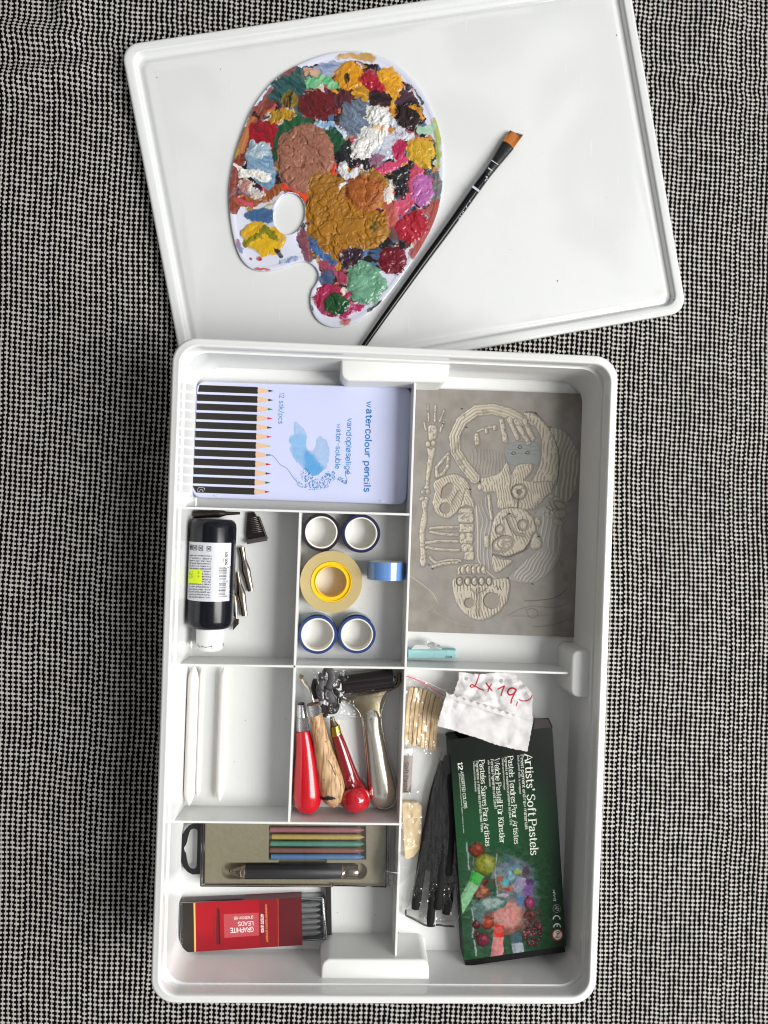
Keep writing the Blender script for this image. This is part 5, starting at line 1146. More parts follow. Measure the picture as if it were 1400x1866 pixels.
pol = mat('polished_steel', (190, 180, 166), .16, metal=1.0)
seg(490, 1032, 80, 80, mat('black_barrel', (42, 42, 44), .5, bump=.1, bscale=500), 'barrel'); seg(466, 492, 76, 80, pol, 'tip_ring'); seg(424, 467, 52, 66, pol, 'tip_cone', 10); seg(404, 425, 28, 34, pol, 'tip_nozzle'); seg(398, 405, 14, 16, mat('graphite', (50, 50, 54), .4, metal=.3), 'lead_point')
seg(1032, 1052, 76, 72, pol, 'collar_ring', 8); seg(1052, 1062, 62, 62, pol, 'collar_neck'); seg(1062, 1128, 70, 70, mat('satin_steel', (170, 160, 148), .28, metal=1.0), 'push_button')
# ------------------------------------------------------------------ graphite leads in a clear box with red sleeve (2.593x enlargement)
tb = lambda x, y: (260+x/2.5926, 1590+y/2.5926)
gb = thing('graphite_lead_box', 'clear plastic box of graphite leads in a red, maroon and black card sleeve, upside down', 'lead box', 465, 1685, 0)
ZG = 10.5
cq = [tb(163, 141), tb(858, 116), tb(874, 322), tb(170, 372)]
cpoly = roundpoly(pxpoly(cq, 9.8), 3.2, 5); v, f = loft([ring3(inset(cpoly, .4), .3), ring3(cpoly, .8), ring3(cpoly, 9.2), ring3(inset(cpoly, .6), 9.8)]); mesh('clear_box', v, f, film('box_clear', .05, .14, (232, 234, 236), 0), gb, 50)
mb = MB()
for off, z, r in ((.5, 9.6, .28), (.7, .6, .3), (1.9, 9.7, .18)):
    p = inset(cpoly, off); pts = [(x, y, z) for x, y in p]; pts.append(pts[0]); v, f = tube(pts, r, 6, caps=False); mb.add(v, f)
mb.build('box_rim', mat('clear_edge', (150, 152, 154), .15, coat=.6), gb, True)
sq = [tb(240, 141), tb(750, 118), tb(756, 343), tb(250, 375)]
sq_all = [tb(188, 146), tb(750, 118), tb(756, 343), tb(190, 378)]
spoly = pxpoly(sq_all, ZG)
cvs = Canvas(sq_all, ZG, .55, (150, 8, 26), (260, 1590, 2.5926))
def cp(p, c, soft=.6, a=1.0): cvs.paint(('p', p), c, soft, a)
cvs.C *= 1; cvs.paint(('e', 400, 210, 260, 90, 0), (172, 10, 28), 40, .8)
cp([(120, 0), (240, 0), (249, 500), (120, 500)], (44, 36, 30)); cp([(238, 0), (246, 0), (254, 500), (246, 500)], (240, 180, 96))
cp([(548, 0), (640, 0), (644, 500), (553, 500)], (134, 14, 28)); cp([(638, 0), (800, 0), (800, 500), (642, 500)], (92, 18, 24)); cp([(637, 0), (639.4, 0), (643, 500), (640.6, 500)], (200, 80, 60))
cp([(382, 197), (547, 190), (549, 297), (385, 309)], (186, 74, 82))
cp([(348, 172), (352, 163), (360, 172), (366, 330), (366, 340), (346, 340)], (110, 12, 24)); cp([(356, 172), (362, 176), (367, 338), (360, 338)], (50, 12, 16)); cp([(584, 150), (586, 150), (592, 330), (590, 330)], (226, 120, 60))
o_ = cvs.build('card_sleeve', mat('sleeve_print', (200, 0, 0), .35, vcol=True, coat=.15), gb)
dn = mat('sleeve_side', (112, 30, 40), .4); v, f = loft([ring3(spoly, .12), ring3(spoly, ZG-.02)], True, False); mesh('sleeve_side', v, f, dn, gb)
pw = mat('sleeve_white', (236, 222, 218), .5); py_ = mat('sleeve_gold', (230, 150, 90), .5)
text('GRAPHITE', *tb(523, 258), *tb(415, 263), 8.0, ZG, pw, gb, weight=1.3); text('LEADS', *tb(522, 231), *tb(451, 234), 7.0, ZG, pw, gb, weight=1.3); text('gradation 6B', *tb(522, 207), *tb(432, 210), 5.2, ZG, pw, gb, weight=1.0)
text("ARTISTS' LEADS", *tb(558, 196), *tb(561, 283), 4.6, ZG, pw, gb, weight=1.7, track=1.0); text('Authentic quality product', *tb(579, 149), *tb(584, 326), 3.0, ZG, py_, gb, weight=1.0)
text('120 mm | 5.6 mm', *tb(333, 210), *tb(336, 300), 2.6, ZG, mat('print_dark', (46, 46, 50), .5), gb, weight=1.0)
def sidef(a, b, l):     # the sleeve side that faces the camera
    A = P(*tb(188, 146), ZG)[:2]; B = P(*tb(750, 118), ZG)[:2]; d = (B-A)/np.linalg.norm(B-A); nn = np.array([-d[1], d[0]])
    lo, hi = 0., ZG
    for _ in range(24):
        z = (lo+hi)/2; p = P(a, b, z)[:2]; s = (p-A)@nn
        if s > 0: lo, hi = z, hi
        else: lo, hi = lo, z
        if s > 0: pass
    z = (lo+hi)/2; p = P(a, b, z); q = p[:2]-nn*((p[:2]-A)@nn-.08-l)
    return (q[0], q[1], z)
for i in range(6):
    yl0 = 149+27.2*i; a = P(*tb(560, yl0+8), 4.6); b_ = P(*tb(818, yl0-1.5-i*.4), 4.6); c = P(*tb(840, yl0-2.5-i*.4), 4.6); r = 12.4/2.5926/PPM(4.6)
    v, f = tube([tuple(a), tuple(b_), tuple(c)], [r, r, r*.35], 18)
    o = mesh('graphite_lead', v, f, mat('graphite_grey', (128, 128, 126), .4), None, 50)
    nm = ['topmost', 'second from the top', 'third from the top', 'fourth from the top', 'fifth from the top', 'lowest'][i]
    tag(o, 'grey graphite lead in the clear end of the box, %s of six' % nm, 'lead', 'graphite leads in the box')
fo_ = pxpoly([tb(545, 128), tb(846, 118), tb(852, 310), tb(550, 330)], .6); v, f = slab(fo_, .35, .7, 0); mesh('foam_bed', v, f, mat('foam_dark', (74, 72, 70), .8), gb)
sp_ = pxpoly([(594.5, 1617.5), (603.5, 1617.5), (605, 1704.5), (596, 1705)], 9); v, f = slab(roundpoly(sp_, .6, 2), .05, 9, .4); o = mesh('plastic_strip', v, f, mat('strip_black', (30, 24, 26), .45), None, False); tag(o, 'narrow black plastic strip standing beside the graphite lead box', 'plastic strip')
# ------------------------------------------------------------------ carved lino plate (3.11x enlargement)
t5 = lambda x, y: (730+x/3.1098, 640+y/3.1098)
ZL = 4.2
lino = thing('lino_plate', 'grey brown linoleum plate carved with skull, bones, hair and a grimacing face', 'lino plate', 905, 935, 0)
lq = [t5(90, 209), t5(1046, 242), t5(1006, 1622), t5(40, 1588)]
cv = Canvas(lq, ZL, .62, (130, 125, 117), (730, 640, 3.1098))
cv.C *= (1+.22*(fbm(cv.X/60, cv.Y/60, 5)[..., None]-.5)*2)
cool = ss(fbm(cv.X/160+3, cv.Y/160, 2), .45, .7)[..., None]*.25; cv.C = cv.C*(1-cool)+np.array(alb((140, 138, 140)))*cool
cream = (172, 163, 147); sh_seed = 4.4; depth = -1.5
nn1 = fbm(cv.X/14, cv.Y/14, 3)-.5
def carve(sh, ang=None, depth=-.8, col=cream, dark=True, pitch=16, edge=4, amt=1.):
    d = sdf(cv.X, cv.Y, sh)+edge*nn1*2
    m = ss(d, -1.2, 1.6)*amt
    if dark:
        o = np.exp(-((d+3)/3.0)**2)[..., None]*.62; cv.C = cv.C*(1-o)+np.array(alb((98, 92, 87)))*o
    if ang is not None:
        a = math.radians(ang); w = (cv.X*math.sin(a)-cv.Y*math.cos(a))/(pitch*.95)+.8*(fbm(cv.X/90, cv.Y/60, 2)-.5)*2; rd = .5+.5*np.cos(w*2*math.pi)
        tooth = (rd**4)*ss(fbm(cv.X/22+sh_seed, cv.Y/22, 3), .28, .50)*1.1
    else: tooth = ss(fbm(cv.X/16, cv.Y/10, 2), .5, .75)
    c = np.array(alb(col))*(1-.36*tooth[..., None]); mm = m[..., None]
    cv.C = cv.C*(1-mm)+c*mm; prof = depth*np.clip(np.minimum(1, d/7)*.7+.3, 0, 1)*(1-.6*tooth)
    cv.H = cv.H*(1-m)+prof*m
def uncut(sh, amt=1., c=(132, 123, 113), edge=3, outline=True):
    d = sdf(cv.X, cv.Y, sh)+edge*nn1*2; m = ss(d, -1.2, 1.6)*amt
    cv.C = cv.C*(1-m[..., None])+np.array(alb(c))*(1+.1*nn1[..., None])*m[..., None]; cv.H = cv.H*(1-m)
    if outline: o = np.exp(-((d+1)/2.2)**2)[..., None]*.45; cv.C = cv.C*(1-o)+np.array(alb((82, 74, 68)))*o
def lines(region, ang, pitch, col=(176, 168, 158), amt=.8, depth=-.5, duty=.45, wob=.9):
    d = sdf(cv.X, cv.Y, region); a = math.radians(ang); w = (cv.X*math.sin(a)-cv.Y*math.cos(a))/pitch+wob*(fbm(cv.X/120+2, cv.Y/120, 2)-.5)*2
    t_ = ss(.5+.5*np.cos(w*2*math.pi), 1-duty, 1-duty+.25)*ss(d, 0, 6)*amt; tt = t_[..., None]
    cv.C = cv.C*(1-tt)+np.array(alb(col))*tt; cv.H = np.minimum(cv.H, depth*t_)
def curve(pts, w, col=(96, 86, 78), amt=.8, depth=-.4):
    d = s_chain(cv.X, cv.Y, [tuple(p) for p in spline(pts, 4)], w); m = ss(d, -1, 1)*amt; cv.C = cv.C*(1-m[..., None])+np.array(alb(col))*m[..., None]; cv.H = np.minimum(cv.H, depth*m)
# outer hair with fine light cuts
hair1 = PL((850,435),(930,455),(990,540),(1015,640),(1000,740),(960,840),(900,850),(870,800),(895,700),(890,600),(870,520))
uncut(hair1, .5, (146, 140, 132)); lines(hair1, 100, 24, (184, 178, 166), .75)
hair2 = PL((760,930),(800,880),(880,900),(915,1000),(915,1120),(865,1230),(780,1300),(700,1312),(610,1288),(680,1210),(760,1140),(800,1080),(770,1010))
uncut(hair2, .5, (148, 144, 138)); lines(PL((640,1270),(720,1170),(800,1130),(900,1150),(850,1240),(770,1300),(700,1306)), 120, 20, (182, 176, 166), .7); lines(PL((800,900),(900,930),(915,1050),(900,1150),(820,1110),(800,1060),(770,1000)), 95, 26, (182, 176, 166), .6)
lines(PL((400,560),(560,560),(600,620),(560,690),(470,700),(400,650)), 88, 19, (104, 94, 84), .5, -.2, .3); lines(PL((420,900),(500,820),(520,960),(520,1180),(490,1250),(450,1180),(440,1020)), 88, 22, (150, 142, 134), .5, -.3, .35)
uncut(PL((600,530),(770,520),(780,640),(740,640),(650,650),(600,620)), .7, (120, 128, 124)); lines(PL((610,530),(770,525),(770,590),(610,600)), 4, 22, (96, 104, 102), .5, -.2, .2)
for p in ((636, 578), (672, 543), (715, 575)): curve([(p[0]-12, p[1]), (p[0]-2, p[1]-9), (p[0]+12, p[1]-1), (p[0], p[1]+8), (p[0]-12, p[1])], 3.5, (30, 28, 28), .9)
# arm swinging round, its fingers
curve([(700,345),(760,350),(830,430),(880,520),(900,620),(885,760)], 5, (60, 52, 48), .7)
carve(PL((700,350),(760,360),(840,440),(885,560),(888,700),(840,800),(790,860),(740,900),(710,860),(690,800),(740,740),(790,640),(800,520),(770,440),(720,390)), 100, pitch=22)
carve(C(58, (420,720),(365,655),(312,570),(305,480),(345,395),(425,338),(520,328),(610,352),(690,395)), 0, pitch=999); 
d_ = s_chain(cv.X, cv.Y, [(420,720),(365,655),(312,570),(305,480),(345,395),(425,338),(520,328),(610,352),(690,395)], 58)
st_ = (.5+.5*np.cos((29-d_)/29*2*math.pi*1.6))**3*ss(d_, 2, 5); cv.C *= (1-.25*st_[..., None]); cv.H = cv.H*(1-.6*st_)
for a, b_, w in (((570, 395), (592, 505), 26), ((612, 385), (660, 492), 24), ((650, 395), (722, 518), 25), ((700, 395), (748, 495), 25), ((730, 400), (745, 412), 18)): carve(C(w, a, b_), None, pitch=14)
carve(C(26, (430,478),(432,520)), None); carve(C(10, (436,455),(480,435),(528,428)), None); carve(C(16, (482,440),(484,458)), None); carve(C(20, (530,430),(532,438)), None)
# hand and arm bones
for a, b_, w in (((157, 302), (157, 335), 8), ((157, 352), (160, 395), 9), ((198, 308), (197, 340), 10), ((196, 352), (195, 396), 12), ((246, 334), (238, 360), 7), ((234, 366), (222, 398), 9), ((134, 405), (144, 445), 9), ((244, 404), (238, 425), 9), ((230, 432), (225, 456), 9)): carve(C(w, a, b_), None, edge=2)
carve(PL((160,430),(180,420),(206,432),(204,480),(182,505),(160,495)), None); carve(E(156, 526, 13, 14), None, edge=2); carve(E(186, 521, 13, 14), None, edge=2)
carve(PL((152,550),(172,556),(196,548),(186,600),(166,700),(160,760),(164,778),(134,778),(142,760),(148,680),(158,600)), None); carve(E(130, 797, 13, 13), None, edge=2); carve(E(154, 797, 13, 13), None, edge=2)
carve(E(122, 836, 14, 13), None, edge=2); carve(E(148, 838, 12, 13), None, edge=2); carve(PL((120,850),(152,850),(146,900),(150,960),(136,1040),(140,1140),(146,1200),(130,1222),(112,1200),(116,1130),(108,1060),(112,980),(126,910)), None)
# lozenge, hip bone, spine and ribs
for seg_ in (((270, 582), (268, 650)), ((268, 650), (242, 690)), ((242, 690), (206, 712)), ((206, 712), (202, 660)), ((202, 660), (270, 582))): carve(C(16, *seg_), None, edge=2)
carve(PL((186,745),(240,715),(300,697),(350,715),(386,760),(392,820),(350,870),(300,930),(255,945),(205,920),(182,860),(195,800)), 60, pitch=14)
uncut(E(262, 790, 27, 48, 32)); uncut(E(252, 888, 32, 30)); uncut(C(22, (300,860),(330,800)), .6)
carve(PL((370,780),(400,830),(420,880),(380,872),(340,880),(350,850)), 60)
for x, y, rx, ry in ((368, 908, 40, 15), (369, 946, 44, 24), (373, 1003, 40, 23), (373, 1062, 38, 28), (378, 1116, 33, 20), (388, 1160, 28, 20)): carve(PL((x-rx, y), (x-rx*.8, y-ry), (x+rx*.8, y-ry), (x+rx, y), (x+rx*.8, y+ry), (x-rx*.8, y+ry)), None)
for pts in ([(170,1004),(250,998),(325,998)], [(170,1024),(250,1038),(325,1040)], [(145,1085),(230,1076),(322,1078)], [(145,1112),(230,1124),(330,1128)], [(168,1168),(200,1198),(270,1184),(338,1188)], [(182,1222),(240,1205),(320,1198)]): carve(('c', [tuple(p) for p in spline(pts, 3)], 14), None, edge=2)
curve([(428,880),(436,1000),(438,1100),(440,1180),(480,1240),(540,1290)], 8, (172, 162, 148), .8)
# laughing skull, upside down
carve(PL((322,1262),(330,1220),(380,1205),(440,1208),(478,1240),(478,1262),(440,1255),(330,1265)), None)
for x in (350, 381, 412, 442, 468): uncut(E(x, 1240, 16, 25)); carve(E(x, 1238, 11, 20), None, edge=1, dark=False)
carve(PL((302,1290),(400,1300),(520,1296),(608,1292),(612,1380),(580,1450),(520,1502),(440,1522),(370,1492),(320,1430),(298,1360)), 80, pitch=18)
for x in (334, 379, 418, 457, 500): uncut(E(x, 1303, 20, 26), c=(96, 86, 78)); carve(E(x, 1304, 13, 20), None, edge=1, dark=False)
uncut(E(388, 1426, 30, 27)); uncut(E(514, 1414, 47, 46)); uncut(C(7, (432,1345),(432,1500)), .6); uncut(C(7, (446,1345),(446,1500)), .6); uncut(C(8, (400,1350),(440,1380),(490,1345)), .6)
curve([(530,1340),(545,1330),(548,1352),(560,1334),(566,1352)], 4, (60, 52, 48), .8)
# chest, breast and the grimacing face
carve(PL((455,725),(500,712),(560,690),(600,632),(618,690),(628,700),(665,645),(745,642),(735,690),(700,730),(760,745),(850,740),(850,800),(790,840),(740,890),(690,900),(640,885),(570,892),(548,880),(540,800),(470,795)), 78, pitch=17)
uncut(C(7, (628,690),(622,770),(650,860)), .6); uncut(E(671, 797, 48, 46), .9, (110, 100, 92)); carve(E(671, 797, 37, 36), None, dark=False); uncut(E(671, 797, 15, 15), 1, (110, 100, 92))
uncut(C(10, (668,840),(664,890)), .8, (90, 80, 74)); carve(C(17, (498,822),(505,880),(514,950)), None); carve(E(448, 770, 13, 17), None, edge=2); curve([(440,740),(452,728),(462,742)], 4)
carve(PL((540,930),(590,895),(650,890),(710,905),(750,950),(768,1010),(740,1045),(722,1110),(650,1150),(580,1158),(515,1120),(510,1050),(520,990)), 70, pitch=18)
uncut(E(563, 1010, 28, 30)); carve(E(563, 1008, 17, 19), None, dark=False); uncut(E(694, 985, 33, 32)); carve(E(696, 985, 20, 21), None, dark=False)
uncut(C(16, (605,945),(625,1000),(655,1035),(700,1045)), .9); uncut(C(12, (580,950),(620,925),(650,940)), .8); uncut(E(580, 1092, 66, 46, -20)); carve(E(580, 1094, 52, 32, -20), None, dark=False); uncut(E(572, 1090, 24, 28, 0), .8); carve(E(570, 1090, 17, 21), None, dark=False)
uncut(C(9, (520,1150),(600,1170),(700,1130),(750,1060)), .8, (80, 70, 64)); carve(PL((520,1160),(570,1180),(630,1188),(580,1235),(545,1255),(525,1230)), 70)
carve(PL((770,1030),(798,1080),(785,1115),(735,1112),(745,1060)), 50); carve(E(776, 965, 17, 24), None); carve(E(486, 1078, 14, 34), None)
for x, y, rx, ry, r in ((902, 872, 34, 17, 25), (905, 922, 34, 22, 0), (890, 968, 30, 17, 20), (850, 822, 15, 10, 0), (882, 836, 22, 10, 10), (832, 930, 24, 14, 25), (846, 890, 20, 10, 20)): uncut(E(x, y, rx, ry, r), .8, (158, 148, 136))
for pts in ([(838,850),(850,872),(862,905)], [(866,850),(880,880),(892,900)], [(820,884),(846,900),(838,930)]): curve(pts, 4, (84, 74, 68), .7)
for pts, c, w in (([(698,1415),(770,1412),(860,1400),(910,1375),(942,1345)], (70, 62, 58), 4), ([(600,1500),(660,1465),(740,1445),(850,1452),(905,1445),(958,1420)], (108, 98, 90), 4), ([(750,1560),(820,1556),(900,1540),(945,1520)], (96, 86, 80), 4), ([(620,1500),(760,1500),(860,1490),(930,1465)], (118, 108, 98), 3),
                  ([(710,1475),(722,1500),(745,1512),(770,1495),(770,1470),(740,1458),(712,1466),(710,1475)], (96, 88, 82), 4), ([(58,1275),(120,1320),(180,1370),(208,1422)], (186, 176, 160), 3), ([(190,1470),(250,1510),(330,1545),(480,1558),(600,1552),(700,1550)], (150, 142, 130), 3), ([(135,1475),(170,1490),(220,1420),(150,1470)], (150, 142, 130), 2), ([(1000,560),(1018,640),(1000,760),(930,870)], (170, 160, 146), 3)): curve(pts, w, c, .75, -.2)
for x, y in ((765, 350), (846, 428), (345, 325), (370, 430), (450, 740), (392, 782), (160, 1210), (180, 1232), (780, 1050), (605, 1284), (745, 1318), (610, 918), (240, 410)): curve([(x-3, y), (x+3, y+2)], 8, (34, 30, 30), .9, 0)
for x, y, rx, ry in ((935, 1283, 16, 26), (912, 1205, 10, 14), (937, 1055, 8, 6)): cv.paint(E(x, y, rx, ry), (108, 100, 92), 4, .5)
cv.build('carved_surface', mat('linoleum', (134, 125, 115), .45, vcol=True, spec=.35, bump=.08, bscale=700), lino, True)
lp = pxpoly(lq, ZL); v, f = loft([ring3(lp, .3), ring3(lp, ZL-.01)], True, False); mesh('plate_edge', v, f, mat('lino_edge', (120, 98, 76), .8), lino)
# ------------------------------------------------------------------ turquoise pastel stick in torn paper
t = thing('pastel_stick', 'turquoise pastel stick in a torn clear and grey paper sleeve numbered 028', 'pastel stick', 787, 1195, 0)
qz = 9.5; q = [t5(44, 1692), t5(316, 1694), t5(318, 1742), t5(42, 1742)]
pl = pxpoly(q, qz); v, f = slab(pl, .2, qz, .7); tq_ = mat('turquoise_wrap', (146, 196, 196), .45, var=.10, bscale=130, bump=.3)
mesh('stick_body', v, f, tq_, t, False)
v, f = slab(inset(pl, -.25), 1.0, 4.0, .2); mesh('sleeve_band', v, f, mat('turquoise_deep', (110, 176, 180), .35, coat=.3), t, False)
text('028', *t5(256, 1737), *t5(290, 1738), 3.4, qz, mat('print_dark', (46, 46, 50), .5), t, weight=1.3)
for pts, hh, c in (([(60,1690),(86,1664),(130,1668),(150,1640),(190,1650),(215,1664),(232,1690)], 11.5, (198, 200, 196)), ([(150,1690),(160,1660),(205,1655),(236,1680),(230,1692)], 12.6, (166, 172, 172))):
    P_ = [t5(*p) for p in pts]; cx_ = sum(p[0] for p in P_)/len(P_); cy2 = sum(p[1] for p in P_)/len(P_)
    V_ = [tuple(P(cx_, cy2, hh+1.2))]+[tuple(P(x, y, hh+random.uniform(-2.4, .6))) for x, y in spline(P_, 3)]; n = len(V_)-1
    mesh('torn_paper', V_, [(0, i, i+1) for i in range(1, n)]+[(0, n, 1)], mat('torn_%d' % c[0], c, .6, bump=.6, bscale=200), t, False)
# ------------------------------------------------------------------ bag of wooden sticks (10.97x enlargement)
tC = lambda x, y: (725+x/10.973, 1230+y/10.973)
wd = mat('pale_wood', (246, 220, 176), .6, var=.10, bscale=260, stretch=(4, .25, 1), bump=.3)
tops = [(285, 255), (380, 262), (465, 275), (555, 300), (640, 345), (720, 390), (800, 430), (868, 470)]
mids = [(215, 640), (300, 660), (385, 690), (462, 700), (548, 740), (632, 770), (712, 800), (780, 850)]
bots = [(168, 1385), (240, 1405), (325, 1420), (420, 1400), (495, 1455), (572, 1475), (655, 1500), (735, 1515)]
ordn = ['leftmost', 'second from the left', 'third from the left', 'fourth from the left', 'fifth from the left', 'sixth from the left', 'seventh from the left', 'rightmost']
bag = thing('zip_bag', 'small clear zip bag with a pink zip line holding eight pale wooden sticks', 'plastic bag', 773, 1310, 0)
for i, (a, m_, b_) in enumerate(zip(tops, mids, bots)):
    pts = spline([tC(*a), tC((a[0]*.45+m_[0]*.55), (a[1]*.5+m_[1]*.5)), tC(*m_), tC((m_[0]+b_[0])/2-2, (m_[1]+b_[1])/2), tC(*b_)], 4); z0 = 2.2+.5*(i % 3); rs = []
    w = 3.35
    for k, (x, y) in enumerate(pts):
        p = P(x, y, z0+2); tn = P(*pts[min(k+1, len(pts)-1)], 0)-P(*pts[max(k-1, 0)], 0); tn = tn/np.linalg.norm(tn); s_ = np.array([tn[1], -tn[0]]); ww = w/2*(.7 if k == 0 else 1)
        rs.append([(p[0]-s_[0]*ww, p[1]-s_[1]*ww, z0-1.6), (p[0]+s_[0]*ww, p[1]+s_[1]*ww, z0-1.6), (p[0]+s_[0]*ww, p[1]+s_[1]*ww, z0+1.6), (p[0]+s_[0]*(ww-.3), p[1]+s_[1]*(ww-.3), z0+2), (p[0]-s_[0]*(ww-.3), p[1]-s_[1]*(ww-.3), z0+2), (p[0]-s_[0]*ww, p[1]-s_[1]*ww, z0+1.6)])
    v, f = loft(rs); o = mesh('wooden_stick', v, f, wd, None, False); tag(o, 'pale wooden stick in the zip bag, %s of the eight' % ordn[i], 'wooden stick', 'wooden sticks in the zip bag')
crumple([tC(150, -10), tC(1010, 330), tC(820, 1640), tC(110, 1470)], 6.6, 1.2, 15, film('clear_bag', .13, .10, (254, 254, 254), .25, 60), bag, 'bag_film', 50, 5)
mb = MB(); pp = [tC(150, 20), tC(330, 75), tC(560, 190), tC(760, 320), tC(930, 415)]
v, f = tube([tuple(P(x, y, 8.6)) for x, y in spline(pp, 6)], .42, 8); mesh('zip_line', v, f, mat('zip_pink', (226, 84, 110), .4), bag, True)
v, f = tube([tuple(P(x, y+3.2, 8.4)) for x, y in spline([tC(330, 20), tC(560, 100), tC(800, 215), tC(990, 300)], 6)], .3, 8); mesh('zip_line', v, f, mat('zip_clear', (236, 236, 240), .2, coat=.5), bag, True)
# ------------------------------------------------------------------ torn "Soft Pastel" wrapper (5.333x enlargement)
tD = lambda x, y: (700+x/5.3333, 1360+y/5.3333)
t = thing('pastel_wrapper', 'empty grey paper wrapper printed Soft Pastel with a torn white top', 'wrapper', *tD(230, 240), 0)
n_ = 24; V_ = []; C_ = []
for i in range(n_):
    for j in range(7):
        u = j/6; y = 20+432*i/(n_-1); xl = 192-.05*(y-20); xr = 284-.05*(y-20); x = xl+(xr-xl)*u
        V_.append(tuple(P(*tD(x, y), 6.4-1.6*abs(2*u-1)**2+random.uniform(-.06, .06))))
        C_.append(alb((226, 224, 222)) if y < 82+10*math.sin(j*1.7) else tuple(np.array(alb((132, 122, 116)))*random.uniform(.9, 1.1)))
idx = np.arange(n_*7).reshape(n_, 7); F_ = np.stack([idx[:-1, :-1], idx[1:, :-1], idx[1:, 1:], idx[:-1, 1:]], -1).reshape(-1, 4)
mesh('wrapper_paper', V_, F_, mat('wrapper', (140, 130, 124), .5, vcol=True, bump=.3, bscale=200), t, True, cols=np.array(C_))
text('Soft Pastel', *tD(202, 158), *tD(192, 440), 7.2, 6.6, mat('print_brown', (60, 44, 38), .5), t, style='serif', weight=1.1)
# ------------------------------------------------------------------ wooden block in a clear bag
t = thing('wooden_block', 'thin pale wooden block wrapped in clear film against the long divider', 'wooden block', *tD(270, 800), 0)
p_ = pxpoly([tD(*q) for q in ((176, 545), (335, 548), (366, 580), (366, 930), (350, 1000), (290, 1075), (235, 1100), (205, 1090), (186, 800))], 6); v, f = slab(roundpoly(p_, .8, 3), .6, 6, .5); mesh('block_wood', v, f, mat('pale_wood_block', (248, 224, 180), .55, var=.06, bscale=200, stretch=(4, .3, 1), bump=.2), t, False)
w2 = thing('clear_bag', 'crumpled clear plastic bag around the wooden block, its corner folded over the divider', 'plastic bag', *tD(250, 900), 0)
fl2 = film('clear_bag_strong', .14, .14, (246, 247, 248), .3, 60)
def tri_film(pts, zs, amp, name, par, m=fl2, nsub=18, seed=0):
    qf = quad_uv([tD(*p) for p in pts]); V_ = []
    for j in range(nsub):
        for i in range(nsub):
            u = i/(nsub-1); v_ = j/(nsub-1); x, y = qf(u, v_); z = (zs[0]*(1-u)+zs[1]*u)*(1-v_)+(zs[3]*(1-u)+zs[2]*u)*v_+amp*(float(ridge(np.array(x/7+seed), np.array(y/11+seed), 2))-.5)
            V_.append(tuple(P(x, y, z)))
    idx = np.arange(nsub*nsub).reshape(nsub, nsub); F_ = np.stack([idx[:-1, :-1], idx[1:, :-1], idx[1:, 1:], idx[:-1, 1:]], -1).reshape(-1, 4)
    mesh(name, V_, F_, m, par, True)
tri_film([(175, 500), (350, 370), (440, 640), (172, 760)], [8, 8.5, 6, 8], 1.2, 'bag_film', w2, seed=1); tri_film([(172, 762), (440, 642), (372, 960), (160, 1000)], [8, 6.2, 7, 10], 1.0, 'bag_film', w2, seed=3)
tri_film([(150, 1030), (372, 962), (330, 1180), (140, 1352)], [34.5, 8, 5, 30], 1.6, 'bag_film', w2, seed=5); tri_film([(148, 1028), (139, 1352), (0, 1330), (22, 1190)], [34.8, 33.6, 22, 26], 1.4, 'bag_fold', w2, seed=7)
v, f = tube([tuple(P(*tD(*p), z)) for p, z in (((18, 1212), 27), ((80, 1225), 31), ((140, 1232), 34.6))], .35, 6); mesh('bag_crease', v, f, mat('zip_clear', (236, 236, 240), .2, coat=.5), w2, True)
# ------------------------------------------------------------------ charcoal sticks in a clear sleeve
char = mat('charcoal', (20, 19, 19), .7, spec=.2, bump=.5, bscale=120, stretch=(3, .3, 1), var=.2)
sticks = [([(585, 150), (500, 420), (400, 950), (303, 1580)], 94, 7, 'flat charcoal stick lying furthest left in the sleeve, its end clearly visible'), ([(610, 190), (560, 600), (500, 1100), (448, 1745)], 78, 8.5, 'long charcoal stick reaching the bottom seam of the clear sleeve'),
          ([(625, 320), (590, 800), (556, 1200), (522, 1580)], 92, 10, 'charcoal stick in the middle under the sparkling wrinkles of the sleeve'), ([(650, 560), (662, 900), (645, 1300), (602, 1625)], 100, 8, 'charcoal stick nearest the green pastel box'), ([(622, 90), (560, 380), (500, 740), (440, 1200)], 78, 8, 'charcoal stick lying second from the left, squeezed against the furthest left one'), ([(640, 260), (650, 600), (655, 900), (625, 1250)], 90, 11, 'short charcoal stick on top of the pile against the green box')]
for pts, w, z, lb in sticks:
    path = spline([tD(*p) for p in pts], 6); path = [tuple(P(x, y, z)) for x, y in path]; r = w/2/5.3333/PPM(z); rad = [r*.82]+[r*random.uniform(.94, 1.05) for _ in path[1:-1]]+[r*.8]
    v, f = tube(path, rad, 20, flat=.7); o = mesh('charcoal_stick', v, f, char, None, 60); tag(o, lb, 'charcoal stick', 'charcoal sticks in the clear sleeve')
sl = thing('clear_sleeve', 'long clear plastic sleeve full of black charcoal sticks, with a dark sealed bottom seam', 'plastic sleeve', *tD(500, 1000), 0)
fl3 = film('sleeve_film', .22, .16, (222, 222, 220), .12, 50)
tri_film([(540, 40), (640, 60), (690, 900), (395, 860)], [12, 13, 13.5, 12], .5, 'sleeve_film', sl, fl3, 30, 9); tri_film([(395, 862), (690, 902), (735, 1330), (285, 1320)], [12, 13.5, 13, 11], .6, 'sleeve_film', sl, fl3, 30, 11)
tri_film([(285, 1322), (735, 1332), (690, 1750), (212, 1630)], [11, 13, 9, 6], 2.6, 'sleeve_film', sl, film('sleeve_film_wrinkled', .16, .16, (232, 232, 230), .3, 90), 40, 13)
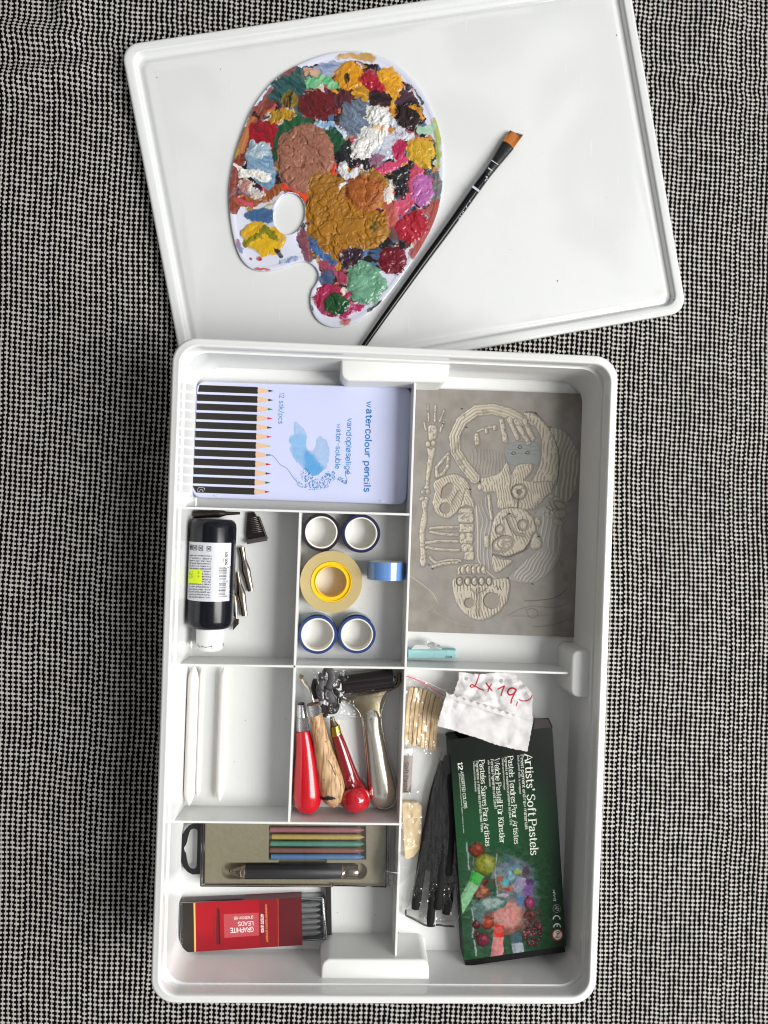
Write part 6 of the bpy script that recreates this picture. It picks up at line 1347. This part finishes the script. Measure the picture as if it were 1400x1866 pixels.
v, f = tube([tuple(P(*tD(*p), 6)) for p in spline([(212, 1590), (216, 1640), (270, 1668), (330, 1700), (400, 1738), (470, 1748), (520, 1735), (600, 1746), (684, 1750)], 5)], .95, 10, flat=.5); mesh('sealed_seam', v, f, mat('seam_dark', (62, 60, 60), .25, coat=.4, bump=.5, bscale=200), sl, True)
for pts in ([(560, 60), (535, 150), (545, 200), (470, 620), (395, 900), (300, 1330), (216, 1600)], [(700, 1330), (735, 1500), (730, 1640), (684, 1750)], [(500, 1595), (500, 1745)]):
    v, f = tube([tuple(P(*tD(*p), 9)) for p in spline(pts, 4)], .28, 6); mesh('sleeve_fold', v, f, mat('zip_clear', (236, 236, 240), .2, coat=.5) if len(pts) < 7 else mat('fold_grey', (120, 118, 114), .25, coat=.5), sl, True)
# ------------------------------------------------------------------ box of soft pastels (3.415x enlargement)
tE = lambda x, y: (700+x/3.4146, 1480+y/3.4146)
ZB = 22.0
pb = thing('pastel_box', 'dark green card box of soft pastels with white lettering and a still life print', 'pastel box', 930, 1540, 0)
bq = [(819.4, 1348), (1006.7, 1325), (1032.2, 1723.5), (846.5, 1750)]
bp_ = pxpoly(bq, ZB)
cv = Canvas(bq, ZB, .5, (30, 66, 40), (700, 1480, 3.4146))
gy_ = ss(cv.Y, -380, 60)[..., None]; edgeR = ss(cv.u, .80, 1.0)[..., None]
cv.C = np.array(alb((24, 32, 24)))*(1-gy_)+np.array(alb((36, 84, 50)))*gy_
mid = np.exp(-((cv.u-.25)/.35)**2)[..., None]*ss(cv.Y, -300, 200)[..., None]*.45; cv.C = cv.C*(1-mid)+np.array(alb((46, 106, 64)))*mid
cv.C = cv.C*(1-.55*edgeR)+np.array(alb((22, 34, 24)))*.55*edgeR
pa = cv.paint
# hazy ground of the still life
pa(PL((520,280),(700,240),(840,300),(940,420),(960,600),(980,760),(900,850),(780,880),(600,880),(500,780),(520,600),(500,430)), (58, 92, 70), 40, .8, 30, 60, 1, .4)
pa(PL((700,330),(850,300),(930,400),(940,560),(850,620),(740,560),(690,440)), (130, 140, 160), 30, .65, 30, 40, 2, .5); pa(E(760, 640, 160, 110), (160, 120, 110), 30, .5, 20, 40, 3)
for x, y, rx, ry, c, r in ((830,370,26,18,(170,190,80),10),(760,290,30,26,(60,110,110),0),(720,300,18,22,(90,120,90),0),(880,370,22,40,(90,60,80),0),(750,435,24,28,(90,190,200),-30),(718,415,18,22,(190,100,50),0),(725,470,20,20,(150,120,50),0),(775,480,26,16,(180,70,60),0),(800,470,16,22,(200,140,110),0),(895,480,30,50,(150,100,180),10),(850,550,24,36,(90,140,190),0),(840,450,30,50,(170,170,200),20),(800,345,40,14,(110,160,180),-20),(905,430,26,20,(90,50,110),0),(790,400,18,30,(140,190,200),0),(690,430,16,30,(100,60,50),0),(740,520,30,18,(190,180,190),-15),(870,430,16,20,(200,160,200),0)):
    pa(('e', x, y, rx, ry, r), c, 6, .8, 8, 14, x, .3)
for p, c, w in (([(516,190),(520,260),(528,360)], (190,205,200), 7), ([(555,220),(556,330)], (120,150,130), 6), ([(700,260),(690,350),(698,440),(710,520)], (170,190,180), 7), ([(560,800),(572,870),(575,890)], (190,200,196), 10), ([(548,600),(556,700),(550,780)], (190,196,196), 8), ([(740,240),(700,260),(720,230)], (90,70,60), 4)): pa(('c', [tuple(q) for q in spline(p, 4)], w), c, 4, .8)
def ball(x, y, rx, ry, c, hl, rot=0, crown=None):
    pa(('e', x, y, rx, ry, rot), tuple(int(q*.62) for q in c), 3, 1, 4, 16, x); pa(('e', x+rx*.12, y-ry*.10, rx*.84, ry*.84, rot), c, rx*.22, .9, 4, 14, y, .35); pa(('e', x+rx*.3, y-ry*.25, rx*.3, ry*.28, rot), hl, rx*.2, .7, 3, 10, x)
    if crown: pa(('p', [(x+crown[0]-7, y+crown[1]+9), (x+crown[0]-9, y+crown[1]-9), (x+crown[0]-2, y+crown[1]-2), (x+crown[0]+4, y+crown[1]-12), (x+crown[0]+8, y+crown[1]-2), (x+crown[0]+7, y+crown[1]+9)]), tuple(int(q*.5) for q in c), 2, .9)
ball(575, 235, 48, 46, (140, 58, 40), (190, 100, 70), 0, (-8, -46)); ball(626, 326, 66, 66, (150, 156, 50), (206, 206, 100)); ball(618, 432, 26, 26, (110, 50, 40), (170, 90, 60), 0, (14, 0)); ball(604, 500, 50, 48, (150, 84, 66), (214, 160, 70), 0, (-16, 40))
pa(E(762, 662, 102, 102), (150, 96, 86), 4, 1, 3); pa(E(770, 640, 88, 84), (212, 150, 136), 14, .95, 3, 30, 1, .15); pa(E(776, 646, 50, 48), (232, 150, 150), 22, .7)
pa(PL((575,570),(610,540),(670,520),(730,528),(760,540),(758,578),(720,600),(660,622),(610,615)), (96, 124, 120), 3); pa(PL((610,560),(660,535),(715,540),(745,556),(715,580),(650,600)), (166, 190, 182), 10, .9, 6, 16, 2, .3)
ball(640, 690, 42, 40, (176, 72, 50), (220, 120, 80), 0, (36, -30)); ball(614, 795, 40, 42, (130, 50, 70), (190, 110, 130)); ball(572, 700, 24, 32, (100, 26, 40), (190, 100, 110)); ball(575, 760, 22, 20, (90, 40, 40), (170, 120, 110))
pa(PL((545,570),(575,560),(620,610),(630,680),(600,690),(560,640)), (110, 140, 140), 8, .7, 12, 14, 3, .5); ball(902, 565, 34, 40, (166, 66, 110), (214, 120, 160), 0, (-10, -38)); ball(905, 642, 36, 38, (120, 60, 50), (180, 110, 90), 0, (8, 4))
rs_ = np.random.RandomState(4)
for i in range(70):
    a = rs_.rand()*6.28; r = rs_.rand()**.6; x = 920+62*r*math.cos(a); y = 745+85*r*math.sin(a); c = [(120, 30, 50), (90, 26, 40), (150, 50, 70), (110, 70, 60), (190, 90, 110)][rs_.randint(5)]
    pa(('e', x, y, 10, 10, 0), tuple(int(q*.6) for q in c), 2, .9); pa(('e', x+1, y-1, 6.5, 6.5, 0), c, 2, .9); pa(('e', x+3, y-3, 2, 2, 0), (220, 190, 190), 1, .8)
for i in range(60):
    x = rs_.uniform(880, 985); y = rs_.uniform(590, 700); pa(('e', x, y, 7, 7, 0), [(90, 60, 60), (60, 70, 50), (120, 80, 80)][rs_.randint(3)], 3, .6)
def stick(top, body, c1, c2):
    pa(('p', body), c2, 2); pa(('p', top), c1, 1.2)
    b_ = np.array(body, float); pa(('p', [tuple(b_[0]), tuple(b_[0]*.72+b_[1]*.28), tuple(b_[3]*.72+b_[2]*.28), tuple(b_[3])]), tuple(int(q*.84) for q in c2), 5, .7)
stick([(550,358),(622,398),(588,462),(528,428)], [(530,428),(588,462),(490,628),(478,520)], (70, 182, 78), (150, 208, 156)); pa(('p', [(550,358),(556,380),(540,440),(526,430)]), (46, 130, 56), 3, .6)
stick([(684,700),(746,702),(743,776),(678,774)], [(678,776),(743,777),(738,912),(664,912)], (226, 62, 50), (232, 150, 150)); stick([(780,756),(850,746),(861,806),(792,822)], [(792,822),(861,806),(876,888),(806,898)], (84, 112, 124), (186, 200, 208))
stp = 1/3.4146*2; reg = ss(cv.Y, 120, 200)
di = (5.0*(fbm(cv.X/26+5, cv.Y/26, 3)-.5)*2*reg).astype(int); dj = (5.0*(fbm(cv.X/26, cv.Y/26+11, 3)-.5)*2*reg).astype(int)
ii = np.arange(cv.nv)[:, None]; jj = np.arange(cv.nu)[None, :]; cv.C = cv.C[np.clip(ii+di, 0, cv.nv-1), np.clip(jj+dj, 0, cv.nu-1)]
cv.C *= (1+reg*.38*(fbm(cv.X/16+3, cv.Y/16, 4)-.5)*2)[..., None]
gl = (reg*ss(fbm(cv.X/40+9, cv.Y/24, 4), .56, .68)*.30*np.exp(-(((cv.X-700)/220)**2+((cv.Y-560)/260)**2)))[..., None]; cv.C = cv.C*(1-gl)+np.array(alb((190, 200, 196)))*gl
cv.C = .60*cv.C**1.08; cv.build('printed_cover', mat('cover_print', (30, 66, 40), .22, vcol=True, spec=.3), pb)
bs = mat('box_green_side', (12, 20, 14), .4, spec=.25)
# sleeve walls (open at the top end), then the black drawer inside, pushed out at the lower end
b4 = np.array([P2(*c, ZB) for c in bq]); e_ = (b4[3]-b4[0])/np.linalg.norm(b4[3]-b4[0]); sdv = (b4[1]-b4[0])/np.linalg.norm(b4[1]-b4[0])
def bxwall(a, b_, th, z0, z1, m, name, n_):
    v = [(a[0], a[1], z0), (b_[0], b_[1], z0), (b_[0]+n_[0]*th, b_[1]+n_[1]*th, z0), (a[0]+n_[0]*th, a[1]+n_[1]*th, z0)]; v += [(x, y, z1) for x, y, _ in v]
    mesh(name, v, [(3, 2, 1, 0), (4, 5, 6, 7), (0, 1, 5, 4), (1, 2, 6, 5), (2, 3, 7, 6), (3, 0, 4, 7)], m, pb)
bxwall(b4[0], b4[3], .6, 1.0, ZB-.02, bs, 'box_side', sdv); bxwall(b4[1], b4[2], .6, 1.0, ZB-.02, bs, 'box_side', -sdv)
mesh('box_base', [(*b4[0], .5), (*b4[1], .5), (*b4[2], .5), (*b4[3], .5), (*b4[0], 1.0), (*b4[1], 1.0), (*b4[2], 1.0), (*b4[3], 1.0)], [(0, 3, 2, 1), (4, 5, 6, 7), (0, 1, 5, 4), (1, 2, 6, 5), (2, 3, 7, 6), (3, 0, 4, 7)], bs, pb)
dr = np.array([b4[0]+e_*6+sdv*1.2, b4[1]+e_*6-sdv*1.2, b4[2]+e_*6.4-sdv*.8, b4[3]+e_*6.4+sdv*.8])
blkc = mat('black_card', (12, 11, 11), .35, spec=.25); poly_ = ccw(dr); v, f = slab(poly_, 1.2, 20.6, .3); mesh('black_drawer', v, f, blkc, pb, False)
# open flap at the top end
fl_ = [(811, 1336), (819.8, 1347.5), (829, 1346.6), (822, 1333)]; 
fp = [b4[1], b4[1]-e_*7.2-sdv*2.2, b4[1]-e_*8.0-sdv*14.5, b4[1]-sdv*17.5]
mesh('open_flap', [(*fp[0], ZB-.1), (*fp[1], ZB-3), (*fp[2], ZB-4), (*fp[3], ZB-.1), (*(fp[0]-sdv*.2), ZB-.6), (*fp[1], ZB-3.5), (*fp[2], ZB-4.5), (*fp[3], ZB-.7)], [(0, 1, 2, 3), (7, 6, 5, 4), (0, 4, 5, 1), (1, 5, 6, 2), (2, 6, 7, 3), (3, 7, 4, 0)], mat('card_inside', (70, 66, 62), .7), pb)
v, f = tube([(*(fp[0]+e_*.2), ZB), (*fp[1], ZB-2.8), (*fp[2], ZB-3.8), (*fp[3], ZB)], .45, 6); mesh('flap_edge', v, f, bs, pb, True)
fp = [b4[0], b4[0]-e_*3.4-sdv*3.2, b4[0]-e_*5.2+sdv*4, b4[0]+sdv*8]
mesh('open_flap', [(*fp[0], ZB-.1), (*fp[1], ZB-5), (*fp[2], ZB-4), (*fp[3], ZB-.1), (*fp[0], ZB-.5), (*fp[1], ZB-5.4), (*fp[2], ZB-4.4), (*fp[3], ZB-.5)], [(0, 1, 2, 3), (7, 6, 5, 4), (0, 4, 5, 1), (1, 5, 6, 2), (2, 6, 7, 3), (3, 7, 4, 0)], bs, pb)
bw = mat('print_cream', (222, 228, 214), .4)
def tx(s, a, b_, cap, w=1.0, st='serif'):
    if cap < 6.5: st = 'sans'; w *= .8
    text(s, *a, *b_, cap, ZB, bw, pb, style=st, weight=w)
tx("Artists' Soft Pastels", (956.5, 1375), (967.5, 1558), 13.6, 1.2); tx('Finest pigment and raw materials', (948.6, 1376), (957.4, 1511), 5.6, .95); tx('Each pastel stick is wrapped', (943.2, 1377), (947, 1446), 3.3, .8)
tx('Pastels Tendres Pour Artistes', (925.8, 1379), (937.6, 1538), 9.2, 1.0); tx('Pigments et mati\u00e6res premieres les plus fins'.replace('\u00e6', 'e'), (919.6, 1380), (929.6, 1503), 4.2, .9); tx('Chaque pastel est envelopp'+'e', (914.8, 1381), (918.6, 1439), 3.0, .8)
tx('Weiche Pastell F\u00fcr K\u00fcnstler', (900.9, 1383), (911.6, 1537), 9.2, 1.0); tx('Feinste Pigmente und Stoff', (894.2, 1384), (901, 1474), 4.8, .95); tx('Jeder Pastell ist einzeln', (889, 1384), (892, 1433), 3.0, .8)
tx('Pasteles Suaves Para Artistas', (873.7, 1386), (885.2, 1542), 9.2, 1.0); tx('Pigmentos y materias primas mas finas', (867.2, 1387), (877, 1516), 4.6, .95); tx('Cada pastel esta embalado', (862.4, 1387), (866, 1443), 3.0, .8)
tx('12', (834.6, 1390), (835.6, 1403), 8, 1.6); tx('ASSORTED COLORS', (839.2, 1406), (846, 1473), 5.4, 1.1)
tx('couleurs assorties | assortierte farben | colores surtidos', (836.2, 1409), (844.6, 1518), 2.0, .8, 'sans')
text('MPV-12', 1007.6, 1622, 1009.4, 1642, 3.6, ZB, bw, pb, weight=1.0)
mb = MB(); ccx, ccy = 1014.8, 1655.5
strokepx(mb, [(ccx+7*math.cos(a), ccy+7.6*math.sin(a)) for a in np.linspace(0, 6.3, 20)], .6, ZB, False); mb.build('seal_ring', mat('print_grey', (130, 140, 126), .5), pb)
text('AP', 1011.6, 1650.4, 1012, 1660, 7.0, ZB, mat('print_grey2', (190, 196, 184), .5), pb, style='serif', weight=1.1)
mb = MB()
strokepx(mb, [(1014.6+6.2*math.cos(a), 1675.2+6.6*math.sin(a)) for a in np.linspace(math.pi*1.02, math.pi*1.98, 12)], 2.0, ZB, False, .06)
strokepx(mb, [(1015.4+6.2*math.cos(a), 1689.8+6.6*math.sin(a)) for a in np.linspace(math.pi*1.02, math.pi*1.98, 12)], 2.0, ZB, False, .065)
strokepx(mb, [(1015.3, 1684), (1015.6, 1688.6)], 1.8, ZB, False, .07); mb.build('conformity_mark', bw, pb)
rd = mat('print_red', (190, 40, 50), .4); sx0, sy0 = 1016.4, 1703.4
flat('age_sign_disc', [(sx0+9*math.cos(a), sy0+9.6*math.sin(a)) for a in np.linspace(0, 2*math.pi, 25)[:-1]], ZB, bw, pb, .06)
mb = MB(); strokepx(mb, [(sx0+8.8*math.cos(a), sy0+9.6*math.sin(a)) for a in np.linspace(0, 6.3, 26)], 2.0, ZB, False, .09); strokepx(mb, [(sx0-5.8, sy0+7), (sx0+5.8, sy0-7)], 1.6, ZB, False, .10); mb.build('age_sign_ring', rd, pb)
text('0-3', sx0-3, sy0-6, sx0-2.6, sy0+5.6, 5.2, ZB+.03, mat('print_dark', (46, 46, 50), .5), pb, 'age_sign_number', weight=1.2)
# writing on the dark side of the box
def sidep(a, b, l):
    A = b4[0]; nn = np.array([-e_[1], e_[0]]); 
    if nn@sdv > 0: nn = -nn
    lo, hi = 0., ZB
    for _ in range(22):
        z = (lo+hi)/2; p = P(a, b, z)[:2]
        if (p-A)@nn > .05: lo, hi = lo, z
        else: lo, hi = z, hi
    z = (lo+hi)/2; p = P(a, b, z)[:2]; q = p-nn*((p-A)@nn-.05-l); return (q[0], q[1], z)
# ------------------------------------------------------------------ crumpled paper bag with a price
tF = lambda x, y: (700+x/3.6842, 1200+y/3.6842)
pp_ = thing('crumpled_paper', 'crumpled white paper bag with a red handwritten price lying on the green box', 'paper bag', *tF(700, 340), 0)
out_ = [(500,88),(560,96),(640,104),(760,92),(880,100),(900,130),(940,170),(985,215),(1000,250),(998,330),(1003,425),(985,520),(964,628),(860,607),(760,583),(640,540),(520,502),(430,474),(355,455),(375,380),(395,310),(418,236),(430,244),(440,232),(455,246),(470,228),(485,180),(500,140)]
o2 = [tuple(p) for p in out_]
st = .9; pxs = np.arange(794, 976, st); pys = np.arange(1220, 1375, st); X0, Y0 = np.meshgrid(pxs, pys); X = (X0-700)*3.6842; Y = (Y0-1200)*3.6842
d = s_poly(X, Y, o2)+3*(fbm(X/14, Y/14, 2)-.5)*2
wx = X+40*(fbm(X/90, Y/90, 2)-.5)*2; wy = Y+40*(fbm(X/90+5, Y/90, 2)-.5)*2
def facet(x, y, lam, sd):      # crumpled paper: sharp creases between flat facets
    g = np.random.RandomState(sd); h = np.zeros(x.shape)
    for k in range(5):
        a = g.rand()*math.pi; l = lam*g.uniform(.7, 1.5); ph = g.rand()*9; w = 1.1*(fbm(x/(lam*2.2)+ph, y/(lam*2.2)-ph, 2)-.5)
        t_ = (x*math.cos(a)+y*math.sin(a))/l+ph+w; h += (np.abs(t_-np.floor(t_)-.5)*2-.5)*l/lam
    return h/5
rough_ = ss(Y, 420, 250)
Zp = 25.5+facet(X, Y, 150, 3)*(2.4+4.2*rough_)+facet(X, Y, 62, 8)*(.7+1.6*rough_)+ (fbm(X/120, Y/120, 2)-.5)*3
Zp = Zp-.02*np.maximum(0, 240-Y)*0.2+4*np.exp(-((Y-(250+.32*(X-500)))/16)**2)*ss(X, 480, 540)*.35
over = ss(Y, 300, 150); Zp = Zp-5*over+ 1.6*(ss(X+Y*.2, 520, 500)-.5)
Zp = np.maximum(Zp, np.where(Y > 430, 23.2, 12))
idx = np.arange(X.size).reshape(X.shape); q = np.stack([idx[:-1, :-1], idx[1:, :-1], idx[1:, 1:], idx[:-1, 1:]], -1).reshape(-1, 4); kp = (d.ravel()[q] > 0).all(1); q = q[kp]
Cc = np.zeros(X.shape+(3,)); Cc[:] = alb((212, 210, 209)); Cc *= (1+.05*(fbm(X/20, Y/20, 3)[..., None]-.5))
for sh in (E(552, 136, 12, 12), E(785, 152, 12, 16), E(600, 108, 8, 8)): m = ss(sdf(X, Y, sh)+8*(fbm(X/6, Y/6, 2)-.5), -3, 3)[..., None]*.6; Cc = Cc*(1-m)+np.array(alb((90, 88, 90)))*m
redp = np.array(alb((176, 14, 36)))
for pts, w in (([(642,100),(632,130),(618,168),(605,188),(588,192),(578,186),(590,176),(612,184),(640,202),(668,212)], 9), ([(686,166),(702,188),(724,214)], 10), ([(722,172),(706,196),(698,220)], 9), ([(765,206),(790,192),(808,186),(796,212),(786,248)], 10),
               ([(888,210),(866,198),(842,204),(830,226),(842,244),(866,238),(886,214),(874,240),(858,272),(852,298)], 11), ([(896,292),(888,316)], 8), ([(908,276),(930,284),(960,282),(984,268),(996,244)], 8)):
    m = ss(s_chain(X, Y, [tuple(p) for p in spline(pts, 4)], w), -1.5, 1.5)[..., None]; Cc = Cc*(1-m)+redp*m
Vp = np.concatenate([P(X0, Y0, 25.0)[..., :2], Zp[..., None]], -1)
# keep each point on its own sight line height: positions follow the paper itself
Vp = np.stack([P(X0, Y0, 0)[..., k]*(1-Zp/H) for k in (0, 1)]+[Zp], -1).reshape(-1, 3)
us = np.unique(q); rm = np.zeros(X.size, int); rm[us] = np.arange(len(us))
pm_ = mat('bag_paper', (222, 220, 220), .75, vcol=True, bump=.08, bscale=500, spec=.2)
mesh('paper_sheet', Vp[us], rm[q], pm_, pp_, True, cols=Cc.reshape(-1, 3)[us])
# perforated strip folded across
zz_ = []
for k in range(21):
    x = 418+k*24; y = 238+.33*(x-418)-(0 if k % 2 else 16); zz_.append((x, y))
low = [(x, y+22) for x, y in [(418+k*24, 238+.33*k*24) for k in range(21)]][::-1]
V_ = [tuple(P(*tF(x, y), 30.2-abs(i-10)*.12)) for i, (x, y) in enumerate(zz_)]+[tuple(P(*tF(x, y), 29.6-abs(i-10)*.12)) for i, (x, y) in enumerate(low)]
mesh('perforated_edge', V_, [(i, 41-i, 40-i, i+1) for i in range(20)], mat('paper_flap', (212, 210, 209), .75), pp_)
